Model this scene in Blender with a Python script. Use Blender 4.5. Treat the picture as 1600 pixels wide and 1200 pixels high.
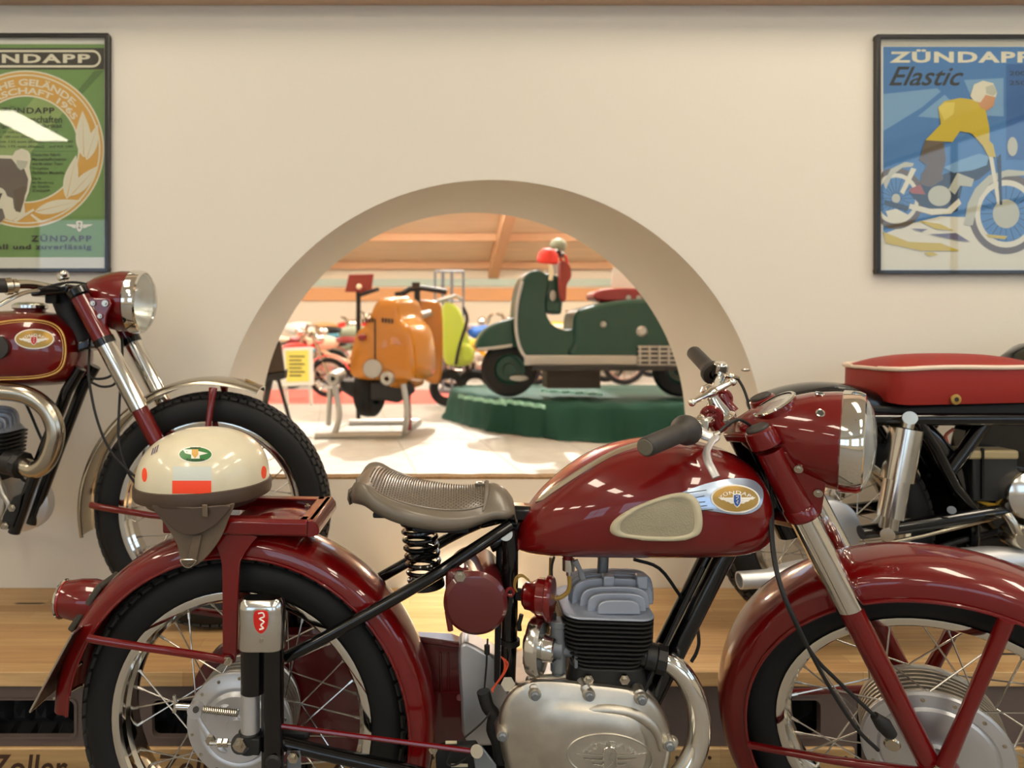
import bpy, math, random
from mathutils import Vector, Matrix
from mathutils.bvhtree import BVHTree

for o in list(bpy.data.objects):
    bpy.data.objects.remove(o)
COL = bpy.context.scene.collection
SC = bpy.context.scene
PI = math.pi
random.seed(7)

# ---------------------------------------------------------------- camera
H = 1.055            # lens height above the plinth under the front motorcycle
FPX = 1100.0         # focal length in pixels of the 1600x1200 frame
VX, VY = 640.0, 510.0  # where the wall's normal vanishes (lens shift)
cam_d = bpy.data.cameras.new('camera')
cam = bpy.data.objects.new('camera', cam_d)
COL.objects.link(cam)
cam.location = (0, 0, H)
cam.rotation_euler = (PI/2, 0, 0)
cam_d.sensor_fit = 'HORIZONTAL'
cam_d.sensor_width = 36.0
cam_d.lens = 36.0*FPX/1600.0
cam_d.shift_x = (800-VX)/1600.0
cam_d.shift_y = -(600-VY)/1600.0
cam_d.clip_start = 0.05
cam_d.dof.use_dof = True
cam_d.dof.focus_distance = 1.24
cam_d.dof.aperture_fstop = 3.8
SC.camera = cam

# ---------------------------------------------------------------- world, sun, exposure
world = bpy.data.worlds.new('world')
SC.world = world
world.use_nodes = True
wn = world.node_tree
bg = wn.nodes['Background']
bg.inputs['Color'].default_value = (0.62, 0.80, 1.0, 1)
bg.inputs['Strength'].default_value = 2.2

sun_d = bpy.data.lights.new('sun', 'SUN')
sun = bpy.data.objects.new('sun', sun_d)
COL.objects.link(sun)
sun_d.energy = 4.0
sun_d.color = (1.0, 0.96, 0.88)
sun_d.angle = 0.02
sun.location = (2, 12, 9)
sun.rotation_euler = Vector((-0.16, -0.86, -1.0)).to_track_quat('-Z', 'Y').to_euler()

# added spot standing in for a sun patch on the board behind the engine
spot_d = bpy.data.lights.new('spot', 'SPOT')
spot = bpy.data.objects.new('spot', spot_d)
COL.objects.link(spot)
spot.location = (0.65, -0.55, 3.28)
spot.rotation_euler = (Vector((0.20, 2.02, 0.22))-Vector((0.65, -0.55, 3.28))).to_track_quat('-Z', 'Y').to_euler()
spot_d.energy = 1700.0
spot_d.color = (1.0, 0.92, 0.78)
spot_d.spot_size = math.radians(7.4)
spot_d.spot_blend = 0.25
spot_d.shadow_soft_size = 0.03

SC.view_settings.view_transform = 'Standard'
SC.view_settings.look = 'None'
SC.view_settings.gamma = 1.0
SC.view_settings.use_curve_mapping = False
SC.view_settings.exposure = 0.15

# ---------------------------------------------------------------- helpers
def P(px, py, d):
    """the point at depth d that the photograph shows at pixel px, py"""
    return Vector(((px-VX)*d/FPX, d, H-(py-VY)*d/FPX))

def lin(c):
    r = []
    for k in c[:3]:
        k = k/255.0
        r.append(k/12.92 if k <= 0.04045 else ((k+0.055)/1.055)**2.4)
    return (r[0], r[1], r[2], 1.0)

MATS = {}
def mat(name, rgb, rough=0.5, metal=0.0, coat=0.0, noise=0.0, nscale=20.0, bump=0.0, bscale=200.0,
        emit=0.0, spec=0.5, rgb2=None, stretch=None, bdist=0.002, sheen=0.0):
    m = bpy.data.materials.new(name)
    m.use_nodes = True
    nt = m.node_tree
    b = nt.nodes['Principled BSDF']
    b.inputs['Base Color'].default_value = lin(rgb)
    b.inputs['Roughness'].default_value = rough
    b.inputs['Metallic'].default_value = metal
    b.inputs['Coat Weight'].default_value = coat
    b.inputs['Coat Roughness'].default_value = 0.03
    b.inputs['Specular IOR Level'].default_value = spec
    if emit:
        b.inputs['Emission Color'].default_value = lin(rgb)
        b.inputs['Emission Strength'].default_value = emit
    tc = None
    if noise or bump:
        tc = nt.nodes.new('ShaderNodeTexCoord')
        src = tc.outputs['Object']
        if stretch:
            mp = nt.nodes.new('ShaderNodeMapping')
            mp.inputs['Scale'].default_value = stretch
            nt.links.new(src, mp.inputs['Vector'])
            src = mp.outputs['Vector']
    if noise:
        nz = nt.nodes.new('ShaderNodeTexNoise')
        nz.inputs['Scale'].default_value = nscale
        nz.inputs['Detail'].default_value = 5
        nt.links.new(src, nz.inputs['Vector'])
        mx = nt.nodes.new('ShaderNodeMix')
        mx.data_type = 'RGBA'
        a = lin(rgb)
        if rgb2 is None:
            c2 = tuple(k*(1-noise) for k in a[:3])+(1,)
        else:
            c2 = lin(rgb2)
        mx.inputs[6].default_value = a
        mx.inputs[7].default_value = c2
        rp = nt.nodes.new('ShaderNodeMapRange')
        rp.inputs['From Min'].default_value = 0.35
        rp.inputs['From Max'].default_value = 0.65
        nt.links.new(nz.outputs['Fac'], rp.inputs['Value'])
        nt.links.new(rp.outputs['Result'], mx.inputs[0])
        nt.links.new(mx.outputs[2], b.inputs['Base Color'])
    if bump:
        n2 = nt.nodes.new('ShaderNodeTexNoise')
        n2.inputs['Scale'].default_value = bscale
        n2.inputs['Detail'].default_value = 3
        nt.links.new(src, n2.inputs['Vector'])
        bp = nt.nodes.new('ShaderNodeBump')
        bp.inputs['Strength'].default_value = bump
        bp.inputs['Distance'].default_value = bdist
        nt.links.new(n2.outputs['Fac'], bp.inputs['Height'])
        nt.links.new(bp.outputs['Normal'], b.inputs['Normal'])
    MATS[name] = m
    return m

def glass_mat(name, tint=(255, 255, 255), refl=1.0, rough=0.0, milk=0.0):
    m = bpy.data.materials.new(name)
    m.use_nodes = True
    nt = m.node_tree
    nt.nodes.clear()
    out = nt.nodes.new('ShaderNodeOutputMaterial')
    mx = nt.nodes.new('ShaderNodeMixShader')
    tr = nt.nodes.new('ShaderNodeBsdfTransparent')
    gl = nt.nodes.new('ShaderNodeBsdfGlossy')
    fr = nt.nodes.new('ShaderNodeLayerWeight')
    pw = nt.nodes.new('ShaderNodeMath'); pw.operation = 'POWER'; pw.inputs[1].default_value = 5.0
    ml = nt.nodes.new('ShaderNodeMath'); ml.operation = 'MULTIPLY_ADD'
    ml.inputs[1].default_value = 0.96; ml.inputs[2].default_value = 0.035*refl
    tr.inputs['Color'].default_value = lin(tint)
    gl.inputs['Roughness'].default_value = rough
    nt.links.new(fr.outputs['Facing'], pw.inputs[0]); nt.links.new(pw.outputs[0], ml.inputs[0])
    nt.links.new(ml.outputs[0], mx.inputs[0])
    if milk:
        df = nt.nodes.new('ShaderNodeBsdfTranslucent'); df.inputs['Color'].default_value = (0.9, 0.9, 0.88, 1)
        d2 = nt.nodes.new('ShaderNodeBsdfDiffuse'); d2.inputs['Color'].default_value = (0.9, 0.9, 0.88, 1)
        a1 = nt.nodes.new('ShaderNodeMixShader'); a1.inputs[0].default_value = 0.5
        a2 = nt.nodes.new('ShaderNodeMixShader'); a2.inputs[0].default_value = milk
        nt.links.new(df.outputs[0], a1.inputs[1]); nt.links.new(d2.outputs[0], a1.inputs[2])
        nt.links.new(tr.outputs[0], a2.inputs[1]); nt.links.new(a1.outputs[0], a2.inputs[2])
        nt.links.new(a2.outputs[0], mx.inputs[1])
    else:
        nt.links.new(tr.outputs[0], mx.inputs[1])
    nt.links.new(gl.outputs[0], mx.inputs[2])
    nt.links.new(mx.outputs[0], out.inputs[0])
    MATS[name] = m
    return m

def thing(name, label, cat, loc=(0, 0, 0), group=None):
    o = bpy.data.objects.new(name, None)
    o.empty_display_size = 0.05
    COL.objects.link(o)
    o.location = loc
    o['label'] = label
    o['category'] = cat
    if group:
        o['group'] = group
    return o

def tag(o, label, cat, group=None):
    o['label'] = label
    o['category'] = cat
    if group:
        o['group'] = group
    return o

def adopt(o, parent):
    o.parent = parent
    if parent.type == 'EMPTY':
        o.matrix_parent_inverse = Matrix.Translation(-Vector(parent.location))

def spline(pts, n=8, closed=False):
    """Catmull-Rom through tuples of any length"""
    pts = [tuple(p) for p in pts]
    N = len(pts)
    out = []
    rng = N if closed else N-1
    for i in range(rng):
        if closed:
            a, b, c, d = pts[(i-1) % N], pts[i], pts[(i+1) % N], pts[(i+2) % N]
        else:
            b, c = pts[i], pts[i+1]
            a = pts[i-1] if i > 0 else tuple(2*q-w for q, w in zip(b, c))
            d = pts[i+2] if i+2 < N else tuple(2*q-w for q, w in zip(c, b))
        for k in range(n):
            t = k/n
            out.append(tuple(0.5*(2*q+(r-p)*t+(2*p-5*q+4*r-s)*t*t+(3*q-p-3*r+s)*t**3)
                             for p, q, r, s in zip(a, b, c, d)))
    if not closed:
        out.append(pts[-1])
    return out

def interp(tab, t):
    """smooth lookup in [(t, v...)]"""
    if t <= tab[0][0]:
        return tab[0][1:]
    for i in range(len(tab)-1):
        if t <= tab[i+1][0]:
            a, b = tab[i], tab[i+1]
            p = tab[i-1] if i > 0 else a
            q = tab[i+2] if i+2 < len(tab) else b
            u = (t-a[0])/(b[0]-a[0])
            r = []
            for k in range(1, len(a)):
                h = b[0]-a[0]
                m0 = (b[k]-p[k])/max(1e-9, b[0]-p[0])*h if i > 0 else (b[k]-a[k])
                m1 = (q[k]-a[k])/max(1e-9, q[0]-a[0])*h if i+2 < len(tab) else (b[k]-a[k])
                r.append((2*u**3-3*u*u+1)*a[k]+(u**3-2*u*u+u)*m0+(-2*u**3+3*u*u)*b[k]+(u**3-u*u)*m1)
            return tuple(r)
    return tab[-1][1:]

def frame_of(axis, xdir=None):
    a = Vector(axis).normalized()
    if xdir is None:
        xdir = Vector((1, 0, 0)) if abs(a.x) < 0.9 else Vector((0, 0, 1))
    x = Vector(xdir)
    x = (x-a*x.dot(a)).normalized()
    y = a.cross(x)
    return x, y, a

class MB:
    def __init__(s):
        s.v, s.f = [], []
    def add(s, vs, fs):
        n = len(s.v)
        s.v += [tuple(v) for v in vs]
        s.f += [tuple(i+n for i in f) for f in fs]
        return s
    def box(s, lo, hi):
        x0, y0, z0 = lo; x1, y1, z1 = hi
        vs = [(x0, y0, z0), (x1, y0, z0), (x1, y1, z0), (x0, y1, z0), (x0, y0, z1), (x1, y0, z1), (x1, y1, z1), (x0, y1, z1)]
        return s.add(vs, [(3, 2, 1, 0), (4, 5, 6, 7), (0, 1, 5, 4), (1, 2, 6, 5), (2, 3, 7, 6), (3, 0, 4, 7)])
    def obox(s, c, ex, ey, ez):
        c = Vector(c); ex = Vector(ex); ey = Vector(ey); ez = Vector(ez)
        vs = [c-ex-ey-ez, c+ex-ey-ez, c+ex+ey-ez, c-ex+ey-ez, c-ex-ey+ez, c+ex-ey+ez, c+ex+ey+ez, c-ex+ey+ez]
        return s.add(vs, [(3, 2, 1, 0), (4, 5, 6, 7), (0, 1, 5, 4), (1, 2, 6, 5), (2, 3, 7, 6), (3, 0, 4, 7)])
    def loft(s, loops, caps=True, closed=False):
        n = len(loops[0])
        vs = [p for L in loops for p in L]
        fs = []
        m = len(loops)
        for i in range(m if closed else m-1):
            j = (i+1) % m
            for k in range(n):
                k2 = (k+1) % n
                fs.append((i*n+k, i*n+k2, j*n+k2, j*n+k))
        if caps and not closed:
            fs.append(tuple(range(n-1, -1, -1)))
            fs.append(tuple((m-1)*n+k for k in range(n)))
        return s.add(vs, fs)
    def sheet(s, rows):
        n = len(rows[0]); fs = []
        for i in range(len(rows)-1):
            for k in range(n-1):
                fs.append((i*n+k, i*n+k+1, (i+1)*n+k+1, (i+1)*n+k))
        return s.add([p for r in rows for p in r], fs)
    def cyl(s, p0, p1, r0, r1=None, n=20, caps=True):
        p0, p1 = Vector(p0), Vector(p1)
        if r1 is None: r1 = r0
        x, y, a = frame_of(p1-p0)
        L = []
        for p, r in ((p0, r0), (p1, r1)):
            L.append([p+x*(r*math.cos(2*PI*k/n))+y*(r*math.sin(2*PI*k/n)) for k in range(n)])
        return s.loft(L, caps)
    def tube(s, pts, r, n=12, closed=False, caps=True, flat=1.0):
        pts = [Vector(p) for p in pts]
        N = len(pts)
        rs = r if isinstance(r, (list, tuple)) else [r]*N
        tang = []
        for i in range(N):
            a = pts[(i-1) % N] if (closed or i > 0) else pts[i]
            b = pts[(i+1) % N] if (closed or i < N-1) else pts[i]
            tang.append((b-a).normalized())
        x, y, _ = frame_of(tang[0])
        L = []
        for i in range(N):
            t = tang[i]
            x = (x-t*x.dot(t)).normalized()
            y = t.cross(x)
            L.append([pts[i]+x*(rs[i]*math.cos(2*PI*k/n))+y*(rs[i]*flat*math.sin(2*PI*k/n)) for k in range(n)])
        return s.loft(L, caps, closed)
    def lathe(s, prof, o, axis, n=32, xdir=None, a0=0.0, a1=2*PI, loop=False):
        """prof: (radius, height along axis); loop: the profile is a closed loop"""
        o = Vector(o)
        x, y, a = frame_of(axis, xdir)
        full = abs(a1-a0-2*PI) < 1e-6
        m = n if full else n+1
        rows = []
        for i in range(m):
            t = a0+(a1-a0)*i/n
            d = x*math.cos(t)+y*math.sin(t)
            rows.append([o+d*r+a*h for r, h in prof])
        k = len(prof)
        vs = [p for r in rows for p in r]
        fs = []
        for i in range(m if full else m-1):
            j = (i+1) % m
            for q in range(k if loop else k-1):
                q2 = (q+1) % k
                fs.append((i*k+q, j*k+q, j*k+q2, i*k+q2))
        if loop and not full:
            fs.append(tuple(range(k)))
            fs.append(tuple((m-1)*k+q for q in range(k-1, -1, -1)))
        return s.add(vs, fs)
    def ball(s, c, r, nu=20, nv=12):
        c = Vector(c)
        rx, ry, rz = (r, r, r) if not isinstance(r, (tuple, list)) else r
        vs, fs = [], []
        for j in range(nv+1):
            t = PI*j/nv
            for i in range(nu):
                u = 2*PI*i/nu
                vs.append(c+Vector((rx*math.sin(t)*math.cos(u), ry*math.sin(t)*math.sin(u), rz*math.cos(t))))
        for j in range(nv):
            for i in range(nu):
                i2 = (i+1) % nu
                fs.append((j*nu+i, (j+1)*nu+i, (j+1)*nu+i2, j*nu+i2))
        return s.add(vs, fs)
    def prism(s, poly, off):
        off = Vector(off)
        a = [Vector(p) for p in poly]
        return s.loft([a, [p+off for p in a]], True)
    def ring(s, c, axis, R, r, n=40, m=10, xdir=None):
        x, y, a = frame_of(axis, xdir)
        c = Vector(c)
        return s.tube([c+x*(R*math.cos(2*PI*k/n))+y*(R*math.sin(2*PI*k/n)) for k in range(n)], r, m, closed=True)
    def bvh(s):
        return BVHTree.FromPolygons([Vector(v) for v in s.v], s.f)
    def build(s, name, material, parent=None, smooth=32, bevel=0.0, bseg=2, kind=None, label=None, mirror=None):
        me = bpy.data.meshes.new(name)
        me.from_pydata(s.v, [], s.f)
        me.validate()
        import bmesh
        bm = bmesh.new(); bm.from_mesh(me)
        bmesh.ops.remove_doubles(bm, verts=bm.verts, dist=1e-6)
        bmesh.ops.recalc_face_normals(bm, faces=bm.faces)
        bm.to_mesh(me); bm.free()
        if smooth:
            me.polygons.foreach_set('use_smooth', [True]*len(me.polygons))
            me.set_sharp_from_angle(angle=math.radians(smooth))
        me.materials.append(MATS[material] if isinstance(material, str) else material)
        o = bpy.data.objects.new(name, me)
        COL.objects.link(o)
        if parent is not None:
            adopt(o, parent)
        if bevel:
            md = o.modifiers.new('bevel', 'BEVEL')
            md.width = bevel; md.segments = bseg; md.limit_method = 'ANGLE'; md.angle_limit = math.radians(40)
            md.harden_normals = False
        if kind: o['kind'] = kind
        if label: o['label'] = label
        return o

def struct(o):
    o['kind'] = 'structure'
    return o

# ---- lettering: outlines of the built-in font as flat meshes
_txt = {}
def text_shape(s, bold=0.0, spacing=1.0, shear=0.0):
    key = (s, bold, spacing, shear)
    if key in _txt: return _txt[key]
    cu = bpy.data.curves.new('lettering', 'FONT')
    cu.body = s; cu.size = 1.0; cu.offset = bold; cu.space_character = spacing; cu.shear = shear
    cu.resolution_u = 3
    ob = bpy.data.objects.new('lettering', cu)
    COL.objects.link(ob)
    dg = bpy.context.evaluated_depsgraph_get()
    me = bpy.data.meshes.new_from_object(ob.evaluated_get(dg))
    vs = [(v.co.x, v.co.y) for v in me.vertices]
    fs = [tuple(p.vertices) for p in me.polygons]
    bpy.data.objects.remove(ob); bpy.data.curves.remove(cu); bpy.data.meshes.remove(me)
    x0 = min(v[0] for v in vs); x1 = max(v[0] for v in vs); y0 = min(v[1] for v in vs); y1 = max(v[1] for v in vs)
    vs = [((v[0]-x0)/(x1-x0), (v[1]-y0)/(y1-y0)) for v in vs]
    _txt[key] = (vs, fs)
    return _txt[key]

def letters(s, fn, bold=0.0, spacing=1.0, shear=0.0, mb=None):
    """fn maps (u right 0..1, v up 0..1) to a point"""
    vs, fs = text_shape(s, bold, spacing, shear)
    mb = mb or MB()
    mb.add([fn(u, v) for u, v in vs], fs)
    return mb

def hit(bvh, px, py, lift=0.0):
    o = Vector((0, 0, H))
    d = (P(px, py, 1.0)-o).normalized()
    loc, nor, idx, dist = bvh.ray_cast(o, d)
    if loc is None:
        return None
    if nor.dot(d) > 0: nor = -nor
    return loc+nor*lift

def hit2(bvh, px, py, lift, c):
    """like hit, but falls back towards the point c when the ray misses"""
    for k in range(12):
        p = hit(bvh, px, py, lift)
        if p is not None: return p
        px += (c[0]-px)*0.08; py += (c[1]-py)*0.08
    return P(px, py, 1.2)

def decal(bvh, outline, lift=0.0006, rings=5, mb=None, rim=True):
    """a thin plate that lies on a curved surface inside a pixel outline"""
    n = len(outline)
    cx = sum(p[0] for p in outline)/n; cy = sum(p[1] for p in outline)/n
    mb = mb or MB()
    loops = []
    if rim:
        loops.append([hit2(bvh, x, y, -0.001, (cx, cy)) for x, y in outline])
    for k in range(rings):
        s = 1-k/rings
        loops.append([hit2(bvh, cx+(x-cx)*s, cy+(y-cy)*s, lift, (cx, cy)) for x, y in outline])
    c = hit2(bvh, cx, cy, lift, (cx, cy))
    m = len(loops)
    base = len(mb.v)
    mb.loft(loops, False)
    mb.v.append(tuple(c))
    ci = len(mb.v)-1
    for k in range(n):
        mb.f.append((base+(m-1)*n+k, base+(m-1)*n+(k+1) % n, ci))
    return mb

def ell(cx, cy, rx, ry, n=36, rot=0.0):
    c, s = math.cos(rot), math.sin(rot)
    r = []
    for k in range(n):
        a = 2*PI*k/n
        x, y = rx*math.cos(a), ry*math.sin(a)
        r.append((cx+x*c-y*s, cy+x*s+y*c))
    return r

# ---------------------------------------------------------------- materials
mat('wall_paint', (226, 219, 205), 0.85, bump=0.12, bscale=90, bdist=0.003)
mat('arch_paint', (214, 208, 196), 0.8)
mat('mdf', (150, 116, 72), 0.85, noise=0.35, nscale=120)
mat('ceiling_paint', (232, 226, 214), 0.9)
mat('beam_paint', (206, 180, 158), 0.8)
mat('grey_floor', (128, 122, 114), 0.5, noise=0.15, nscale=8)
mat('red', (104, 5, 6), 0.28, coat=1.0, spec=0.2)
mat('red_dark', (84, 5, 8), 0.35, coat=0.8)
mat('black_paint', (7, 7, 8), 0.2, coat=0.5, spec=0.3)
mat('black_matte', (16, 15, 15), 0.6)
mat('chrome', (225, 222, 214), 0.07, metal=1.0)
mat('nickel', (190, 182, 166), 0.22, metal=1.0)
mat('alu', (204, 199, 188), 0.40, metal=1.0, noise=0.18, nscale=25, bump=0.15, bscale=500, bdist=0.0006)
mat('alu_light', (206, 208, 212), 0.42, metal=0.85)
mat('alu_polish', (214, 212, 206), 0.16, metal=1.0)
mat('head_alu', (160, 168, 182), 0.5, metal=0.55, bump=0.2, bscale=700, bdist=0.0005)
mat('fin_black', (24, 23, 22), 0.45)
mat('carb_grey', (122, 128, 134), 0.45, metal=0.6)
mat('rubber', (17, 17, 18), 0.6, spec=0.35, bump=0.1, bscale=300, bdist=0.0008)
mat('tread_rubber', (44, 42, 40), 0.7, spec=0.4)
mat('rubber_grip', (46, 42, 38), 0.55)
mat('grip_end', (96, 92, 80), 0.6)
mat('saddle_rubber', (104, 95, 82), 0.30, spec=0.6)
mat('cream_pad', (188, 180, 152), 0.5)
mat('cream_pad_in', (158, 150, 126), 0.7, bump=0.8, bscale=350, bdist=0.002)
mat('badge_silver', (176, 192, 214), 0.25, metal=0.7)
mat('gold', (176, 140, 72), 0.35, metal=0.6)
mat('white_enamel', (236, 232, 222), 0.35)
mat('blue_enamel', (38, 84, 160), 0.3)
mat('red_enamel', (200, 30, 22), 0.3)
mat('hose_amber', (150, 120, 52), 0.3)
mat('orange_wire', (220, 84, 50), 0.5)
mat('lens_tail', (150, 20, 18), 0.2, coat=0.5)
mat('gasket', (66, 62, 52), 0.7)
mat('plate_back', (70, 52, 40), 0.35, metal=0.6)
mat('spoke_steel', (206, 204, 198), 0.25, metal=1.0)
mat('gold_line', (214, 168, 84), 0.35)
mat('seat_red', (148, 36, 28), 0.5, spec=0.4, bump=0.15, bscale=40, bdist=0.004)
mat('piping_cream', (226, 206, 186), 0.6)
mat('battery_top', (158, 142, 104), 0.5)
mat('yellow_wire', (206, 160, 44), 0.5)
mat('leather', (104, 88, 70), 0.55, noise=0.2, nscale=40, bump=0.3, bscale=250, bdist=0.001)
mat('leather_dark', (74, 58, 46), 0.45, bump=0.2, bscale=250, bdist=0.001)
mat('helmet_shell', (222, 214, 186), 0.3, coat=0.6, noise=0.08, nscale=14)
mat('orange_print', (250, 74, 32), 0.4)
mat('sticker_grey', (206, 212, 204), 0.35)
mat('sticker_green', (58, 122, 62), 0.4)
mat('ink', (38, 34, 30), 0.6)
mat('lamp_reflector', (236, 236, 230), 0.28, metal=1.0)
glass_mat('lens_glass', (240, 244, 244), 1.6, milk=0.3)
glass_mat('pane_glass', (250, 252, 252), 1.0)

# ---------------------------------------------------------------- the room
DW = 2.26            # front face of the arched wall
DB = 2.912           # its back face
FZ = -0.22           # museum floor in front
HFZ = 0.08           # floor of the hall beyond
CEIL = 3.4
RX0, RX1, RY0 = -6.2, 6.2, -6.0
S_W = FPX/DW
AR = 427/S_W
AX = (768-VX)/S_W
AZ = H-(708-VY)/S_W

def arched_wall():
    mb = MB()
    n = 72
    arc = []
    for k in range(n+1):
        a = PI-PI*k/n
        arc.append((AX+AR*math.cos(a), AZ+AR*math.sin(a)))
    for y in (DW, DB):
        for k in range(n):
            (x0, z0), (x1, z1) = arc[k], arc[k+1]
            mb.add([(x0, y, z0), (x1, y, z1), (x1, y, CEIL), (x0, y, CEIL)], [(0, 1, 2, 3)])
        mb.add([(RX0, y, FZ), (AX-AR, y, FZ), (AX-AR, y, AZ), (AX-AR, y, CEIL), (RX0, y, CEIL)], [(0, 1, 2, 3, 4)])
        mb.add([(AX+AR, y, FZ), (RX1, y, FZ), (RX1, y, CEIL), (AX+AR, y, CEIL), (AX+AR, y, AZ)], [(0, 1, 2, 3, 4)])
    wall = struct(mb.build('wall_back', 'wall_paint', smooth=0))
    # the reveal of the arch, with its jambs
    rv = MB()
    prof = [(AX-AR, FZ)]+arc+[(AX+AR, FZ)]
    yy = [DW+0.0005, DW+0.004, DW+0.12, DW+0.3, DB-0.1, DB]
    rows = [[(x, y, z) for x, z in prof] for y in yy]
    rv.sheet(rows)
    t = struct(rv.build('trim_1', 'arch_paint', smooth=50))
    return wall
arched_wall()

# low panel across the foot of the arch with its raw chipboard top edge
pz = H-(745.5-VY)/S_W
p = MB().box((AX-AR+0.001, DW+0.002, FZ), (AX+AR-0.001, DW+0.05, pz-0.006))
pan = struct(p.build('wall_sill', 'wall_paint', smooth=0))
e = MB()
nn = 60
rowa, rowb, rowc, rowd = [], [], [], []
for k in range(nn+1):
    x = AX-AR+0.001+(2*AR-0.002)*k/nn
    j = random.uniform(-0.0012, 0.0012)
    rowa.append((x, DW+0.001, pz-0.0065)); rowb.append((x, DW+0.0005+random.uniform(0, 0.001), pz+j)); rowc.append((x, DW+0.052, pz+j)); rowd.append((x, DW+0.052, pz-0.0065))
e.sheet([rowa, rowb, rowc, rowd])
eo = e.build('chipboard_edge', 'mdf', pan, smooth=0)

# beam where wall meets ceiling
struct(MB().box((RX0, DW-0.10, H+502*(DW-0.002)/FPX), (RX1, DW-0.002, CEIL-0.002)).build('trim_2', 'beam_paint', smooth=0))
# floor, ceiling, side walls and the window wall behind the camera
struct(MB().box((RX0, RY0, FZ-0.1), (RX1, DB, FZ)).build('floor', 'grey_floor', smooth=0))
struct(MB().box((RX0-0.1, RY0-0.1, CEIL), (RX1+0.1, DB, CEIL+0.1)).build('ceiling', 'ceiling_paint', smooth=0))
struct(MB().box((RX0-0.1, RY0, FZ), (RX0, DB, CEIL)).build('wall_left', 'wall_paint', smooth=0))

def window_wall(name, axis, pos, thick, a0, a1, z0, z1, spans, wz0, wz1, n0):
    """a wall with openings; spans = list of (from, to) along it"""
    mb = MB()
    def bx(u0, u1, za, zb):
        if axis == 'y': mb.box((u0, pos-thick, za), (u1, pos, zb))
        else: mb.box((pos, u0, za), (pos+thick, u1, zb))
    bx(a0, a1, z0, wz0); bx(a0, a1, wz1, z1)
    c = a0
    for s0, s1 in spans:
        bx(c, s0, wz0, wz1); c = s1
    bx(c, a1, wz0, wz1)
    struct(mb.build(name, 'wall_paint', smooth=0))
    for i, (s0, s1) in enumerate(spans):
        fr = MB()
        def fb(u0, u1, za, zb):
            if axis == 'y': fr.box((u0, pos-0.08, za), (u1, pos-0.03, zb))
            else: fr.box((pos+0.03, u0, za), (pos+0.08, u1, zb))
        w = 0.05
        fb(s0, s1, wz0, wz0+w); fb(s0, s1, wz1-w, wz1); fb(s0, s0+w, wz0+w, wz1-w); fb(s1-w, s1, wz0+w, wz1-w)
        fb((s0+s1)/2-w/2, (s0+s1)/2+w/2, wz0+w, wz1-w); fb(s0+w, (s0+s1)/2-w/2, (wz0+wz1)/2-w/2, (wz0+wz1)/2+w/2)
        fb((s0+s1)/2+w/2, s1-w, (wz0+wz1)/2-w/2, (wz0+wz1)/2+w/2)
        struct(fr.build('window_%d' % (n0+i), 'window_frame', smooth=0))
mat('window_frame', (96, 98, 100), 0.5)
window_wall('wall_front', 'y', RY0, 0.1, RX0, RX1, FZ, CEIL, [(-5.6, -3.4), (-2.4, 0.4), (1.4, 4.2)], 0.7, 2.7, 1)
window_wall('wall_right', 'x', RX1, 0.1, RY0, DB, FZ, CEIL, [(-4.9, -2.3), (-1.6, 1.0)], 1.5, 3.2, 4)

# ceiling lamps of the room
LAMP = mat('lamp_diffuser', (255, 240, 216), 0.5, emit=17.0)
mat('lamp_housing', (230, 230, 228), 0.5)
def ceiling_lamp(x, y, z, w, l, where, m='lamp_diffuser'):
    t = thing('ceiling_light', 'flat rectangular ceiling lamp with a white diffuser ' + where, 'lamp', (x, y, z))
    if m == 'hall_fill_lamp':
        MB().box((x-w/2, y-l/2, z-0.10), (x+w/2, y+l/2, z)).build('diffuser', m, t, smooth=0)
        for sy in (-0.4, 0.4): MB().cyl((x, y+sy*l, z), (x, y+sy*l, cz_(y+sy*l)), 0.01, n=6).build('cord', 'black_matte', t)
        return
    MB().box((x-w/2, y-l/2, z-0.05), (x+w/2, y+l/2, z)).build('housing', 'lamp_housing', t, smooth=0)
    MB().box((x-w/2+0.02, y-l/2+0.02, z-0.056), (x+w/2-0.02, y+l/2-0.02, z-0.0505)).build('diffuser', m, t, smooth=0)
for iy, y in enumerate((-3.6, -1.4, 0.9)):
    for ix, x in enumerate((-4.4, -1.5, 1.4, 3.1)):
        ceiling_lamp(x, y, CEIL, 0.42, 1.25, '%s, row %s' % (('far left', 'left', 'right', 'far right')[ix], ('near the windows', 'over the visitor', 'near the arched wall')[iy]))

sp_t = thing('added_spotlight', 'added unseen black ceiling spot that stands in for sunlight on the board behind the engine', 'lamp', (0.65, -0.55, CEIL))  # unseen fixture made up to carry the added spot
MB().cyl((0.65, -0.55, CEIL), (0.65, -0.62, 3.36), 0.02, n=12).build('bracket', 'black_matte', sp_t)
MB().lathe([(0.0, -0.16), (0.05, -0.16), (0.055, -0.02), (0.052, -0.02), (0.048, -0.14)], (0.65, -0.55, 3.28), Vector((0.20, 2.02, 0.22))-Vector((0.65, -0.55, 3.28)), 24).build('shade', 'black_matte', sp_t)
# raised display floor under the front motorcycle
struct(MB().box((-1.2, 0.85, FZ), (1.9, 1.62, 0.0)).build('floor_plinth', 'grey_floor', smooth=0))

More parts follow.
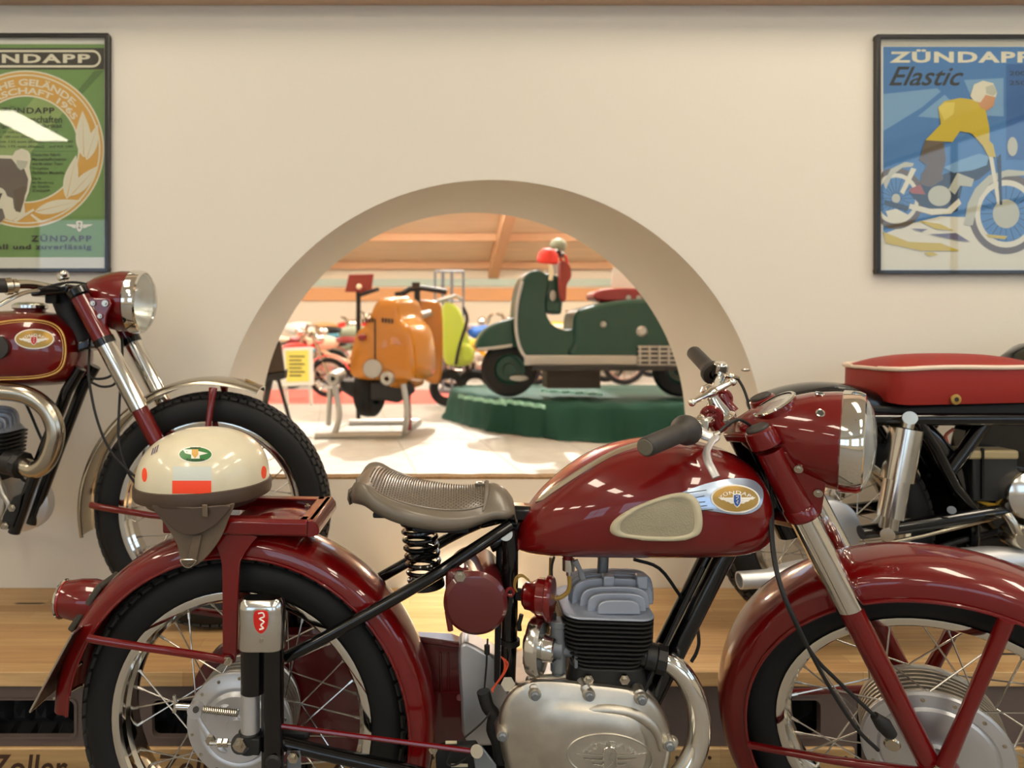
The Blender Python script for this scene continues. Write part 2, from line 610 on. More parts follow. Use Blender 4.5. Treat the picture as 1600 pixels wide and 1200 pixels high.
# ---------------------------------------------------------------- wooden shelf board on crates
TZ = H-(918-VY)*DW/FPX                # top of the board
BF = (H-TZ)*FPX/(1050-VY)             # its front edge
BTH = 0.036
def wood_mat(name, c1, c2, c3, row=0.045, length=0.55):
    m = bpy.data.materials.new(name); m.use_nodes = True
    nt = m.node_tree; b = nt.nodes['Principled BSDF']
    tc = nt.nodes.new('ShaderNodeTexCoord')
    br = nt.nodes.new('ShaderNodeTexBrick')
    br.offset = 0.37; br.squash = 1.0
    br.inputs['Scale'].default_value = 1.0
    br.inputs['Brick Width'].default_value = length
    br.inputs['Row Height'].default_value = row
    br.inputs['Mortar Size'].default_value = 0.0004
    br.inputs['Color1'].default_value = lin(c1); br.inputs['Color2'].default_value = lin(c2); br.inputs['Mortar'].default_value = lin(c3)
    nt.links.new(tc.outputs['Object'], br.inputs['Vector'])
    mp = nt.nodes.new('ShaderNodeMapping'); mp.inputs['Scale'].default_value = (3, 60, 60)
    nz = nt.nodes.new('ShaderNodeTexNoise'); nz.inputs['Scale'].default_value = 1.6; nz.inputs['Detail'].default_value = 6
    nt.links.new(tc.outputs['Object'], mp.inputs['Vector']); nt.links.new(mp.outputs['Vector'], nz.inputs['Vector'])
    mx = nt.nodes.new('ShaderNodeMix'); mx.data_type = 'RGBA'; mx.blend_type = 'MULTIPLY'
    mx.inputs[0].default_value = 0.55
    rp = nt.nodes.new('ShaderNodeValToRGB')
    rp.color_ramp.elements[0].position = 0.3; rp.color_ramp.elements[0].color = (0.55, 0.5, 0.42, 1)
    rp.color_ramp.elements[1].position = 0.7; rp.color_ramp.elements[1].color = (1, 1, 1, 1)
    nt.links.new(nz.outputs['Fac'], rp.inputs['Fac'])
    nt.links.new(br.outputs['Color'], mx.inputs[6]); nt.links.new(rp.outputs['Color'], mx.inputs[7])
    nt.links.new(mx.outputs[2], b.inputs['Base Color'])
    b.inputs['Roughness'].default_value = 0.45
    MATS[name] = m
wood_mat('oak', (206, 170, 120), (184, 144, 96), (138, 98, 60))
wood_mat('oak_raw', (208, 176, 126), (196, 160, 110), (170, 130, 80), row=0.12, length=1.2)
def board(x0, x1, label):
    o = MB().box((x0, BF, TZ-BTH), (x1, DW-0.002, TZ)).build('wooden_board', 'oak', bevel=0.002)
    tag(o, label, 'board')
    return o
wb = board(-2.6, 3.4, 'long oiled oak board along the wall carrying the two rear motorcycles')
for px, py, w in ((47, 943, 52), (1575, 1022, 60)):
    d = (H-TZ)*FPX/(py-VY)
    c = P(px, py, d)
    L = w*d/FPX/2
    MB().add([(c.x-L, d, TZ+0.0006), (c.x-L*0.7, d-0.006, TZ+0.0006), (c.x+L*0.7, d-0.006, TZ+0.0006), (c.x+L, d, TZ+0.0006), (c.x+L*0.7, d+0.005, TZ+0.0006), (c.x-L*0.7, d+0.005, TZ+0.0006)], [tuple(range(6))]).build('slot', 'ink', wb, smooth=0)

# crates under the board
CF = BF+0.016
S_C = FPX/CF
mat('crate_plastic', (98, 84, 78), 0.55, noise=0.1, nscale=12)
mat('foam', (24, 23, 26), 0.9)
mat('crate_print', (70, 44, 26), 0.8)
mat('nail', (58, 40, 28), 0.7)
def crate(cpx, label, lettered):
    cx = (cpx-VX)/S_C
    w = 130/S_C*0.985
    top = TZ-BTH-0.001
    y0, y1 = CF, DW-0.01
    t = thing('crate', label, 'crate', (cx, (y0+y1)/2, FZ), 'crates carrying the oak board')
    hz1 = H-(1093-VY)/S_C; hz0 = H-(1151-VY)/S_C; hw = 70/S_C
    b = MB()
    th = 0.014
    # front face with a rounded grip hole
    n = 6; hole = []
    rr = 0.016
    for qx, qz, a0 in ((cx+hw-rr, hz1-rr, 0), (cx-hw+rr, hz1-rr, PI/2), (cx-hw+rr, hz0+rr, PI), (cx+hw-rr, hz0+rr, 1.5*PI)):
        for k in range(n+1):
            a = a0+PI/2*k/n
            hole.append((qx+rr*math.cos(a), qz+rr*math.sin(a)))
    zb = FZ+0.002
    outer = []
    N = len(hole)
    for k in range(N):
        hx, hz = hole[k]
        c = k//(n+1)
        outer.append([(cx+w, top), (cx-w, top), (cx-w, zb), (cx+w, zb)][c])
    for y in (y0, y0+th):
        b.loft([[(x, y, z) for x, z in outer], [(x, y, z) for x, z in hole]], False)
    b.loft([[(x, y0, z) for x, z in hole], [(x, y0+th, z) for x, z in hole]], False)
    # raised lip around the hole
    lip = [(cx+(x-cx)*1.06, zz+(zz-(hz0+hz1)/2)*0.10) for x, zz in hole]
    b.box((cx-w, y0+th, zb), (cx-w+th, y1, top)); b.box((cx+w-th, y0+th, zb), (cx+w, y1, top))
    b.box((cx-w+th, y1-th, zb), (cx+w-th, y1, top)); b.box((cx-w+th, y0+th, zb), (cx+w-th, y1-th, zb+0.012))
    b.build('crate_body', 'crate_plastic', t, smooth=30)
    lp = MB().loft([[(x, y0-0.004, z) for x, z in lip], [(x, y0-0.004, z) for x, z in hole], [(x, y0+0.001, z) for x, z in hole]], False)
    lp.loft([[(x, y0-0.004, z) for x, z in lip], [(x, y0+0.001, z) for x, z in lip]], False)
    lp.build('grip_rim', 'crate_plastic', t, smooth=30)
    # egg-crate foam seen through the hole
    f = MB()
    rows = []
    nx, nz = 28, 12
    for j in range(nz+1):
        row = []
        for i in range(nx+1):
            x = cx-w+th+(2*w-2*th)*i/nx
            z = zb+0.02+(top-0.02-zb-0.02)*j/nz
            row.append((x, y0+0.05+0.035*((i % 4) in (0,) or (j % 4) in (0,))*1.0-0.02*((i % 4) == 2 and (j % 4) == 2), z))
        rows.append(row)
    f.sheet(rows)
    f.build('foam_insert', 'foam', t, smooth=0)
    # wooden slat across the lower half
    sz1 = H-(1165-VY)/S_C
    sl = MB().box((cx-w+0.012, y0-0.012, sz1-0.11), (cx+w-0.012, y0-0.0005, sz1)).build('slat', 'oak_raw', t, bevel=0.003)
    for sx in (-1, 1):
        for dz in (0.022, 0.085):
            q = Vector((cx+sx*(w-0.035+0.012*(dz > 0.05)), y0-0.0122, sz1-dz))
            MB().cyl(q, q+Vector((0, -0.0012, 0)), 0.0045, n=10).build('nail', 'nail', sl)
    if lettered:
        x0 = (cpx-62-VX)/S_C; x1 = (cpx+63-VX)/S_C
        letters('Zoller', lambda u, v: (x0+(x1-x0)*u, y0-0.0128, sz1-0.078+0.064*v), 0.014, 1.0, 0.15).build('lettering', 'crate_print', sl, smooth=0)
    return t
crate(47, 'brown plastic crate with lettered wooden slat at the far left', True)
crate(308.5, 'brown plastic crate with lettered slat behind the rear wheel of the front motorcycle', True)
crate(570, 'brown plastic crate with lettered slat left of the engine', True)
crate(949, 'brown plastic crate behind the curved exhaust pipe', False)
crate(1211, 'brown plastic crate behind the left half of the front wheel', False)
crate(1474, 'brown plastic crate behind the front hub at the right', False)

# ---------------------------------------------------------------- framed posters
mat('frame_black', (26, 23, 21), 0.25, coat=0.4)
mat('mat_white', (222, 214, 202), 0.8)
mat('mat_grey', (196, 186, 170), 0.8)
mat('pr_green', (116, 146, 80), 0.7)
mat('pr_green_dark', (92, 118, 62), 0.7)
mat('pr_green_pale', (148, 166, 98), 0.7)
mat('pr_black', (60, 52, 42), 0.7)
mat('pr_ink', (62, 66, 40), 0.7)
mat('pr_cream', (224, 212, 186), 0.7)
mat('pr_gold', (214, 160, 74), 0.7)
mat('pr_grey', (112, 98, 88), 0.7)
mat('pr_blue', (74, 122, 174), 0.7)
mat('pr_blue_deep', (56, 98, 152), 0.7)
mat('pr_blue_pale', (124, 160, 192), 0.7)
mat('pr_navy', (44, 58, 74), 0.7)
mat('pr_yellow', (204, 174, 40), 0.7)
mat('pr_yellow2', (222, 196, 84), 0.7)
mat('pr_skin', (206, 146, 100), 0.7)
mat('pr_brown', (104, 86, 68), 0.7)
mat('pr_red', (168, 82, 64), 0.7)
mat('pr_sand', (224, 212, 188), 0.7)
mat('pr_violet', (108, 96, 116), 0.7)
mat('pr_silver', (190, 184, 162), 0.7)

def framed(x0, y0, x1, y1, label, name='framed_poster'):
    d = DW-0.022
    a = P(x0, y0, d); b = P(x1, y1, d)
    t = thing(name, label, 'poster', ((a.x+b.x)/2, DW-0.001, b.z))
    fw = 0.012
    f = MB()
    zt, zb, xl, xr = a.z, b.z, a.x, b.x
    f.box((xl, d, zt-fw), (xr, DW-0.001, zt)); f.box((xl, d, zb), (xr, DW-0.001, zb+fw))
    f.box((xl, d, zb+fw), (xl+fw, DW-0.001, zt-fw)); f.box((xr-fw, d, zb+fw), (xr, DW-0.001, zt-fw))
    f.build('frame', 'frame_black', t, bevel=0.0015)
    bk = MB().box((xl+fw, DW-0.012, zb+fw), (xr-fw, DW-0.002, zt-fw)).build('backing_sheet', 'mat_white', t, smooth=0)
    MB().box((xl+fw, DW-0.0175, zb+fw), (xr-fw, DW-0.016, zt-fw)).build('glass_pane', 'pane_glass', t, smooth=0)
    return t, bk, (x0+6, x1-6)

class Print:
    def __init__(s, parent, lo, hi):
        s.p = parent; s.k = 0; s.lo, s.hi = lo, hi
    def d(s):
        s.k += 1
        return DW-0.0121-0.00004*s.k
    def poly(s, name, pts, m):
        d = s.d()
        pts = [(min(max(x, s.lo), s.hi), y) for x, y in pts]
        MB().add([P(x, y, d) for x, y in pts], [tuple(range(len(pts)))]).build(name, m, s.p, smooth=0)
    def rect(s, name, x0, y0, x1, y1, m):
        s.poly(name, [(x0, y0), (x1, y0), (x1, y1), (x0, y1)], m)
    def band(s, name, outer, inner, m):
        d = s.d()
        MB().loft([[P(min(max(x, s.lo), s.hi), y, d) for x, y in outer], [P(min(max(x, s.lo), s.hi), y, d) for x, y in inner]], False).build(name, m, s.p, smooth=0)
    def text(s, string, x0, x1, yb, yt, m, bold=0.0, spacing=1.0, shear=0.0):
        d = s.d()
        letters(string, lambda u, v: P(x0+(x1-x0)*u, yb+(yt-yb)*v, d), bold, spacing, shear).build('lettering', m, s.p, smooth=0)
    def arc_text(s, string, cx, cy, r0, r1, a0, a1, m, bold=0.0):
        d = s.d()
        def fn(u, v):
            a = a0+(a1-a0)*u; r = r0+(r1-r0)*v
            return P(cx+r*math.cos(a), cy-r*math.sin(a), d)
        letters(string, fn, bold).build('lettering', m, s.p, smooth=0)

def capsule(x0, y0, x1, y1, n=10):
    r = (y1-y0)/2; cy = (y0+y1)/2; o = []
    for k in range(n+1):
        a = -PI/2+PI*k/n; o.append((x1-r+r*math.cos(a), cy+r*math.sin(a)))
    for k in range(n+1):
        a = PI/2+PI*k/n; o.append((x0+r+r*math.cos(a), cy+r*math.sin(a)))
    return o

def winged(pr, cx, cy, w, h, m_wing, m_shield, m_in):
    for sx in (-1, 1):
        pr.poly('wing', [(cx+sx*w*0.13, cy-h*0.12), (cx+sx*w*0.5, cy-h*0.14), (cx+sx*w*0.40, cy+h*0.02), (cx+sx*w*0.30, cy+h*0.06), (cx+sx*w*0.26, cy+h*0.16), (cx+sx*w*0.13, cy+h*0.2)], m_wing)
    pr.poly('shield', [(cx-w*0.12, cy-h*0.38), (cx, cy-h*0.44), (cx+w*0.12, cy-h*0.38), (cx+w*0.12, cy+h*0.12), (cx+w*0.07, cy+h*0.38), (cx, cy+h*0.5), (cx-w*0.07, cy+h*0.38), (cx-w*0.12, cy+h*0.12)], m_shield)
    pr.text('Z', cx-w*0.05, cx+w*0.05, cy+h*0.22, cy-h*0.26, m_in, 0.02)

# ---- green championship poster, left
t, bk, (lo, hi) = framed(-90, 51, 169, 425, 'framed green championship poster with gold laurel ring at upper left')
bk.data.materials.clear(); bk.data.materials.append(MATS['mat_white'])
g = Print(bk, lo, hi)
g.rect('paper_band', -90, 52, 170, 63, 'mat_grey')
gp = Print(bk, lo, hi); gp.k = 2
gp.rect('print_ground', -90, 69, 164, 402, 'pr_green')
gp.poly('print_streak', [(118, 145), (148, 110), (163, 110), (126, 150)], 'pr_green_dark')
gp.rect('print_fold', -90, 236, 164, 237, 'pr_green_dark')
gp.poly('print_ray', [(-84, 320), (80, 120), (120, 150), (-84, 400)], 'pr_green_pale')
gp.rect('print_banner', -90, 75, 164, 108.5, 'pr_black')
gp.band('banner_outline', capsule(-78, 78, 158, 105.5), capsule(-74.5, 81.5, 154.5, 102), 'pr_cream')
gp.text('ZÜNDAPP', -60, 141, 98.5, 81.5, 'pr_cream', 0.035, 1.18)
CX, CY = 40, 233
def circ(r, n=72): return [(CX+r*math.cos(2*PI*k/n), CY+r*math.sin(2*PI*k/n)) for k in range(n)]
gp.band('laurel_ring', circ(121.5), circ(82), 'pr_gold')
gp.band('ring_line', circ(123), circ(120.5), 'pr_cream')
gp.band('ring_line', circ(117), circ(114.5), 'pr_cream')
gp.band('ring_line', circ(84.5), circ(82), 'pr_cream')
gp.arc_text('DEUTSCHE GELÄNDE-', CX, CY, 99, 112, math.radians(158), math.radians(40), 'pr_cream', 0.03)
gp.arc_text('MEISTERSCHAFT 1965', CX, CY, 86, 96.5, math.radians(166), math.radians(31.5), 'pr_cream', 0.03)
def leaf(b, tip, w, m='pr_cream'):
    (x0, y0), (x1, y1) = b, tip
    dx, dy = x1-x0, y1-y0; L = math.hypot(dx, dy); nx, ny = -dy/L*w, dx/L*w
    pts = []
    for k in range(13):
        s = k/12; q = math.sin(PI*s**0.8)
        pts.append((x0+dx*s+nx*q, y0+dy*s+ny*q))
    for k in range(11, 0, -1):
        s = k/12; q = math.sin(PI*s**0.8)
        pts.append((x0+dx*s-nx*q, y0+dy*s-ny*q))
    gp.poly('laurel_leaf', pts, m)
    gp.poly('leaf_vein', [(x0+dx*0.05+nx*0.05, y0+dy*0.05+ny*0.05), (x0+dx*0.95, y0+dy*0.95), (x0+dx*0.05-nx*0.05, y0+dy*0.05-ny*0.05)], 'pr_gold')
for (b, tp, w) in (((131, 246), (129, 173), 12), ((135, 250), (153, 194), 9), ((104, 311), (119, 242), 11), ((110, 306), (153, 259), 10), ((54, 331), (127, 313), 10)):
    leaf(b, tp, w)
    leaf((2*CX-b[0], b[1]), (2*CX-tp[0], tp[1]), w)
gp.poly('laurel_stem', [(20, 344), (52, 326), (54, 329), (25, 347)], 'pr_cream')
gp.poly('laurel_stem', [(47, 336), (50, 334), (68, 347), (60, 347)], 'pr_cream')
gp.text('ZÜNDAPP', 1, 85, 177.5, 166, 'pr_black', 0.02, 1.1)
gp.text('in 5 Meisterschaften', -16, 97, 192, 181, 'pr_ink', 0.012)
gp.text('erfolgreichstes Fabrikat', -20, 97, 201.5, 193.5, 'pr_ink', 0.015)
for y, s in ((209, 'Klasse bis 75 ccm (Mannschaft)   auf KS 75'), (216.5, 'Klasse bis 100 ccm (Einzel)   auf KS 100'), (224, 'Klasse bis 125 ccm (Einzel)   auf KS 100'), (231.5, 'Klasse bis 175 ccm (Einzel)   auf KS 100')):
    gp.text(s, -24, 90+(y > 220)*24, y, y-4.6, 'pr_ink', 0.01)
for y, s, x in ((244, 'Deutscher Fabrik-', 96), (251, 'Mannschaftsmeister', 105), (258, 'wurde unser Team', 98), (266, 'Trophäe', 76), (272, 'Goldene Medaille', 100), (281, 'Dies ist', 64), (288, 'die Bewährung', 84), (294, 'der Qualität', 78), (300, 'ZÜNDAPP', 78)):
    gp.text(s, 50, x, y, y-4.6, 'pr_ink', 0.01)
# rider photograph
gp.poly('rider_outline', [(-60, 250), (-10, 242), (20, 243), (24, 236), (34, 232), (44, 236), (48, 248), (46, 262), (49, 280), (45, 300), (38, 318), (40, 336), (26, 340), (18, 345), (4, 340), (0, 352), (-60, 352)], 'pr_cream')
gp.poly('rider_jacket', [(-60, 254), (-10, 247), (18, 248), (26, 258), (38, 264), (44, 280), (42, 298), (34, 318), (30, 332), (22, 326), (20, 310), (10, 306), (4, 296), (-6, 290), (-60, 300)], 'pr_grey')
gp.poly('rider_helmet', ell(36, 244, 11.5, 10, 20), 'pr_sand')
gp.poly('rider_face', [(26, 250), (44, 252), (40, 262), (32, 266), (26, 260)], 'pr_silver')
gp.poly('number_plate', ell(-1, 310, 12, 17, 20), 'pr_sand')
gp.text('7', -6, 4, 318, 302, 'pr_black', 0.02)
gp.poly('rider_arm', [(20, 298), (40, 290), (38, 312), (32, 332), (24, 330), (24, 312)], 'pr_brown')
gp.poly('machine_fork', [(-30, 326), (4, 326), (8, 340), (0, 348), (-30, 352)], 'pr_grey')
winged(gp, 124, 353, 42, 19, 'pr_cream', 'pr_cream', 'pr_black')
gp.text('ZÜNDAPP', 48, 143, 377.5, 366, 'pr_black', 0.03, 1.25)
gp.text('schnell und zuverlässig', -42, 143, 392, 381.5, 'pr_black', 0.03, 1.12)

# ---- blue motorcycle poster, right
t, bk, (lo, hi) = framed(1371, 53, 1634, 428, 'framed blue poster of a rider in yellow jacket at upper right')
b = Print(bk, lo, hi)
b.rect('paper_band', 1376, 56, 1630, 72, 'mat_grey')
b.rect('print_ground', 1380, 73, 1632, 419, 'pr_blue')
b.poly('print_sand', [(1380, 366), (1420, 350), (1470, 338), (1530, 340), (1632, 352), (1632, 419), (1380, 419)], 'pr_sand')
b.poly('print_mountain', [(1380, 147), (1464, 138), (1470, 143), (1440, 168), (1380, 205)], 'pr_blue_pale')
b.poly('print_mountain', [(1434, 182), (1476, 148), (1484, 156), (1480, 186)], 'pr_blue_pale')
b.poly('print_mountain', [(1506, 125), (1568, 122), (1568, 182), (1530, 180)], 'pr_blue_pale')
b.rect('print_shade', 1572, 100, 1632, 250, 'pr_blue_deep')
b.text('ZÜNDAPP', 1390, 1612, 98, 77, 'pr_cream', 0.04, 1.15)
b.text('Elastic', 1389, 1506, 134, 104, 'ink', 0.012, 1.0, 0.45)
b.text('200', 1577, 1603, 118, 111, 'pr_navy', 0.02)
b.text('250', 1577, 1603, 133, 126, 'pr_navy', 0.02)
# rear wheel and mudguard of the drawn machine
def wheel_print(cx, cy, r, k0, k1, k2, squash=0.92):
    b.poly('drawn_tyre', ell(cx, cy, r*squash, r, 40), 'pr_brown')
    b.poly('drawn_wheel', ell(cx, cy, r*k0*squash, r*k0, 40), 'pr_sand')
    b.poly('drawn_wheel', ell(cx, cy, r*k1*squash, r*k1, 40), 'pr_blue')
    for a in range(0, 180, 18):
        c, s = math.cos(math.radians(a))*squash, math.sin(math.radians(a)); w = 0.5
        b.poly('drawn_spoke', [(cx-c*r*k1-s*w, cy-s*r*k1+c*w), (cx+c*r*k1-s*w, cy+s*r*k1+c*w), (cx+c*r*k1+s*w, cy+s*r*k1-c*w), (cx-c*r*k1+s*w, cy-s*r*k1-c*w)], 'pr_navy')
    b.poly('drawn_hub', ell(cx, cy, r*k2*squash, r*k2, 24), 'pr_silver')
wheel_print(1400, 310, 48, 0.82, 0.68, 0.15)
b.poly('drawn_mudguard', [(1380, 285), (1392, 264), (1414, 253), (1428, 255), (1426, 260), (1410, 262), (1394, 274), (1384, 296)], 'pr_silver')
b.poly('print_sand', [(1384, 330), (1400, 326), (1420, 336), (1408, 348), (1390, 346)], 'pr_cream')
wheel_print(1572, 334, 63, 0.84, 0.70, 0.36)
b.poly('drawn_mudguard', [(1506, 352), (1512, 318), (1524, 294), (1545, 274), (1575, 265), (1610, 268), (1632, 280), (1632, 288), (1600, 274), (1570, 276), (1546, 288), (1530, 310), (1520, 352)], 'pr_silver')
b.poly('drawn_frame', [(1420, 300), (1450, 282), (1500, 262), (1530, 262), (1548, 246), (1552, 262), (1530, 280), (1504, 290), (1496, 330), (1480, 334), (1440, 322)], 'pr_navy')
b.poly('drawn_tank', [(1474, 262), (1500, 250), (1530, 240), (1545, 244), (1542, 258), (1520, 266), (1490, 270)], 'pr_blue_pale')
b.poly('drawn_engine', ell(1468, 306, 18, 16, 24), 'pr_silver')
b.poly('drawn_cylinder', [(1482, 296), (1496, 270), (1522, 280), (1518, 292), (1500, 290), (1492, 304)], 'pr_silver')
b.poly('drawn_exhaust', [(1422, 318), (1452, 326), (1480, 326), (1498, 310), (1502, 318), (1486, 334), (1456, 336), (1420, 326)], 'pr_cream')
b.poly('drawn_silencer', [(1382, 312), (1420, 322), (1418, 330), (1382, 320)], 'pr_navy')
b.poly('drawn_fork', [(1544, 238), (1550, 236), (1564, 318), (1558, 320)], 'pr_cream')
b.poly('drawn_fork', [(1564, 240), (1558, 246), (1562, 320), (1566, 320)], 'pr_navy')
b.poly('drawn_shock', [(1424, 262), (1432, 264), (1412, 304), (1406, 300)], 'pr_cream')
b.poly('drawn_lamp', ell(1582, 229, 8, 15, 24), 'pr_silver')
b.poly('drawn_saddle', [(1440, 270), (1470, 262), (1474, 280), (1456, 292), (1438, 288)], 'pr_brown')
b.poly('drawn_toolbox', [(1420, 296), (1438, 288), (1446, 304), (1424, 302)], 'pr_red')
# rider
b.poly('drawn_trousers', [(1446, 218), (1474, 216), (1478, 250), (1470, 280), (1450, 292), (1436, 286), (1448, 258), (1436, 250)], 'pr_brown')
b.poly('drawn_jacket', [(1466, 168), (1476, 158), (1500, 153), (1524, 156), (1540, 172), (1546, 200), (1546, 232), (1534, 226), (1518, 208), (1500, 205), (1488, 222), (1446, 219), (1470, 194)], 'pr_yellow')
b.poly('drawn_jacket_light', [(1466, 168), (1476, 160), (1492, 160), (1490, 178), (1476, 188)], 'pr_yellow2')
b.poly('drawn_arm', [(1494, 188), (1516, 190), (1552, 226), (1556, 246), (1544, 244), (1530, 216), (1506, 202), (1492, 200)], 'pr_yellow')
b.poly('drawn_face', [(1528, 160), (1534, 146), (1556, 150), (1552, 166), (1542, 173), (1532, 168)], 'pr_skin')
b.poly('drawn_helmet', [(1516, 150), (1522, 132), (1536, 126), (1552, 130), (1558, 144), (1556, 152), (1540, 148), (1532, 160), (1522, 158)], 'pr_cream')
b.poly('drawn_goggles', [(1540, 136), (1552, 132), (1558, 144), (1552, 150), (1541, 146)], 'pr_silver')
for pts in ([(1380, 362), (1420, 378), (1470, 380), (1500, 392), (1440, 392), (1384, 380)], [(1436, 345), (1470, 350), (1490, 360), (1462, 358)], [(1444, 395), (1456, 393), (1466, 398), (1452, 401)], [(1540, 366), (1574, 369), (1570, 374), (1545, 371)]):
    b.poly('print_stroke', pts, 'pr_yellow')
for pts in ([(1424, 357), (1450, 358), (1440, 362)], [(1452, 366), (1494, 364), (1516, 378), (1500, 376)]):
    b.poly('print_stroke', pts, 'pr_violet')

# ---------------------------------------------------------------- wheels
SPOKE = None
def spoke_mesh(m='spoke_steel'):
    global SPOKE
    if SPOKE is None:
        mb = MB().cyl((0, 0, 0), (0, 0, 1), 0.0016, n=6)
        mb.cyl((0, 0, 0.90), (0, 0, 1), 0.0028, n=6)
        o = mb.build('spoke', m)
        SPOKE = o.data
        bpy.data.objects.remove(o)
    return SPOKE

def spoke(p0, p1, parent):
    o = bpy.data.objects.new('spoke', spoke_mesh())
    COL.objects.link(o)
    o.parent = parent
    x, y, a = frame_of(p1-p0)
    L = (p1-p0).length
    M = Matrix((x, y, a*L)).transposed().to_4x4()
    M.translation = p0
    o.matrix_basis = M
    return o

def wheel(root, name, C, l, fwd, R, w, rimR, flange, hub_fn, n_sp=36, tread=None, phase=0.0, rim_m='chrome', label=None):
    """C centre, l axle direction (towards the viewer), fwd in-plane; rim is the part, the rest its pieces"""
    C = Vector(C); l = Vector(l).normalized()
    x, y, a = frame_of(l, fwd)
    b = w*0.44
    prof = [(rimR+0.004, b), (rimR+0.0055, b+0.0022), (rimR+0.002, b+0.003), (rimR-0.008, b+0.001), (rimR-0.012, b-0.004), (rimR-0.013, b*0.6), (rimR-0.019, b*0.42),
            (rimR-0.021, 0), (rimR-0.019, -b*0.42), (rimR-0.013, -b*0.6), (rimR-0.012, -b+0.004), (rimR-0.008, -b-0.001), (rimR+0.002, -b-0.003), (rimR+0.0055, -b-0.0022), (rimR+0.004, -b), (rimR-0.004, -b*0.7), (rimR-0.012, 0), (rimR-0.004, b*0.7)]
    rim = MB().lathe(prof, C, l, 72, fwd, loop=True).build(name, rim_m, root, label=label)
    h = w/2
    top = R-0.006 if tread else R
    tp = [(rimR+0.003, b-0.004), (rimR+0.010, h*0.93), (rimR+(R-rimR)*0.36, h*1.02), (rimR+(R-rimR)*0.62, h*0.99), (top-0.016, h*0.88), (top-0.014, h*0.83), (top-0.0075, h*0.62), (top-0.002, h*0.3), (top, 0)]
    tp = tp+[(r, -q) for r, q in tp[-2::-1]]
    ty = MB().lathe(tp, C, l, 96, fwd)
    ty.build('tyre', 'rubber', rim, smooth=45)
    if tread:
        tb = MB()
        n, rows = tread
        for k in range(n):
            for j in range(rows):
                fb = (j+0.5)/rows*2-1
                off = (0.5 if j % 2 else 0.0)
                aa = 2*PI*(k+off)/n
                rr = top-0.0005-0.014*abs(fb)**2.4
                c = C+(x*math.cos(aa)+y*math.sin(aa))*rr+l*(fb*h*0.86)
                rad = (x*math.cos(aa)+y*math.sin(aa))
                tan = (-x*math.sin(aa)+y*math.cos(aa))
                tilt = fb*0.85
                nrm = (rad*math.cos(tilt)+l*math.sin(tilt)); lat = (-rad*math.sin(tilt)+l*math.cos(tilt))
                tb.obox(c, tan*(PI*R/n*0.70), lat*(h*0.86/rows*0.80), nrm*0.0055)
        tb.build('tread', 'tread_rubber', rim, smooth=0, kind='stuff')
    hub_fn(C, l, x, rim)
    rh, hb = flange
    for k in range(n_sp):
        s = 1 if k % 2 == 0 else -1
        a0 = 2*PI*k/n_sp+phase
        tw = 0.62*(1 if (k//2) % 2 == 0 else -1)
        d0 = x*math.cos(a0+tw)+y*math.sin(a0+tw); d1 = x*math.cos(a0)+y*math.sin(a0)
        spoke(C+d0*rh+l*(s*hb), C+d1*(rimR-0.016)+l*(s*0.004), rim)
    return rim

def bolt(c, axis, r, h, parent, m='nickel', name='bolt', n=6):
    a = Vector(axis).normalized()
    mb = MB().cyl(c, Vector(c)+a*h, r, n=n)
    mb.cyl(Vector(c)+a*h, Vector(c)+a*(h+r*0.5), r*0.5, n=8)
    return mb.build(name, m, parent)

# ---------------------------------------------------------------- front motorcycle
def F(px, py, o=0.0):
    d = (1.319-o)/(1+0.00007*(px-640))
    return P(px, py, d)
PSI = math.radians(4.4)
BD = Vector((math.cos(PSI), -math.sin(PSI), 0))     # the way it points
BN = Vector((-math.sin(PSI), -math.cos(PSI), 0))    # its side towards the visitor
ZU = Vector((0, 0, 1))

MC = thing('motorcycle', 'dark red vintage motorcycle in the foreground carrying a helmet on its rack', 'motorcycle', (0.3, 1.29, 0.0))

# --- rear wheel
RC = F(385, 1112, 0); RC.z = 0.3185
def rear_hub(C, l, x, rim):
    pr = [(0.0, 0.062), (0.020, 0.062), (0.022, 0.056), (0.060, 0.058), (0.066, 0.050), (0.070, 0.052), (0.074, 0.052), (0.080, 0.049), (0.097, 0.047), (0.099, 0.044), (0.099, 0.040), (0.092, 0.038)]
    MB().lathe(pr, C, l, 64).build('brake_plate', 'alu_light', rim)
    dr = [(0.092, 0.038)]
    for k in range(5):
        b0 = 0.034-0.013*k
        dr += [(0.098, b0), (0.098, b0-0.005), (0.089, b0-0.006), (0.089, b0-0.012)]
    dr += [(0.096, -0.034), (0.096, -0.042), (0.03, -0.044), (0, -0.044)]
    MB().lathe(dr, C, l, 48).build('hub_drum', 'alu', rim)
    xx, yy, a = frame_of(l, (1, 0, 0))
    for k in range(14):
        t = 2*PI*k/14+0.2
        c = C+(xx*math.cos(t)+yy*math.sin(t))*0.089+l*0.0478
        MB().cyl(c, c+l*0.002, 0.0032, n=8).build('rivet', 'nickel', rim)
    for t0, t1 in ((1.9, 2.6), (0.5, 1.1), (3.6, 4.3), (5.0, 5.6)):
        pts = []
        for k in range(9):
            t = t0+(t1-t0)*k/8
            pts.append(C+(xx*math.cos(t)+yy*math.sin(t))*0.046+l*0.057)
        MB().tube(pts, [0.002+0.005*math.sin(PI*k/8) for k in range(9)], 8).build('cooling_rib', 'alu_light', rim)
wheel(MC, 'rear_wheel', RC, BN, BD, 0.318, 0.088, 0.240, (0.090, 0.042), rear_hub, 36, tread=(64, 8))

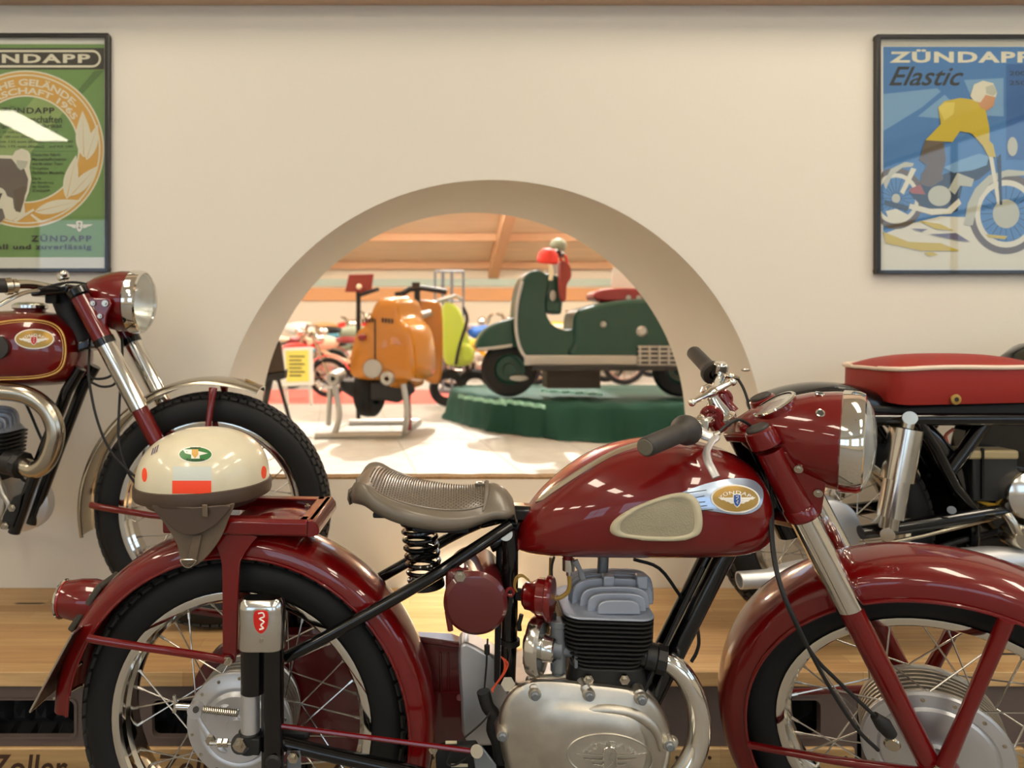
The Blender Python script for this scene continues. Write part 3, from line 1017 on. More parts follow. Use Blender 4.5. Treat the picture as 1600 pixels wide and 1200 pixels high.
# --- rear mudguard
def guard_profile(lip, crown, hw, t=0.004, sharp=0.55, flange=0.006):
    o = [(lip, hw+flange*0.3)]
    for k in range(17):
        a = PI/2-PI*k/16
        o.append((lip+(crown-lip)*abs(math.cos(a))**sharp, hw*math.sin(a)))
    o.append((lip, -hw-flange*0.3))
    i = [(r-t if abs(b) < hw*0.98 else r, b*(1-t/hw)) for r, b in reversed(o)]
    return o+i
def guard(C, l, xdir, lip, crown, hw, a0, a1, name, root, m='red', n=64, sharp=0.55):
    return MB().lathe(guard_profile(lip, crown, hw, sharp=sharp), C, l, n, xdir, a0, a1, loop=True).build(name, m, root, smooth=40)
def ang(C, px, py, o=0.0):
    q = F(px, py, o)-C
    return math.atan2(q.z, q.dot(BD))
# lathe angles turn about BN from BD: y = BN x BD = up
GA0 = -0.30
GA1 = PI-0.05
rg = guard(RC, BN, BD, 0.318, 0.362, 0.066, GA0, GA1, 'rear_mudguard', MC)
# side bead and seam of the mudguard
pts = []
for k in range(40):
    t = GA0+(GA1-GA0)*k/39
    pts.append(RC+(BD*math.cos(t)+ZU*math.sin(t))*0.318+BN*0.068)
MB().tube(pts, 0.0028, 8).build('edge_bead', 'red', rg)

# --- tail lamp, gasket, number plate
ta = math.radians(144.5)
td = BD*math.cos(ta)+ZU*math.sin(ta)
TL = RC+td*0.352
ax = (-BD*0.985+ZU*0.02).normalized()
tl = MB().lathe([(0.0, 0.0), (0.037, 0.0), (0.040, 0.02), (0.0395, 0.045), (0.036, 0.066), (0.033, 0.076), (0.0, 0.076)], TL-ax*0.002, ax, 36).build('tail_lamp', 'red', MC)
MB().lathe([(0.030, 0.073), (0.0345, 0.0735), (0.0355, 0.079), (0.031, 0.083), (0.0, 0.088)], TL-ax*0.002, ax, 36).build('lens', 'lens_tail', tl)
MB().ring(TL+ax*0.077, ax, 0.0345, 0.003, 36, 8).build('chrome_ring', 'chrome', tl)
tt = ZU*math.cos(ta)-BD*math.sin(ta)
g0 = RC+(BD*math.cos(ta-0.12)+ZU*math.sin(ta-0.12))*0.364; g1 = RC+(BD*math.cos(ta+0.17)+ZU*math.sin(ta+0.17))*0.364
MB().obox((g0+g1)/2+td*0.003, (g1-g0)/2, BN*0.038, td*0.006).build('rubber_gasket', 'gasket', tl, bevel=0.003)
p0 = F(113, 990, 0.095); p1 = F(47, 1112, 0.095)
nrm = (p1-p0).cross(BN).normalized()
pl = MB().obox((p0+p1)/2-BN*0.095, (p1-p0)/2, BN*0.095, nrm*0.0012).build('number_plate', 'plate_back', MC, bevel=0.001)
fr = MB()
cc = (p0+p1)/2-BN*0.095
crn = [cc+(p1-p0)/2*sx+BN*(0.095*sy) for sx, sy in ((-1, -1), (1, -1), (1, 1), (-1, 1))]
for k in range(4): fr.cyl(crn[k], crn[(k+1) % 4], 0.0022, n=8)
fr.build('plate_rim', 'alu_polish', pl)
br = MB().tube([F(128, 1035, 0.03), F(106, 1052, 0.03), F(98, 1060, 0.03)], 0.003, 8)
br.tube([F(128, 1070, 0.03), F(100, 1085, 0.03), F(84, 1092, 0.03)], 0.003, 8)
br.build('plate_bracket', 'nickel', pl)

# --- luggage rack
rz = H-(811-VY)*F(430, 811, 0.085).y/FPX
def rk(px, o, z):
    q = F(px, 800, o); q.z = z
    return q
rack = MB()
hgt = 0.030
x0, x1 = 285, 505
for s in (1, -1):
    a = rk(x0, 0, rz)+BN*0.085*s; b = rk(x1-6, 0, rz)+BN*0.085*s
    a = RC+BD*((a-RC).dot(BD))+BN*0.085*s; b = RC+BD*((b-RC).dot(BD))+BN*0.085*s
    a.z = b.z = rz
    # channel: flat top and outer flange with a soft lower edge
    n = BN*s
    sec = [n*0.0+ZU*0.0, n*-0.022, n*-0.022-ZU*0.003, n*-0.004-ZU*0.003, n*-0.004-ZU*hgt, n*0.0-ZU*hgt, n*0.004-ZU*(hgt-0.004), n*0.005-ZU*0.006]
    rack.loft([[a+q for q in sec], [b-BD*0.004+q for q in sec]], True)
e0 = RC+BD*((rk(x1, 0, rz)-RC).dot(BD)); e0.z = rz
s0 = RC+BD*((rk(x0, 0, rz)-RC).dot(BD)); s0.z = rz
rack.obox(e0-BD*0.012-ZU*0.0015, BD*0.014, BN*0.085, ZU*0.0015)
rack.obox(s0+BD*0.012-ZU*0.0015, BD*0.014, BN*0.085, ZU*0.0015)
# sloping front end
def rl(dx, w_, z0, z1): return [e0+BD*dx+BN*w_-ZU*z0, e0+BD*dx-BN*w_-ZU*z0, e0+BD*dx-BN*w_-ZU*z1, e0+BD*dx+BN*w_-ZU*z1]
rack.loft([rl(-0.010, 0.0895, 0.0, hgt), rl(0.0, 0.0890, 0.0, hgt-0.001), rl(0.008, 0.087, 0.010, hgt-0.004), rl(0.010, 0.085, 0.018, hgt-0.006)], True)
rko = rack.build('luggage_rack', 'red', MC, bevel=0.0015)
bolt(e0-BD*0.03-ZU*0.001, ZU, 0.006, 0.004, rko)
# dished plate inside the rack
pl_ = MB()
rows = []
for i in range(9):
    row = []
    for j in range(9):
        u, v = i/8, j/8*2-1
        c = e0-BD*(0.03+0.13*u)+BN*(0.066*v*(1-0.25*(1-u)))
        row.append(c-ZU*(0.016-0.012*(1-v*v)*math.sin(PI*min(1, u+0.15))))
    rows.append(row)
pl_.sheet(rows)
pl_.build('rack_plate', 'red', rko)
# rack support bracket on the near side, and on the far side
def bracket(o, nm='rack_support'):
    poly = [(338, 837), (398, 837), (394, 848), (378, 872), (373, 900), (369, 1022), (362, 1036), (352, 1036), (348, 1022), (347, 900), (344, 872), (338, 850)]
    q = [F(x, y, 0.083) for x, y in spline(poly, 3, True)]
    q = [p-BN*(0.083-o)+BN*0.0 for p in q]
    return MB().prism(q, -BN*0.006*(1 if o > 0 else -1)).build(nm, 'red', MC, bevel=0.002)
bs = bracket(0.083); bracket(-0.083)
bolt(F(357, 1031, 0.086), BN, 0.009, 0.006, bs)
# stay from the mudguard to the bracket
MB().tube([F(x, y, 0.087) for x, y in spline([(138, 997), (165, 1002), (230, 1012), (300, 1022), (345, 1030), (358, 1031)], 4)], 0.0075, 10, flat=0.8).build('mudguard_stay', 'red', MC)
MB().tube([F(x, y, 0.087)-BN*0.174 for x, y in [(138, 997), (230, 1012), (358, 1031)]], 0.0075, 10).build('mudguard_stay', 'red', MC)

# --- plunger suspension (near and far)
def plunger(s, full):
    def G(px, py, o=0.12):
        q = F(px, py, o)
        return q if s > 0 else q-BN*(2*o)
    capc = [(G(393, 0), 0.0205), (G(426, 0), 0.0205)]
    def stadium(pxl, pxr, py, r, n=12, o=0.12):
        a = G(pxl, py, o); b = G(pxr, py, o)
        e = (b-a).normalized(); m = Vector((e.y, -e.x, 0)).normalized()
        L = []
        for k in range(n+1):
            t = -PI/2+PI*k/n; L.append(b+e*(r*math.cos(t))+m*(r*math.sin(t)))
        for k in range(n+1):
            t = PI/2+PI*k/n; L.append(a+e*(r*math.cos(t))+m*(r*math.sin(t)))
        return L
    cap = MB().loft([stadium(393, 426, 1010, 0.0225), stadium(393, 426, 1008, 0.0232), stadium(393, 426, 948, 0.0226), stadium(393, 426, 938, 0.020), stadium(393, 426, 933, 0.015)], True)
    bv = cap.bvh()
    c = cap.build('plunger_cap', 'alu_polish', MC, smooth=40)
    MB().cyl(G(395, 1008), G(395, 1080), 0.0208, n=28).build('plunger_tube', 'black_paint', MC)
    MB().cyl(G(426, 1008), G(426, 1330), 0.0195, n=28).build('plunger_tube', 'black_paint', MC)
    MB().cyl(G(391, 1080), G(391, 1141), 0.0165, n=28).build('slider_sleeve', 'alu_light', MC)
    cl = MB().cyl(G(390, 1141), G(390, 1172), 0.019, n=20)
    cl.obox(G(392, 1158), BD*0.020, BN*0.018, ZU*0.014)
    clo = cl.build('axle_clamp', 'black_matte', MC, bevel=0.002)
    if full:
        bolt(G(376, 1162, 0.138), BN, 0.012, 0.008, clo)
        MB().cyl(G(376, 1162, 0.13), G(376, 1162, 0.139), 0.0165, n=20).build('washer', 'black_matte', clo)
        MB().tube([G(328, 1161, 0.13), G(366, 1162, 0.13)], 0.0035, 8).build('adjuster_screw', 'nickel', clo)
        for x in (344, 353): MB().cyl(G(x-3, 1161, 0.13), G(x+3, 1161, 0.13), 0.0075, n=6).build('adjuster_nut', 'nickel', clo)
        # red shield badge
        sh = spline([(396, 954), (408, 951), (420, 954), (421, 972), (417, 985), (408, 992), (399, 985), (395, 972)], 3, True)
        decal(bv, sh, 0.0010, 3).build('shield_rim', 'alu_polish', c)
        cx, cy = 408, 971
        dd = decal(bv, [(cx+(x-cx)*0.86, cy+(y-cy)*0.88) for x, y in sh], 0.0016, 3).build('shield', 'red_enamel', c)
        mb = MB()
        for st in ([(404, 958), (411, 957), (413, 963), (406, 966), (413, 971), (408, 976), (412, 981), (406, 983)],):
            mb.tube([hit2(bv, x, y, 0.0019, (cx, cy)) for x, y in spline(st, 3)], 0.0014, 6)
        mb.build('rider_emblem', 'white_enamel', dd)
        q = hit2(bv, 408, 1001, 0.0005, (408, 990))
        MB().cyl(q, q+BN*0.0015, 0.0035, n=10).build('screw', 'nickel', c)
        MB().lathe([(0.0, 0.004), (0.010, 0.004), (0.014, 0.0)], F(427, 1192, 0.14), BN, 20).build('lower_boss', 'black_matte', MC)
plunger(1, True); plunger(-1, False)

# brake lever, spring and wing nut on the rear hub
hb = MB().tube([F(x, y, 0.10) for x, y in ((305, 1108), (312, 1128), (325, 1148), (334, 1158))], [0.006, 0.0055, 0.006, 0.009], 10, flat=0.6)
hb.lathe([(0.0, 0.008), (0.013, 0.008), (0.014, 0.004), (0.014, -0.006), (0.0, -0.006)], F(306, 1109, 0.10), BN, 20)
hbo = hb.build('brake_lever', 'alu_light', MC)
MB().cyl(F(306, 1109, 0.109), F(306, 1109, 0.1115), 0.0055, n=14).build('pivot_hole', 'ink', hbo)
bolt(F(330, 1155, 0.108), BN, 0.009, 0.006, hbo)
sp = []
for k in range(18*10+1):
    t = k/10; u = k/180
    c = F(316+u*(372-316), 1108+u*6, 0.098)
    sp.append(c+ZU*(0.0058*math.cos(2*PI*t))+BN*(0.0058*math.sin(2*PI*t)))
MB().tube(sp, 0.0011, 5).build('return_spring', 'nickel', MC)
wnm = MB().cyl(F(276, 1104, 0.10), F(300, 1105, 0.10), 0.0055, n=12)
wnm.tube([F(272, 1086, 0.10), F(274, 1096, 0.10), F(274, 1104, 0.10), F(272, 1113, 0.10)], 0.0035, 8)
wnm.build('wing_nut', 'chrome', MC)
MB().tube([F(430, 1133, 0.125), F(560, 1150, 0.125), F(742, 1174, 0.125)], 0.0042, 8).build('brake_rod', 'red', MC)
st = MB().obox(F(462, 1146, 0.08), BD*0.026, BN*0.008, ZU*0.011).build('torque_arm', 'black_matte', MC, bevel=0.008)

# --- frame tubes
stay = [(447, 1027), (500, 1000), (580, 956), (660, 910), (720, 874), (765, 850), (800, 832)]
for o in (0.088, -0.088):
    q = [F(x, y, 0.088)-BN*(0.088-o) for x, y in spline(stay, 4)]
    # draws in towards the seat post
    N = len(q)
    q = [p-BN*(math.copysign(0.05, o)*max(0, (k/N-0.55)/0.45)) for k, p in enumerate(q)]
    MB().tube(q, 0.0105, 14).build('upper_stay', 'black_paint', MC)
    lo = [F(x, y, 0.10)-BN*(0.10-o*1.13) for x, y in ((436, 1160), (520, 1180), (640, 1206), (760, 1240), (900, 1285))]
    MB().tube(lo, 0.0125, 14).build('lower_stay', 'black_paint', MC)
MB().tube([F(x, y, 0.03) for x, y in ((797, 826), (797, 900), (796, 980), (793, 1062))], 0.0148, 16).build('seat_post', 'black_paint', MC)
MB().tube([F(x, y, 0.0) for x, y in ((785, 826), (783, 940), (781, 1065))], 0.011, 14).build('wiring_tube', 'black_matte', MC)
MB().cyl(F(797, 998, 0.03), F(797, 1006, 0.03), 0.018, n=20).build('post_band', 'black_matte', MC)
MB().tube([F(x, y, 0) for x, y in ((765, 850), (800, 835), (900, 800), (1000, 770), (1140, 735))], 0.016, 14).build('top_tube', 'black_paint', MC)
for o in (0.026, -0.026):
    MB().tube([F(x, y, 0.02)-BN*(0.02-o) for x, y in ((1150, 830), (1120, 885), (1070, 985), (1020, 1085), (1000, 1130))], 0.0165, 16).build('down_tube', 'black_paint', MC)
MB().tube([F(x, y, 0.058) for x, y in ((1098, 886), (1062, 960), (1025, 1040), (1006, 1080))], 0.004, 8).build('cable', 'black_matte', MC)
# saddle nose bracket
MB().loft([[F(x, y, 0)+BN*b for b, dz in () ] for x, y in ()] or [[F(748, 812, 0)+BN*0.022*sx+ZU*0.014*sz for sx, sz in ((-1, -1), (1, -1), (1, 1), (-1, 1))],
          [F(790, 800, 0)+BN*0.020*sx+ZU*0.016*sz for sx, sz in ((-1, -1), (1, -1), (1, 1), (-1, 1))],
          [F(842, 802, 0)+BN*0.020*sx+ZU*0.015*sz for sx, sz in ((-1, -1), (1, -1), (1, 1), (-1, 1))]]).build('saddle_bracket', 'black_paint', MC, bevel=0.008, bseg=3)
MB().obox(F(806, 826, 0), BD*0.016, BN*0.012, ZU*0.03).build('frame_lug', 'black_paint', MC, bevel=0.005)
MB().cyl(F(790, 834, 0.045), F(790, 834, -0.045), 0.0125, n=20).build('pivot_sleeve', 'nickel', MC)

# --- saddle
sadtab = [  # t, pixel x, pixel y (crown), half width, edge drop, skirt
    (0.0, 556, 756, 0.050, 0.006, 0.020), (0.06, 566, 741, 0.088, 0.006, 0.030), (0.13, 583, 737, 0.108, 0.010, 0.030), (0.2, 602, 745, 0.117, 0.014, 0.028), (0.32, 632, 752, 0.122, 0.020, 0.026),
    (0.45, 664, 756, 0.117, 0.026, 0.024), (0.58, 697, 759, 0.101, 0.032, 0.022), (0.70, 727, 760, 0.079, 0.036, 0.020), (0.80, 750, 757, 0.059, 0.038, 0.018), (0.88, 770, 754, 0.050, 0.036, 0.018), (0.95, 790, 764, 0.046, 0.026, 0.016), (1.0, 801, 778, 0.034, 0.012, 0.012)]
def saddle_pt(t, ph):
    px, py, hw, dr, sk = interp(sadtab, t)
    c = F(px, py, 0)
    v = math.sin(ph)
    # raised rim round the rear edge
    lip = 0.010*math.exp(-((abs(v)-0.93)/0.08)**2)*max(0, 1-t/0.55)
    return c+BN*(hw*v)-ZU*(dr*(v*v)**0.9-lip)
rows = []
NT, NPH = 46, 34
for i in range(NT+1):
    t = i/NT
    px, py, hw, dr, sk = interp(sadtab, t)
    row = []
    for s in (-1,):
        e = saddle_pt(t, -PI/2)
        row += [e-ZU*sk+BN*(-0.004), e-ZU*sk*0.5+BN*(-0.006), e-ZU*sk*0.15-BN*0.003]
    for k in range(NPH+1):
        row.append(saddle_pt(t, -PI/2+PI*k/NPH))
    e = saddle_pt(t, PI/2)
    row += [e-ZU*sk*0.15+BN*0.003, e-ZU*sk*0.5+BN*0.006, e-ZU*sk+BN*0.004]
    rows.append(row)
sm = MB().sheet(rows)
# rear skirt
r0 = rows[0]
r0b = [r0[k]+(F(556, 756, 0)-r0[k])*0.0 for k in range(len(r0))]
rt = r0[3:-3]
sm.sheet([rt, [p-BD*0.007-ZU*0.005 for p in rt], [p-BD*0.008-ZU*0.016 for p in rt], [p-BD*0.004-ZU*0.026 for p in rt]])
sm.sheet([rows[-1], [p+BD*0.004-ZU*0.014 for p in rows[-1]]])
sb = sm.bvh()
sad = sm.build('saddle', 'saddle_rubber', MC, smooth=60)
sol = sad.modifiers.new('thickness', 'SOLIDIFY'); sol.thickness = 0.004
# knobbed tread of the saddle top
kn = MB()
for i in range(46):
    t = 0.13+0.70*i/45
    for k in range(20):
        v = -0.80+1.60*(k+0.5*(i % 2))/19.5
        if abs(v) > 0.80: continue
        if t < 0.2 and abs(v) > 0.80*math.sqrt(max(0, 1-((0.2-t)/0.08)**2)): continue
        ph = math.asin(v)
        c = saddle_pt(t, ph); c2 = saddle_pt(min(1, t+0.01), ph); c3 = saddle_pt(t, math.asin(min(0.99, v+0.02)))
        ex = (c2-c).normalized(); ey = (c3-c).normalized(); ez = ex.cross(ey).normalized()
        if ez.z < 0: ez = -ez
        w = interp(sadtab, t)[2]/20*0.75
        b = len(kn.v)
        kn.v += [tuple(c+ex*0.0026-ez*0.001), tuple(c+ey*w-ez*0.001), tuple(c-ex*0.0026-ez*0.001), tuple(c-ey*w-ez*0.001), tuple(c+ez*0.0026)]
        kn.f += [(b, b+1, b+4), (b+1, b+2, b+4), (b+2, b+3, b+4), (b+3, b, b+4)]
MB().tube([saddle_pt(0.845-0.03*(k/16-0.5)**2*4, -1.35+2.7*k/16)+ZU*0.001 for k in range(17)], [0.0015+0.003*math.sin(PI*k/16) for k in range(17)], 8).build('front_ridge', 'saddle_rubber', sad)
MB().tube([saddle_pt(0.10+0.72*k/30, math.asin(0.84)) for k in range(31)], 0.0022, 8).build('field_edge', 'saddle_rubber', sad)
kn.build('saddle_knobs', 'saddle_rubber', sad, smooth=0, kind='stuff')
wp = MB()
c = saddle_pt(0.80, 0.0)
wp.obox(c+ZU*0.002, BD*0.008, BN*0.010, ZU*0.002); wp.obox(c+ZU*0.0025, BD*0.004, BN*0.006, ZU*0.003)
wp.build('saddle_emblem', 'saddle_rubber', sad, bevel=0.001)
un = MB().obox(F(690, 812, 0.0), BD*0.05, BN*0.07, ZU*0.005)
un.obox(F(640, 790, 0.0), BD*0.06, BN*0.075, ZU*0.005)
un.cyl(F(605, 790, 0.06), F(605, 800, 0.06), 0.006, n=6)
un.build('saddle_pan', 'black_matte', sad, bevel=0.004)
# coil spring
sp = []
turns = 7.6
for k in range(int(turns*24)+1):
    u = k/(turns*24); t = 2*PI*k/24
    c = F(653+u*12, 812+u*96, 0.0)
    sp.append(c+BD*(0.0305*math.cos(t))+BN*(0.0305*math.sin(t)))
MB().tube(sp, 0.0042, 8).build('saddle_spring', 'black_paint', MC)
MB().cyl(F(666, 908, 0.0), F(667, 916, 0.0), 0.034, n=24).build('spring_seat', 'black_matte', MC)

# --- fuel tank
ttab = [  # pixel x on the centre plane, top y, bottom y, half width, exponent
    (803, 836, 853, 0.016, 2.0), (812, 812, 858, 0.036, 2.0), (826, 790, 860, 0.056, 2.1), (850, 763, 861, 0.078, 2.15), (885, 733, 861, 0.098, 2.2), (925, 708, 860, 0.113, 2.25), (970, 692, 859, 0.124, 2.3),
    (1020, 684, 858, 0.130, 2.35), (1065, 684, 857, 0.131, 2.4), (1105, 693, 856, 0.127, 2.4), (1135, 704, 854, 0.118, 2.4), (1160, 718, 850, 0.102, 2.4), (1178, 738, 842, 0.080, 2.4), (1190, 768, 826, 0.050, 2.2), (1194, 792, 812, 0.012, 2.0)]
loops = []
xs = [803+(1194-803)*k/40 for k in range(41)]
xs = xs[:1]+[805, 808]+xs[1:-2]+[1176, 1183, 1188, 1191.5, 1194]
xs = sorted(set(xs))
for x in xs:
    ty, by, hw, ex = interp(ttab, x)
    a = F(x, ty, 0); bq = F(x, by, 0)
    cz = (a.z*0.42+bq.z*0.58)
    L = []
    for k in range(44):
        t = 2*PI*k/44
        cs, sn = math.cos(t), math.sin(t)
        yy = hw*math.copysign(abs(cs)**(2/ex), cs)
        hz = (a.z-cz) if sn > 0 else (cz-bq.z)
        e2 = ex if sn > 0 else ex*1.35
        zz = cz+hz*math.copysign(abs(sn)**(2/e2), sn)
        L.append(Vector((a.x, a.y, zz))+BN*yy)
    loops.append(L)
tk = MB().loft(loops, True)
TB = tk.bvh()
tank = tk.build('fuel_tank', 'red', MC, smooth=60)
# bright strip along the ridge
stp = []
for k in range(26):
    x = 829+(1000-829)*k/25
    ty = interp(ttab, x)[0]
    pass
stp = [hit2(TB, x, y, 0.0006, (950, 760)) for x, y in spline([(837, 785), (868, 763), (900, 742), (930, 724), (960, 708), (988, 698), (1012, 692)], 6)]
sm = MB()
rows = []
for k, p in enumerate(stp):
    w = 0.0085*min(1, (k+0.5)/2.5)
    up_ = (BN*0.35+ZU).normalized(); sd_ = (BN-ZU*0.35).normalized()
    rows.append([p-sd_*w-up_*0.003, p-sd_*w+up_*0.001, p+up_*0.0022, p+sd_*w+up_*0.001, p+sd_*w-up_*0.003])
sm.sheet(rows)
sm.build('tank_strip', 'nickel', tank)
# seam bead at the foot of the tank
# rear lug
MB().lathe([(0.0, 0.006), (0.013, 0.006), (0.016, 0.003), (0.016, -0.006), (0.0, -0.006)], F(800, 850, 0.03), BN, 24).build('tank_lug', 'red', tank)
MB().ring(F(800, 850, 0.037), BN, 0.008, 0.0025, 20, 6).build('lug_washer', 'black_matte', tank)
bolt(F(800, 850, 0.036), BN, 0.0055, 0.003, tank)
# badge panel, badge, knee pad
pan = spline([(1020, 800), (1040, 782), (1066, 769), (1100, 757), (1140, 748.5), (1172, 750), (1188, 762), (1191, 777), (1186, 792), (1172, 801), (1148, 803.5), (1110, 798), (1080, 796), (1050, 810), (1030, 812)], 4, True)
po = decal(TB, pan, 0.0022, 5).build('badge_panel', 'badge_silver', tank, smooth=60)
ln = MB()
for a, b in (((1069, 771), (1103, 766)), ((1081, 778), (1100, 775)), ((1088, 785), (1101, 784)), ((1093, 791), (1104, 790)), ((1095, 797), (1113, 796))):
    ln.tube([hit2(TB, a[0]+(b[0]-a[0])*k/5, a[1]+(b[1]-a[1])*k/5, 0.0023, (1090, 780)) for k in range(6)], 0.0007, 6)
ln.build('speed_line', 'ink', po, smooth=0)
ex = ell(1147, 779.5, 37.5, 21.5, 40, 0.06)
bo = decal(TB, ex, 0.0036, 3).build('badge', 'white_enamel', tank, smooth=60)
decal(TB, ell(1147, 779.5, 34.8, 19, 40, 0.06), 0.0044, 3).build('badge_field', 'gold', bo, smooth=60)
def on(bv, lift, fb):
    return lambda x, y: hit2(bv, x, y, lift, fb)
S = on(TB, 0.0052, (1147, 780))
def fan_text(string, cx, cy, rx, ry, h, a0, a1, S, bold=0.02):
    def fn(u, v):
        a = a0+(a1-a0)*u
        return S(cx+(rx+h*v)*math.cos(a), cy-(ry+h*v)*math.sin(a))
    return letters(string, fn, bold, 1.15)
fan_text('ZÜNDAPP', 1147, 790, 27, 17.5, 6.5, math.radians(148), math.radians(28), S).build('lettering', 'white_enamel', bo, smooth=0)
def wings(S, cx, cy, w, h, mw, ms, mi, parent, k=1):
    for sx in (-1, 1):
        for j, (y0, y1, xa) in enumerate(((-0.16, -0.02, 0.5), (0.0, 0.10, 0.36), (0.12, 0.22, 0.24))):
            MB().add([S(cx+sx*w*0.10, cy+h*y0), S(cx+sx*w*xa, cy+h*(y0-0.02)), S(cx+sx*w*(xa-0.07), cy+h*y1), S(cx+sx*w*0.10, cy+h*y1)], [(0, 1, 2, 3)]).build('wing', mw, parent, smooth=0)
    pts = [(-0.10, -0.36), (0, -0.42), (0.10, -0.36), (0.10, 0.10), (0.06, 0.34), (0, 0.48), (-0.06, 0.34), (-0.10, 0.10)]
    MB().add([S(cx+w*x*1.15, cy+h*y*1.05) for x, y in pts], [tuple(range(8))]).build('shield_rim', mw, parent, smooth=0)
    def S2(x, y):
        q = S(x, y); return q-(q-Vector((0, 0, H))).normalized()*0.0006
    MB().add([S2(cx+w*x*0.9, cy+h*y*0.88) for x, y in pts], [tuple(range(8))]).build('shield', ms, parent, smooth=0)
    def S3(x, y):
        q = S(x, y); return q-(q-Vector((0, 0, H))).normalized()*0.0012
    MB().tube([S3(cx+w*x, cy+h*y) for x, y in ((-0.03, -0.24), (0.03, -0.26), (0.03, -0.14), (-0.03, -0.04), (0.03, 0.04), (-0.02, 0.14), (0.02, 0.22))], 0.0006*k, 5).build('rider_emblem', mi, parent, smooth=0)
wings(S, 1149, 781.5, 56, 23, 'white_enamel', 'blue_enamel', 'white_enamel', bo)
kp = spline([(953, 827), (960, 812), (985, 795), (1015, 782), (1048, 772), (1072, 770.5), (1088, 780), (1095, 798), (1096, 822), (1088, 836), (1062, 842), (1020, 842.5), (985, 840), (962, 836)], 4, True)
cx, cy = sum(p[0] for p in kp)/len(kp), sum(p[1] for p in kp)/len(kp)
pad = MB()
lv = ((1.0, -0.001), (1.0, 0.004), (0.965, 0.008), (0.90, 0.010), (0.84, 0.0092), (0.80, 0.0065))
pad.loft([[hit2(TB, cx+(x-cx)*s, cy+(y-cy)*s, h, (cx, cy)) for x, y in kp] for s, h in lv], False)
padO = pad.build('knee_pad', 'cream_pad', tank, smooth=70)
decal(TB, [(cx+(x-cx)*0.815, cy+(y-cy)*0.815) for x, y in kp], 0.0066, 6, rim=False).build('pad_field', 'cream_pad_in', padO, smooth=60)
S = on(TB, 0.0078, (cx, cy))
mb = MB()
for sx in (-1, 1):
    mb.add([S(1030+sx*3, 812), S(1030+sx*26, 810), S(1030+sx*19, 818), S(1030+sx*10, 820), S(1030+sx*4, 822)], [(0, 1, 2, 3, 4)])
mb.add([S(x, y) for x, y in ((1026, 805), (1034, 805), (1035, 820), (1030, 828), (1025, 820))], [(0, 1, 2, 3, 4)])
mb.build('pad_emblem', 'cream_pad_in', padO, smooth=0)
# tap, fuel hose
tp = MB().cyl(F(887, 862, 0.05), F(887, 874, 0.05), 0.011, 0.008, 16)
tp.build('tap_boss', 'red', tank)
tp = MB().cyl(F(888, 873, 0.05), F(888, 891, 0.05), 0.011, n=16); tp.cyl(F(889, 891, 0.05), F(889, 899, 0.05), 0.005, n=10)
tpo = tp.build('fuel_tap', 'alu_polish', MC)
MB().tube([F(x, y, 0.066) for x, y in ((898, 876), (906, 890), (911, 905))], [0.006, 0.004, 0.0062], 10, flat=0.6).build('tap_lever', 'carb_grey', tpo)
MB().tube([F(x, y, 0.05) for x, y in spline([(889, 897), (890, 915), (886, 926), (874, 934), (860, 934)], 5)], 0.0038, 10).build('fuel_hose', 'hose_amber', MC)
MB().tube([F(x, y, 0.0) for x, y in spline([(861, 872), (860, 900), (858, 930)], 4)], 0.0035, 8).build('fuel_hose', 'hose_amber', MC)

# --- round tool canister
cc = F(743, 946, 0.115)
cn = MB().lathe([(0.0, 0.0), (0.030, -0.0005), (0.048, -0.004), (0.053, -0.009), (0.0548, -0.011), (0.0548, -0.018), (0.052, -0.020), (0.052, -0.16), (0.0, -0.16)], cc, BN, 56)
cno = cn.build('tool_canister', 'red_dark', MC)
MB().obox(F(716, 908, 0.07), BD*0.022, BN*0.03, ZU*0.03).build('canister_mount', 'red_dark', cno, bevel=0.012, bseg=3)
bolt(F(719, 899, 0.108), BN, 0.010, 0.006, cno)
h1 = MB().cyl(F(699, 955, 0.10), F(704, 985, 0.10), 0.005, n=8); h1.build('hinge', 'red_dark', cno)
MB().ring(F(797, 925, 0.10), BN, 0.006, 0.0028, 16, 6).build('clasp', 'red', cno)
MB().tube([F(x, y, 0.06) for x, y in ((762, 998), (761, 1015), (760, 1040), (757, 1075))], 0.0017, 6).build('cable', 'black_matte', MC)
MB().cyl(F(761, 1008, 0.06), F(761, 1022, 0.06), 0.005, n=8).build('cable_end', 'black_matte', MC)

# --- horn
hx = (BD*0.95+BN*0.30).normalized()
hc = F(820, 930, 0.045)
hn = MB().lathe([(0.0, -0.004), (0.018, -0.003), (0.024, 0.002), (0.025, 0.012), (0.030, 0.020), (0.0335, 0.024), (0.0345, 0.038), (0.040, 0.0405), (0.0405, 0.046), (0.037, 0.050), (0.0, 0.052)], hc, hx, 40)
hno = hn.build('horn', 'red', MC)
MB().obox(hc-hx*0.010, hx*0.008, BN*0.006, ZU*0.010).build('horn_bracket', 'black_matte', hno, bevel=0.002)
for q in ((0.0, 0.0), (0.6, 0.003)):
    MB().tube([F(x+q[1]*600, y+q[1]*900, 0.055) for x, y in spline([(826, 906), (815, 898), (806, 902), (803, 915), (806, 922)], 4)], 0.0016, 6).build('horn_wire', 'hose_amber', hno)
MB().tube([F(x, y, 0.05) for x, y in spline([(866, 870), (862, 890), (864, 935), (864, 958), (866, 972)], 4)], 0.0022, 6).build('throttle_cable', 'black_matte', MC)

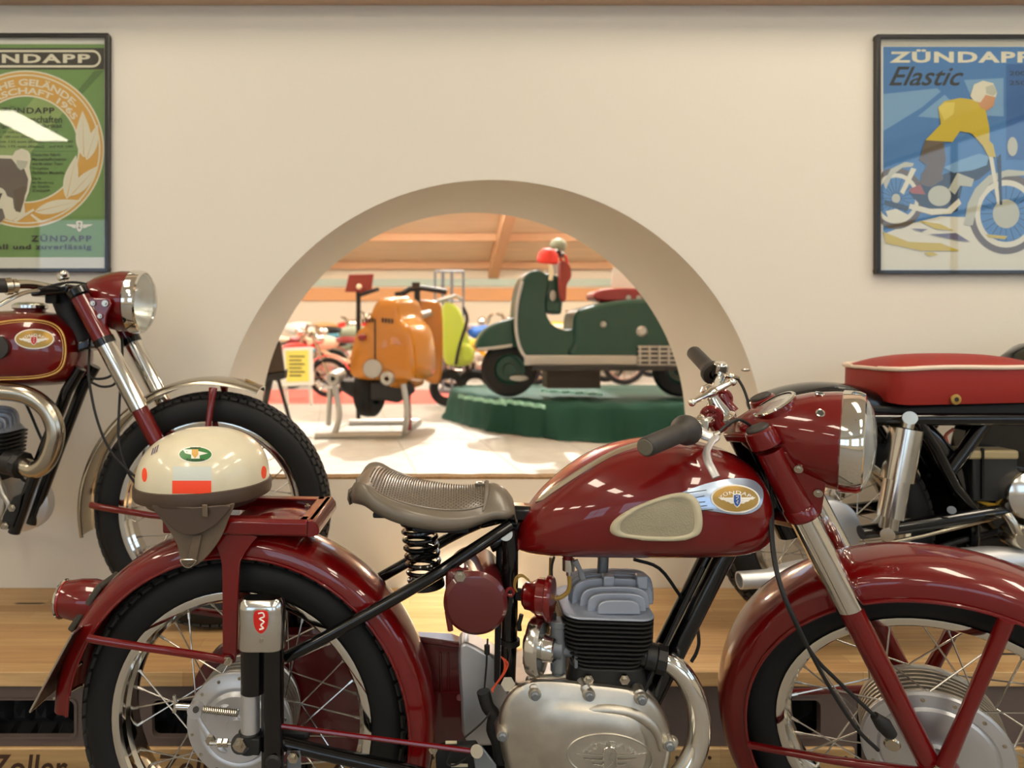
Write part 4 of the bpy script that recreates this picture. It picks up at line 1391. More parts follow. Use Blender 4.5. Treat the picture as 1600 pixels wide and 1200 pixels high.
# --- carburettor and air filter
cb = MB().cyl(F(872, 976, 0.06), F(872, 1048, 0.06), 0.0135, n=20)
cb.cyl(F(872, 968, 0.06), F(872, 978, 0.06), 0.0155, n=20)
cb.cyl(F(874, 1015, 0.06), F(905, 1016, 0.05), 0.012, n=18)
cb.obox(F(898, 1018, 0.055), BD*0.003, BN*0.017, ZU*0.022)
cb.cyl(F(858, 1012, 0.06), F(876, 1014, 0.06), 0.019, n=20)
cb.cyl(F(871, 1048, 0.06), F(871, 1054, 0.06), 0.010, n=14)
cbo = cb.build('carburettor', 'carb_grey', MC, bevel=0.001)
MB().cyl(F(866, 957, 0.06), F(866, 969, 0.06), 0.004, n=8).build('cable_end', 'black_matte', cbo)
ax = (BD*0.93+BN*0.37).normalized()
fc = F(826, 1007, 0.065)
af = MB().lathe([(0.0, 0.0), (0.012, 0.0), (0.042, 0.002), (0.047, 0.004), (0.050, 0.009), (0.050, 0.022), (0.046, 0.027), (0.024, 0.029), (0.022, 0.034), (0.022, 0.046), (0.018, 0.048)], fc, -ax*-1, 48)
afo = af.build('air_filter', 'alu_polish', MC)
xx, yy, _ = frame_of(ax, (0, 0, 1))
for k in range(6):
    t = 2*PI*k/6
    def rr(r, da): return fc-ax*0.0006+(xx*math.cos(t+da)+yy*math.sin(t+da))*r
    MB().add([rr(0.012, -0.2), rr(0.036, -0.33), rr(0.039, 0), rr(0.036, 0.33), rr(0.012, 0.2)], [(0, 1, 2, 3, 4)]).build('filter_slot', 'ink', afo, smooth=0)
MB().tube([F(x, y, 0.06) for x, y in ((815, 960), (811, 975), (812, 985))], 0.004, 8).build('choke_flap', 'black_matte', afo)

# --- cylinder and head
CYX = 953
def finloop(px, py, hwx, hwy, n=8, o=0.015):
    c = F(px, py, 0.085)-BN*(0.085-o)
    r = 0.03
    L = []
    for qx, qy, a0 in ((1, 1, 0), (-1, 1, PI/2), (-1, -1, PI), (1, -1, 1.5*PI)):
        for k in range(n+1):
            a = a0+PI/2*k/n
            L.append(c+BD*(qx*(hwx-r)+r*math.cos(a))+BN*(qy*(hwy-r)+r*math.sin(a)))
    return L
NF = 11
for k in range(NF):
    u = k/(NF-1)
    y = 971+u*73
    hx_ = (0.0785 if u < 0.5 else 0.0785-0.019*((u-0.5)/0.5)**1.3)
    hy_ = 0.078-0.012*u
    L0 = finloop(CYX, y, hx_, hy_)
    th = ZU*0.0016
    MB().loft([[p-th for p in L0], [p+th for p in L0]]).build('cooling_fin', 'fin_black', MC)
core = MB().loft([finloop(CYX, 966, 0.062, 0.058), finloop(CYX, 1085, 0.050, 0.052)])
core.build('cylinder', 'fin_black', MC)
MB().loft([finloop(CYX, 1049, 0.064, 0.064), finloop(CYX, 1080, 0.070, 0.066)]).build('cylinder_base', 'black_matte', MC, bevel=0.003)
for px in (919, 975):
    bolt(F(px, 1060, 0.085), BN, 0.009, 0.006, MC, 'nickel', 'base_nut')
# head: nested arched fins
def arch(px0, px1, ytop, ybot, o, sk=1.0):
    ybot = VY+(H-F(953, ybot, 0.09).z)*FPX/F(953, 960, o).y
    pts = [(px0, ybot)]
    n = 14
    for k in range(n+1):
        a = PI-PI*k/n
        cx = (px0+px1)/2; rx = (px1-px0)/2
        cs, sn = math.cos(a), math.sin(a)
        pts.append((cx+rx*math.copysign(abs(cs)**0.55, cs), ybot-4-(ybot-4-ytop)*abs(sn)**0.62))
    pts.append((px1, ybot))
    return [F(x, y, o) for x, y in pts]
hd = [(-0.062, 888, 1014, 889), (-0.042, 888, 1017, 890), (-0.022, 888, 1020, 891), (-0.002, 888, 1021, 893), (0.018, 888, 1022, 897), (0.036, 893, 1021, 904), (0.053, 906, 1015, 917), (0.068, 918, 1010, 927), (0.080, 934, 1001, 938)]
for o, a, b_, yt in hd:
    q = arch(a, b_, yt, 964, o)
    MB().prism(q, -BN*0.006).build('head_fin', 'head_alu', MC, bevel=0.002)
hc_ = MB().loft([finloop(CYX+1, 968, 0.0785, 0.078), finloop(CYX+1, 964, 0.0775, 0.077), finloop(CYX+2, 963, 0.058, 0.054), finloop(CYX+2, 948, 0.034, 0.030)])
hc_.build('cylinder_head', 'head_alu', MC, bevel=0.002)
for px in (950, 1002):
    MB().obox(F(px, 908, 0.034), BD*0.010, BN*0.010, ZU*0.012).build('head_bolt_boss', 'head_alu', MC, bevel=0.003)
MB().cyl(F(941, 900, 0.0), F(943, 866, 0.0), 0.010, n=14).build('spark_plug', 'carb_grey', MC)

# --- engine
out = spline([(779, 1128), (784, 1100), (800, 1076), (828, 1062), (868, 1061), (915, 1066), (962, 1071), (1000, 1079), (1026, 1098), (1042, 1128), (1047, 1165), (1040, 1205), (1015, 1240), (965, 1262), (905, 1266), (850, 1258), (808, 1228), (786, 1185)], 4, True)
ec = (912, 1165)
def eng(s, o, dx=0, dy=0): return [F(ec[0]+(x-ec[0])*s+dx, ec[1]+(y-ec[1])*s+dy, o) for x, y in out]
ENG = MB().loft([eng(1.0, -0.02), eng(1.0, 0.060), eng(1.0, 0.082), eng(0.988, 0.093), eng(0.955, 0.1005), eng(0.90, 0.104), eng(0.72, 0.107, 6, 3), eng(0.64, 0.113, 12, 8), eng(0.60, 0.117, 16, 10), eng(0.35, 0.119, 25, 10), eng(0.02, 0.119, 30, 10)], True)
EB = ENG.bvh()
eo = ENG.build('engine_cover', 'alu', MC, smooth=50)
MB().loft([eng(1.004, 0.050), eng(1.012, 0.053), eng(1.012, 0.060), eng(1.004, 0.063)], False).build('cover_seam', 'alu', eo, smooth=60)
for (x, y, dx, dy) in ((836, 1087, -3, -20), (921, 1088, -12, -22), (1003, 1094, -8, -18), (785, 1151, -4, 2), (1046, 1166, 5, -8)):
    c = F(x, y, 0.112)
    MB().lathe([(0.0, 0.0), (0.009, 0.0), (0.011, -0.004), (0.012, -0.05)], c, BN, 18).build('bolt_boss', 'alu', eo)
    MB().lathe([(0.0, 0.006), (0.005, 0.006), (0.0072, 0.004), (0.0072, 0.0)], c, BN, 14).build('bolt', 'carb_grey', eo)
    if dy < -5:
        MB().tube([F(x, y, 0.104), F(x+dx*0.6, y+dy*0.6, 0.10), F(x+dx, y+dy, 0.085)], 0.0095, 12).build('bolt_rib', 'alu', eo)
rdg = spline([(868, 1122), (884, 1116), (904, 1111), (950, 1108), (995, 1117), (1024, 1140), (1034, 1172)], 4)
MB().tube([F(x, y, 0.1035) for x, y in rdg], [0.004+0.0075*math.sin(PI*min(1, (k+1)/len(rdg)*0.95)) for k in range(len(rdg))], 14).build('cover_ridge', 'alu', eo, smooth=60)
ring_o = ell(953, 1182, 67, 35, 56, 0.10)
MB().tube([hit2(EB, x, y, 0.0006, (940, 1170)) for x, y in ring_o], 0.0017, 8, closed=True).build('emblem_ring', 'alu', eo)
S = on(EB, 0.0016, (940, 1170))
def raised(mb):
    m2 = MB()
    n = len(mb.v)
    m2.v = list(mb.v)+[tuple(Vector(v)-BN*0.002) for v in mb.v]
    m2.f = list(mb.f)+[tuple(i+n for i in f[::-1]) for f in mb.f]
    from collections import Counter
    ed = Counter()
    for f in mb.f:
        for i in range(len(f)):
            ed[frozenset((f[i], f[(i+1) % len(f)]))] += 1
    for f in mb.f:
        for i in range(len(f)):
            a, b = f[i], f[(i+1) % len(f)]
            if ed[frozenset((a, b))] == 1: m2.f.append((a, b, b+n, a+n))
    return m2
raised(fan_text('ZÜNDAPP', 953, 1200, 46, 34, 9.5, math.radians(142), math.radians(36), S, 0.012)).build('lettering', 'alu_polish', eo, smooth=0)
mb = MB()
for sx in (-1, 1):
    for y, xa in ((1178, 56), (1186, 42), (1194, 28)):
        mb.tube([S(953+sx*11, y+1), S(953+sx*(11+xa)*0.6, y), S(953+sx*xa, y-2)], [0.0016, 0.0015, 0.0006], 6)
mb.tube([S(x, y) for x, y in spline([(943, 1198), (943, 1175), (946, 1169), (953, 1167), (960, 1169), (963, 1175), (963, 1198)], 3)], 0.0013, 6)
mb.tube([S(x, y) for x, y in ((949, 1176), (957, 1176), (951, 1183), (957, 1190), (951, 1196))], 0.001, 6)
mb.build('winged_emblem', 'alu_polish', eo)
# crankcase behind the cover
cs = [(800, 1075), (850, 1056), (905, 1052), (1000, 1062), (1030, 1100), (1040, 1160), (1020, 1240), (820, 1240), (790, 1160)]
MB().prism([F(x, y, 0.05) for x, y in cs], -BN*0.13).build('crankcase', 'alu', MC, bevel=0.006)
MB().obox(F(905, 1062, 0.03), BD*0.035, BN*0.05, ZU*0.008).build('gearbox_lid', 'nickel', MC, bevel=0.003)
MB().cyl(F(794, 1069, 0.05), F(794, 1069, 0.075), 0.0125, n=6).build('engine_bolt', 'nickel', MC)
# rear casing, drive cover
ca = [(718, 1008), (756, 1018), (786, 1036), (800, 1070), (796, 1150), (780, 1165), (728, 1160), (720, 1100)]
MB().prism([F(x, y, -0.02) for x, y in spline(ca, 3, True)], -BN*0.06).build('rear_casing', 'alu_light', MC, bevel=0.006)
# chain case on the far side
ch = spline([(300, 1085), (312, 1045), (345, 1012), (395, 996), (470, 992), (560, 994), (650, 1000), (724, 1010), (724, 1070), (722, 1085), (729, 1092), (720, 1108), (724, 1135), (730, 1163), (660, 1178), (560, 1186), (450, 1192), (370, 1180), (318, 1140)], 3, True)
cho = MB().prism([F(x, y, -0.055) for x, y in ch], -BN*0.04).build('chain_case', 'red_dark', MC, bevel=0.008, bseg=3)
MB().tube([F(x, y, -0.05) for x, y in ((560, 992), (650, 998), (722, 1009))], 0.006, 10).build('case_rim', 'red_dark', cho)
for px in (688, 700): MB().tube([F(px, 1020, -0.052), F(px+1, 1080, -0.052)], 0.0022, 6).build('case_rib', 'red_dark', cho)
MB().tube([F(668, 1081, -0.052), F(718, 1083, -0.052)], 0.003, 6).build('case_rib', 'red_dark', cho)
MB().cyl(F(718, 1090, -0.05), F(718, 1090, -0.045), 0.006, n=12).build('case_screw', 'red', cho)
# pedal, wires, small hardware near the engine
pd = MB().cyl(F(745, 1174, 0.125), F(745, 1174, 0.135), 0.0105, n=18); pd.cyl(F(745, 1174, 0.134), F(745, 1174, 0.138), 0.006, n=12)
pdo = pd.build('rod_clevis', 'nickel', MC)
MB().prism([F(x, y, 0.12) for x, y in ((738, 1168), (752, 1166), (775, 1196), (780, 1230), (752, 1230), (742, 1200))], -BN*0.006).build('brake_pedal', 'carb_grey', MC, bevel=0.002)
MB().tube([F(x, y, 0.06) for x, y in spline([(755, 1080), (762, 1104), (772, 1118), (770, 1140), (778, 1160), (782, 1190)], 3)], 0.012, 12).build('rubber_boot', 'black_matte', MC)
MB().tube([F(x, y, 0.09) for x, y in spline([(768, 1112), (750, 1132), (720, 1158), (702, 1180), (698, 1193), (712, 1195), (738, 1178)], 4)], 0.0018, 6).build('cable', 'black_matte', MC)
MB().prism([F(x, y, 0.075) for x, y in ((690, 1168), (745, 1165), (760, 1200), (760, 1240), (684, 1240), (680, 1180))], -BN*0.02).build('footrest_plate', 'black_matte', MC, bevel=0.004)
for x, y, w in ((705, 1160, 9), (718, 1196, 13)):
    MB().cyl(F(x-w, y, 0.08), F(x+w, y, 0.08), 0.0028, n=8).build('footrest_rod', 'cream_pad', MC)
bolt(F(677, 1169, 0.085), BN, 0.008, 0.006, MC)
bolt(F(459, 1181, 0.118), BN, 0.010, 0.007, MC)
MB().prism([F(x, y, 0.112) for x, y in ((448, 1172), (470, 1172), (470, 1235), (446, 1235))], -BN*0.004).build('stand_lug', 'carb_grey', MC, bevel=0.003)
for k in range(3):
    MB().tube([F(x+k*3, y+k*2, 0.06) for x, y in spline([(783, 1026), (788, 1034), (787-k*3, 1050), (774-k*4, 1070), (768-k*2, 1078)], 3)], 0.0013, 6).build('wire', 'orange_wire', MC)
# exhaust
exq = [F(x, y, o) for x, y, o in spline([(1020, 1026, 0.055), (1044, 1034, 0.060), (1068, 1055, 0.066), (1086, 1090, 0.07), (1093, 1130, 0.072), (1088, 1170, 0.074), (1066, 1210, 0.078), (1030, 1245, 0.082), (960, 1270, 0.09), (800, 1285, 0.10)], 5)]
exo = MB().tube(exq, 0.0185, 24).build('exhaust_pipe', 'chrome', MC)
d0 = (exq[4]-exq[0]).normalized()
nu = MB().cyl(exq[0]-d0*0.012, exq[0]+d0*0.006, 0.0235, n=24); nu.cyl(exq[0]+d0*0.006, exq[0]+d0*0.022, 0.0262, n=10); nu.cyl(exq[0]-d0*0.05, exq[0]-d0*0.01, 0.021, n=20)
nu.build('exhaust_nut', 'fin_black', exo, bevel=0.001)
MB().tube([F(x, y, -0.02) for x, y in spline([(990, 874), (1030, 888), (1062, 930), (1085, 965), (1092, 1000), (1088, 1020), (1080, 1034)], 4)], 0.0032, 8).build('ignition_cable', 'black_matte', MC)
MB().tube([F(x, y, 0.03) for x, y in spline([(985, 1050), (996, 1060), (1010, 1062), (1020, 1050)], 4)], 0.0025, 8).build('cable', 'black_matte', MC)

# --- front fork, built about the steering axis
RK, TH = math.radians(26.5), math.radians(26)
_c, _s = math.cos(RK), math.sin(RK)
ff = BD*_c+ZU*_s; fu = -BD*_s+ZU*_c
FP = ff*math.cos(TH)+BN*math.sin(TH)       # forward
FL = BN*math.cos(TH)-ff*math.sin(TH)       # side towards the visitor
LEG = 0.095
M0 = P(1325, 945, 1.19)-FL*LEG
def K(a, b, c): return M0+FP*a+FL*b+fu*c
FC = K(0.010, 0, -0.312)
def front_hub(C, l, x, rim):
    pr = [(0.0, 0.060), (0.018, 0.060), (0.020, 0.052), (0.070, 0.056), (0.082, 0.053), (0.086, 0.048), (0.090, 0.050), (0.108, 0.047), (0.111, 0.043), (0.111, 0.039), (0.104, 0.037)]
    MB().lathe(pr, C, l, 64).build('brake_plate', 'alu_light', rim)
    dr = [(0.104, 0.037)]
    for k in range(6):
        b0 = 0.034-0.011*k
        dr += [(0.109, b0), (0.109, b0-0.004), (0.100, b0-0.005), (0.100, b0-0.010)]
    dr += [(0.108, -0.034), (0.108, -0.042), (0.03, -0.044), (0, -0.044)]
    MB().lathe(dr, C, l, 56).build('hub_drum', 'alu', rim)
    xx, yy, a = frame_of(l, (1, 0, 0))
    for k in range(14):
        t = 2*PI*k/14+0.1
        c = C+(xx*math.cos(t)+yy*math.sin(t))*0.100+l*0.048
        MB().cyl(c, c+l*0.002, 0.0035, n=8).build('rivet', 'nickel', rim)
wheel(MC, 'front_wheel', FC, FL, FP, 0.318, 0.084, 0.240, (0.101, 0.042), front_hub, 36, phase=0.05)
# mudguard: angles from forward, turning up
fa0, fa1 = math.radians(12), math.radians(207)
fg = MB().lathe(guard_profile(0.296, 0.350, 0.070, sharp=0.5), FC, FL, 72, FP, fa0, fa1, loop=True).build('front_mudguard', 'red', MC, smooth=40)
def wp_(a, r, b): return FC+(FP*math.cos(a)+fu*math.sin(a))*r+FL*b
MB().tube([wp_(fa0+(fa1-fa0)*k/50, 0.297, 0.073) for k in range(51)], 0.0032, 8).build('edge_bead', 'red', fg)
MB().tube([wp_(fa0+(fa1-fa0)*k/50, 0.297, -0.073) for k in range(51)], 0.0032, 8).build('edge_bead', 'red', fg)
def proj(p): return VX+p.x*FPX/p.y, VY+(H-p.z)*FPX/p.y
def ang_for(px, r, b, a0, a1, ypx=None):
    best = None
    for k in range(200):
        a = math.radians(a0+(a1-a0)*k/199)
        x, y = proj(wp_(a, r, b))
        e = abs(x-px) if ypx is None else abs(y-ypx)
        if best is None or e < best[0]: best = (e, a)
    return best[1]
# legs
for s in (1, -1):
    b = LEG*s
    up = MB().cyl(K(0, b, 0.172), K(0, b, 0.29), 0.0242, 0.0215, 28)
    upo = up.build('fork_shroud', 'red', MC)
    MB().lathe([(0.0245, 0.012), (0.0262, 0.009), (0.0262, -0.006), (0.0235, -0.010)], K(0, b, 0.172), fu, 32).build('shroud_collar', 'red', upo)
    MB().cyl(K(0, b, -0.005), K(0, b, 0.178), 0.0222, n=32).build('fork_cover', 'chrome' , MC)
    MB().cyl(K(0, b, -0.30), K(0, b, -0.004), 0.0175, 0.0195, 28).build('fork_leg', 'red', MC)
    tc = MB().lathe([(0.0, 0.012), (0.020, 0.012), (0.0235, 0.010), (0.025, 0.0), (0.025, -0.018), (0.0215, -0.020)], K(0, b, 0.318), fu, 28)
    tco = tc.build('fork_crown', 'red', MC)
    MB().lathe([(0.0, 0.004), (0.017, 0.004), (0.0195, 0.0015), (0.0195, -0.001)], K(0, b, 0.331), fu, 28).build('fork_cap', 'rubber_grip', tco)
    # lower lug, stays
    lug = MB().lathe([(0.0, 0.012), (0.020, 0.012), (0.022, 0.008), (0.022, -0.012), (0.0, -0.012)], FC+FL*b+FP*0.006, FL*s, 24)
    lug.cyl(K(0, b, -0.302), K(0, b, -0.285), 0.0195, 0.0185, 24)
    lgo = lug.build('axle_lug', 'red', MC)
    bolt(FC+FL*(b+0.013*s)+FP*0.006, FL*s, 0.010, 0.004, lgo, 'fin_black')
    e1 = FC+FL*b-FP*0.0+fu*0.022
    bolt(e1+FL*0.02*s-FP*0.0, FL*s, 0.009, 0.003, lgo)
    A1 = ang_for(1572, 0.296, 0.074, 10, 75)
    q0_, q1_ = FC+FL*(b+0.010*s)+fu*0.018+FP*0.008, wp_(A1, 0.296, 0.074*s)
    MB().tube([q0_, q0_*0.6+q1_*0.4, q1_], [0.0125, 0.0105, 0.0115], 14).build('mudguard_stay', 'red', MC)
    A2 = ang_for(1164, 0.297, 0.072, 205, 150, ypx=1163)
    q0_, q1_ = FC+FL*(b+0.016*s)+fu*0.012-FP*0.01, wp_(A2, 0.297, 0.074*s)
    MB().tube([q0_, q0_*0.5+q1_*0.5+FL*0.004*s, q1_], [0.0095, 0.0075, 0.0068], 12).build('mudguard_stay', 'red', MC)
    # headlamp ear
    ear = [K(0.012, b*1.02, 0.285), K(0.070, b*0.98, 0.262), K(0.080, b*0.97, 0.238), K(0.060, b*0.98, 0.215), K(0.030, b*1.0, 0.165), K(0.012, b*1.02, 0.15)]
    eo_ = MB().prism(ear, FL*0.004*s).build('headlamp_bracket', 'red', MC, bevel=0.003)
    for q, r in ((K(0.030, b*1.02+0.004*s, 0.248), 0.007), (K(0.064, b*1.0+0.004*s, 0.242), 0.0095), (K(0.040, b*1.02+0.004*s, 0.20), 0.007)):
        bolt(q, FL*s, r, 0.004, eo_, 'nickel', 'bolt', 12)
# crown yokes
for c, nm in ((0.305, 'upper_yoke'), (0.14, 'lower_yoke')):
    yk = [K(-0.01, LEG, c), K(0.012, LEG, c), K(0.0, 0.03, c), K(-0.0, -0.03, c), K(0.012, -LEG, c), K(-0.01, -LEG, c), K(-0.07, -0.03, c), K(-0.07, 0.03, c)]
    MB().prism(yk, fu*0.016).build(nm, 'red', MC, bevel=0.004)
MB().cyl(K(-0.045, 0, 0.10), K(-0.045, 0, 0.31), 0.026, n=24).build('steering_head', 'black_paint', MC)
# headlamp
LD = (FP-ZU*FP.z); LD = (LD.normalized()-ZU*0.05).normalized()
LC = P(1317, 689, 1.195)
hl = MB().lathe([(0.0, -0.168), (0.014, -0.165), (0.030, -0.152), (0.048, -0.125), (0.065, -0.09), (0.0780, -0.05), (0.083, -0.012), (0.0835, 0.0), (0.079, 0.0)], LC, LD, 56)
HB = hl.bvh()
hlo = hl.build('headlamp', 'red', MC)
MB().lathe([(0.0830, -0.004), (0.0862, -0.002), (0.0868, 0.008), (0.086, 0.022), (0.083, 0.029), (0.078, 0.031), (0.076, 0.027)], LC, LD, 56).build('headlamp_rim', 'chrome', hlo)
MB().lathe([(0.0, -0.05), (0.03, -0.042), (0.06, -0.012), (0.077, 0.024)], LC, LD, 40).build('reflector', 'lamp_reflector', hlo)
MB().lathe([(0.0775, 0.027), (0.072, 0.034), (0.055, 0.042), (0.03, 0.047), (0.0, 0.0485)], LC, LD, 40).build('lens', 'lens_glass', hlo)
for px, py, r in ((1282, 646, 0.006), (1281, 616, 0.0065)):
    q = hit2(HB, px, py, 0.001, (1280, 680))
    nz = (q-(LC-LD*0.05)).normalized()
    MB().ring(q, nz, r, 0.0016, 20, 6).build('switch_ring', 'chrome', hlo)
    MB().cyl(q-nz*0.001, q+nz*0.0008, r*0.8, n=14).build('switch_hole', 'ink', hlo)
# speedometer on top of the shell
sd = (-LD*0.50+ZU*0.80+FL*0.22).normalized()
sc_ = P(1216, 641, 1.235)+sd*0.012
so = MB().lathe([(0.036, -0.004), (0.0395, 0.0), (0.038, 0.003), (0.034, 0.0035)], sc_, sd, 36).build('speedometer', 'chrome', hlo)
MB().lathe([(0.037, 0.0), (0.037, -0.05), (0.02, -0.06)], sc_, sd, 36).build('speedometer_cup', 'red', hlo)
MB().lathe([(0.0, 0.0), (0.033, 0.0)], sc_, sd, 36).build('dial', 'mat_white', so)
MB().lathe([(0.033, 0.002), (0.02, 0.005), (0.0, 0.006)], sc_, sd, 30).build('dial_glass', 'lens_glass', so)
ndl = sc_+sd*0.0005
MB().obox(ndl+LD*0.008, LD*0.012, LD.cross(sd)*0.001, sd*0.0005).build('needle', 'ink', so)

# --- handlebar
gN0, gN1 = P(1008, 699, 1.07), P(1070, 673, 1.158)       # near grip, outer and inner end
gF0, gF1 = P(1083, 550, 1.56), P(1113, 581, 1.47)        # far grip
bar = [gN1, P(1096, 664, 1.205), P(1108, 656, 1.25), P(1112, 645, 1.29), P(1115, 630, 1.33), P(1121, 603, 1.40), P(1125, 588, 1.44), gF1]
MB().tube([Vector(p) for p in spline([tuple(p) for p in bar], 5)], 0.0112, 16).build('handlebar', 'chrome', MC)
def grip(outer, inner, nm):
    ax = (outer-inner).normalized(); L = (outer-inner).length
    return MB().lathe([(0.0115, -0.012), (0.024, -0.012), (0.0255, -0.006), (0.0245, 0.002), (0.0175, 0.014), (0.0160, 0.03), (0.0155, L-0.004), (0.0135, L), (0.0, L)], inner, ax, 28).build(nm, 'rubber_grip', MC)
g1 = grip(gN0, gN1, 'handlebar_grip')
ax = (gN0-gN1).normalized()
MB().lathe([(0.0, 0.0015), (0.0115, 0.0015), (0.0128, 0.0004)], gN0, ax, 24).build('grip_end', 'grip_end', g1)
g2 = grip(gF0, gF1, 'handlebar_grip')
sw = MB().obox(P(1125, 580, 1.445), Vector((0.012, 0, 0)), Vector((0, 0.012, 0.004)), Vector((0, -0.006, 0.018)))
sw.build('switch_box', 'chrome', MC, bevel=0.005)
# clutch-side lever with its clamp
cl = MB().obox(P(1092, 668, 1.195), Vector((0.012, -0.004, 0)), Vector((0, 0.012, 0)), Vector((0, 0, 0.017)))
cl.cyl(P(1092, 656, 1.20), P(1100, 650, 1.20), 0.007, n=10)
clo = cl.build('lever_clamp', 'nickel', MC, bevel=0.004)
lv = [P(x, y, d) for x, y, d in spline([(1090, 672, 1.175), (1102, 680, 1.165), (1116, 684, 1.16), (1110, 694, 1.14), (1104, 706, 1.12), (1106, 720, 1.10), (1112, 733, 1.085), (1119, 746, 1.075)], 4)]
MB().tube(lv, [0.011]*6+[0.0105, 0.010, 0.0095, 0.009, 0.008]+[0.0062]*(len(lv)-11), 10, flat=0.55).build('clutch_lever', 'alu_light', clo)
MB().cyl(P(1116, 680, 1.16), P(1124, 676, 1.16), 0.0045, n=8).build('cable_nipple', 'alu', clo)
fl = [P(x, y, d) for x, y, d in spline([(1130, 586, 1.44), (1142, 588, 1.43), (1152, 590, 1.44)], 4)]
MB().tube(fl, 0.006, 10).build('brake_lever', 'nickel', MC)
MB().ball(P(1165, 578, 1.62), (0.011, 0.004, 0.004), 14, 8).build('lever_tip', 'nickel', MC)
# red bar clamps and steering damper knob
for (a, b_) in (((1112, 650, 1.27), (1128, 672, 1.27)), ((1128, 622, 1.36), (1146, 644, 1.35))):
    p, q = P(*a), P(*b_)
    m2 = MB().tube([p+ZU*0.006, (p+q)/2, q], [0.013, 0.011, 0.012], 14)
    m2.ring(p, (gN1-gF1), 0.0145, 0.006, 20, 8)
    m2.build('bar_clamp', 'red', MC)
kb = MB()
kb.lathe([(0.0, -0.03), (0.024, -0.03), (0.025, -0.024), (0.018, -0.018), (0.017, -0.012), (0.011, 0.012), (0.010, 0.018), (0.014, 0.024), (0.014, 0.036), (0.007, 0.042), (0.0, 0.043)], P(1119, 634, 1.30), fu, 24)
q0, q1 = P(1081, 629, 1.28), P(1144, 597, 1.29)
kb.tube([q0, (q0*2+q1)/3, (q0+q1)/2, (q0+q1*2)/3, q1], [0.0045, 0.006, 0.010, 0.006, 0.0045], 12)
kb.ball(q0, 0.0075, 14, 10); kb.ball(q1, 0.0075, 14, 10)
kb.build('damper_knob', 'chrome', MC)
MB().lathe([(0.0, 0.0), (0.026, 0.0), (0.026, -0.012), (0.0, -0.012)], P(1126, 655, 1.295), fu, 20).build('stem_nut', 'nickel', MC)
# cables
def cable(pts, r=0.0032, m='black_matte', nm='control_cable'):
    return MB().tube([P(*p) for p in spline(pts, 6)], r, 8).build(nm, m, MC)
cable([(1122, 677, 1.16), (1136, 664, 1.18), (1152, 656, 1.20), (1165, 660, 1.22), (1180, 672, 1.235), (1192, 690, 1.25)], 0.0028)
cable([(1152, 590, 1.44), (1163, 610, 1.42), (1172, 640, 1.40), (1174, 662, 1.36), (1178, 690, 1.33)], 0.0028)
cable([(1190, 690, 1.27), (1200, 760, 1.22), (1204, 830, 1.17), (1212, 890, 1.13), (1232, 950, 1.11), (1268, 1020, 1.12), (1310, 1065, 1.13), (1366, 1118, 1.14)])
cable([(1198, 700, 1.27), (1206, 780, 1.21), (1208, 850, 1.16), (1222, 920, 1.12), (1262, 1010, 1.105), (1300, 1080, 1.12), (1340, 1140, 1.13), (1372, 1172, 1.14)])
MB().tube([P(1366, 1118, 1.14), P(1380, 1132, 1.14), P(1392, 1148, 1.14)], [0.007, 0.013, 0.010], 14).build('cable_boot', 'black_matte', MC)
MB().lathe([(0.0, 0.004), (0.010, 0.004), (0.012, 0.0)], P(1394, 1163, 1.135), FL, 16).build('brake_cam', 'nickel', MC)

# ---------------------------------------------------------------- helmet on the rack
HC = F(318, 790, 0.0)
HC.z = rz+0.049
hr = 0.122
hm = thing('helmet', 'old cream half-shell helmet with leather flap standing on the red luggage rack', 'helmet', (HC.x, HC.y, rz))
def hshape(t, ph, k=1.0):
    # t 0 at the crown .. 1 at the rim
    a = t*PI/2
    r = hr*math.sin(a)**0.90
    z = 0.100*math.cos(a)**0.86 if a < PI/2-1e-6 else 0.0
    sq = 1.0
    x = r*math.cos(ph)*1.02; y = r*math.sin(ph)*0.96
    tilt = x*0.03
    return HC+Vector((x*k, y*k, z*k+tilt))
NP_ = 64
loops = [[hshape(0.02+0.98*i/22, 2*PI*k/NP_) for k in range(NP_)] for i in range(23)]
loops.append([p-ZU*0.004 for p in loops[-1]])
hb_ = MB().loft(loops, True)
HV = hb_.bvh()
sho = hb_.build('shell', 'helmet_shell', hm, smooth=60)
rimL = loops[-1]
def sc(L, s, dz): return [HC+Vector(((p.x-HC.x)*s, (p.y-HC.y)*s, p.z-HC.z+dz)) for p in L]
MB().loft([sc(rimL, 1.0, 0.004), sc(rimL, 1.028, 0.003), sc(rimL, 1.035, -0.004), sc(rimL, 1.035, -0.016), sc(rimL, 1.02, -0.021), sc(rimL, 0.97, -0.021), sc(rimL, 0.95, 0.0)], False).build('rim_band', 'leather_dark', hm, smooth=60)
MB().loft([sc(rimL, 0.90, -0.010), sc(rimL, 0.84, -0.035), sc(rimL, 0.80, rz-HC.z+0.012), sc(rimL, 0.5, rz-HC.z+0.010)], True).build('liner', 'leather_dark', hm, smooth=60)
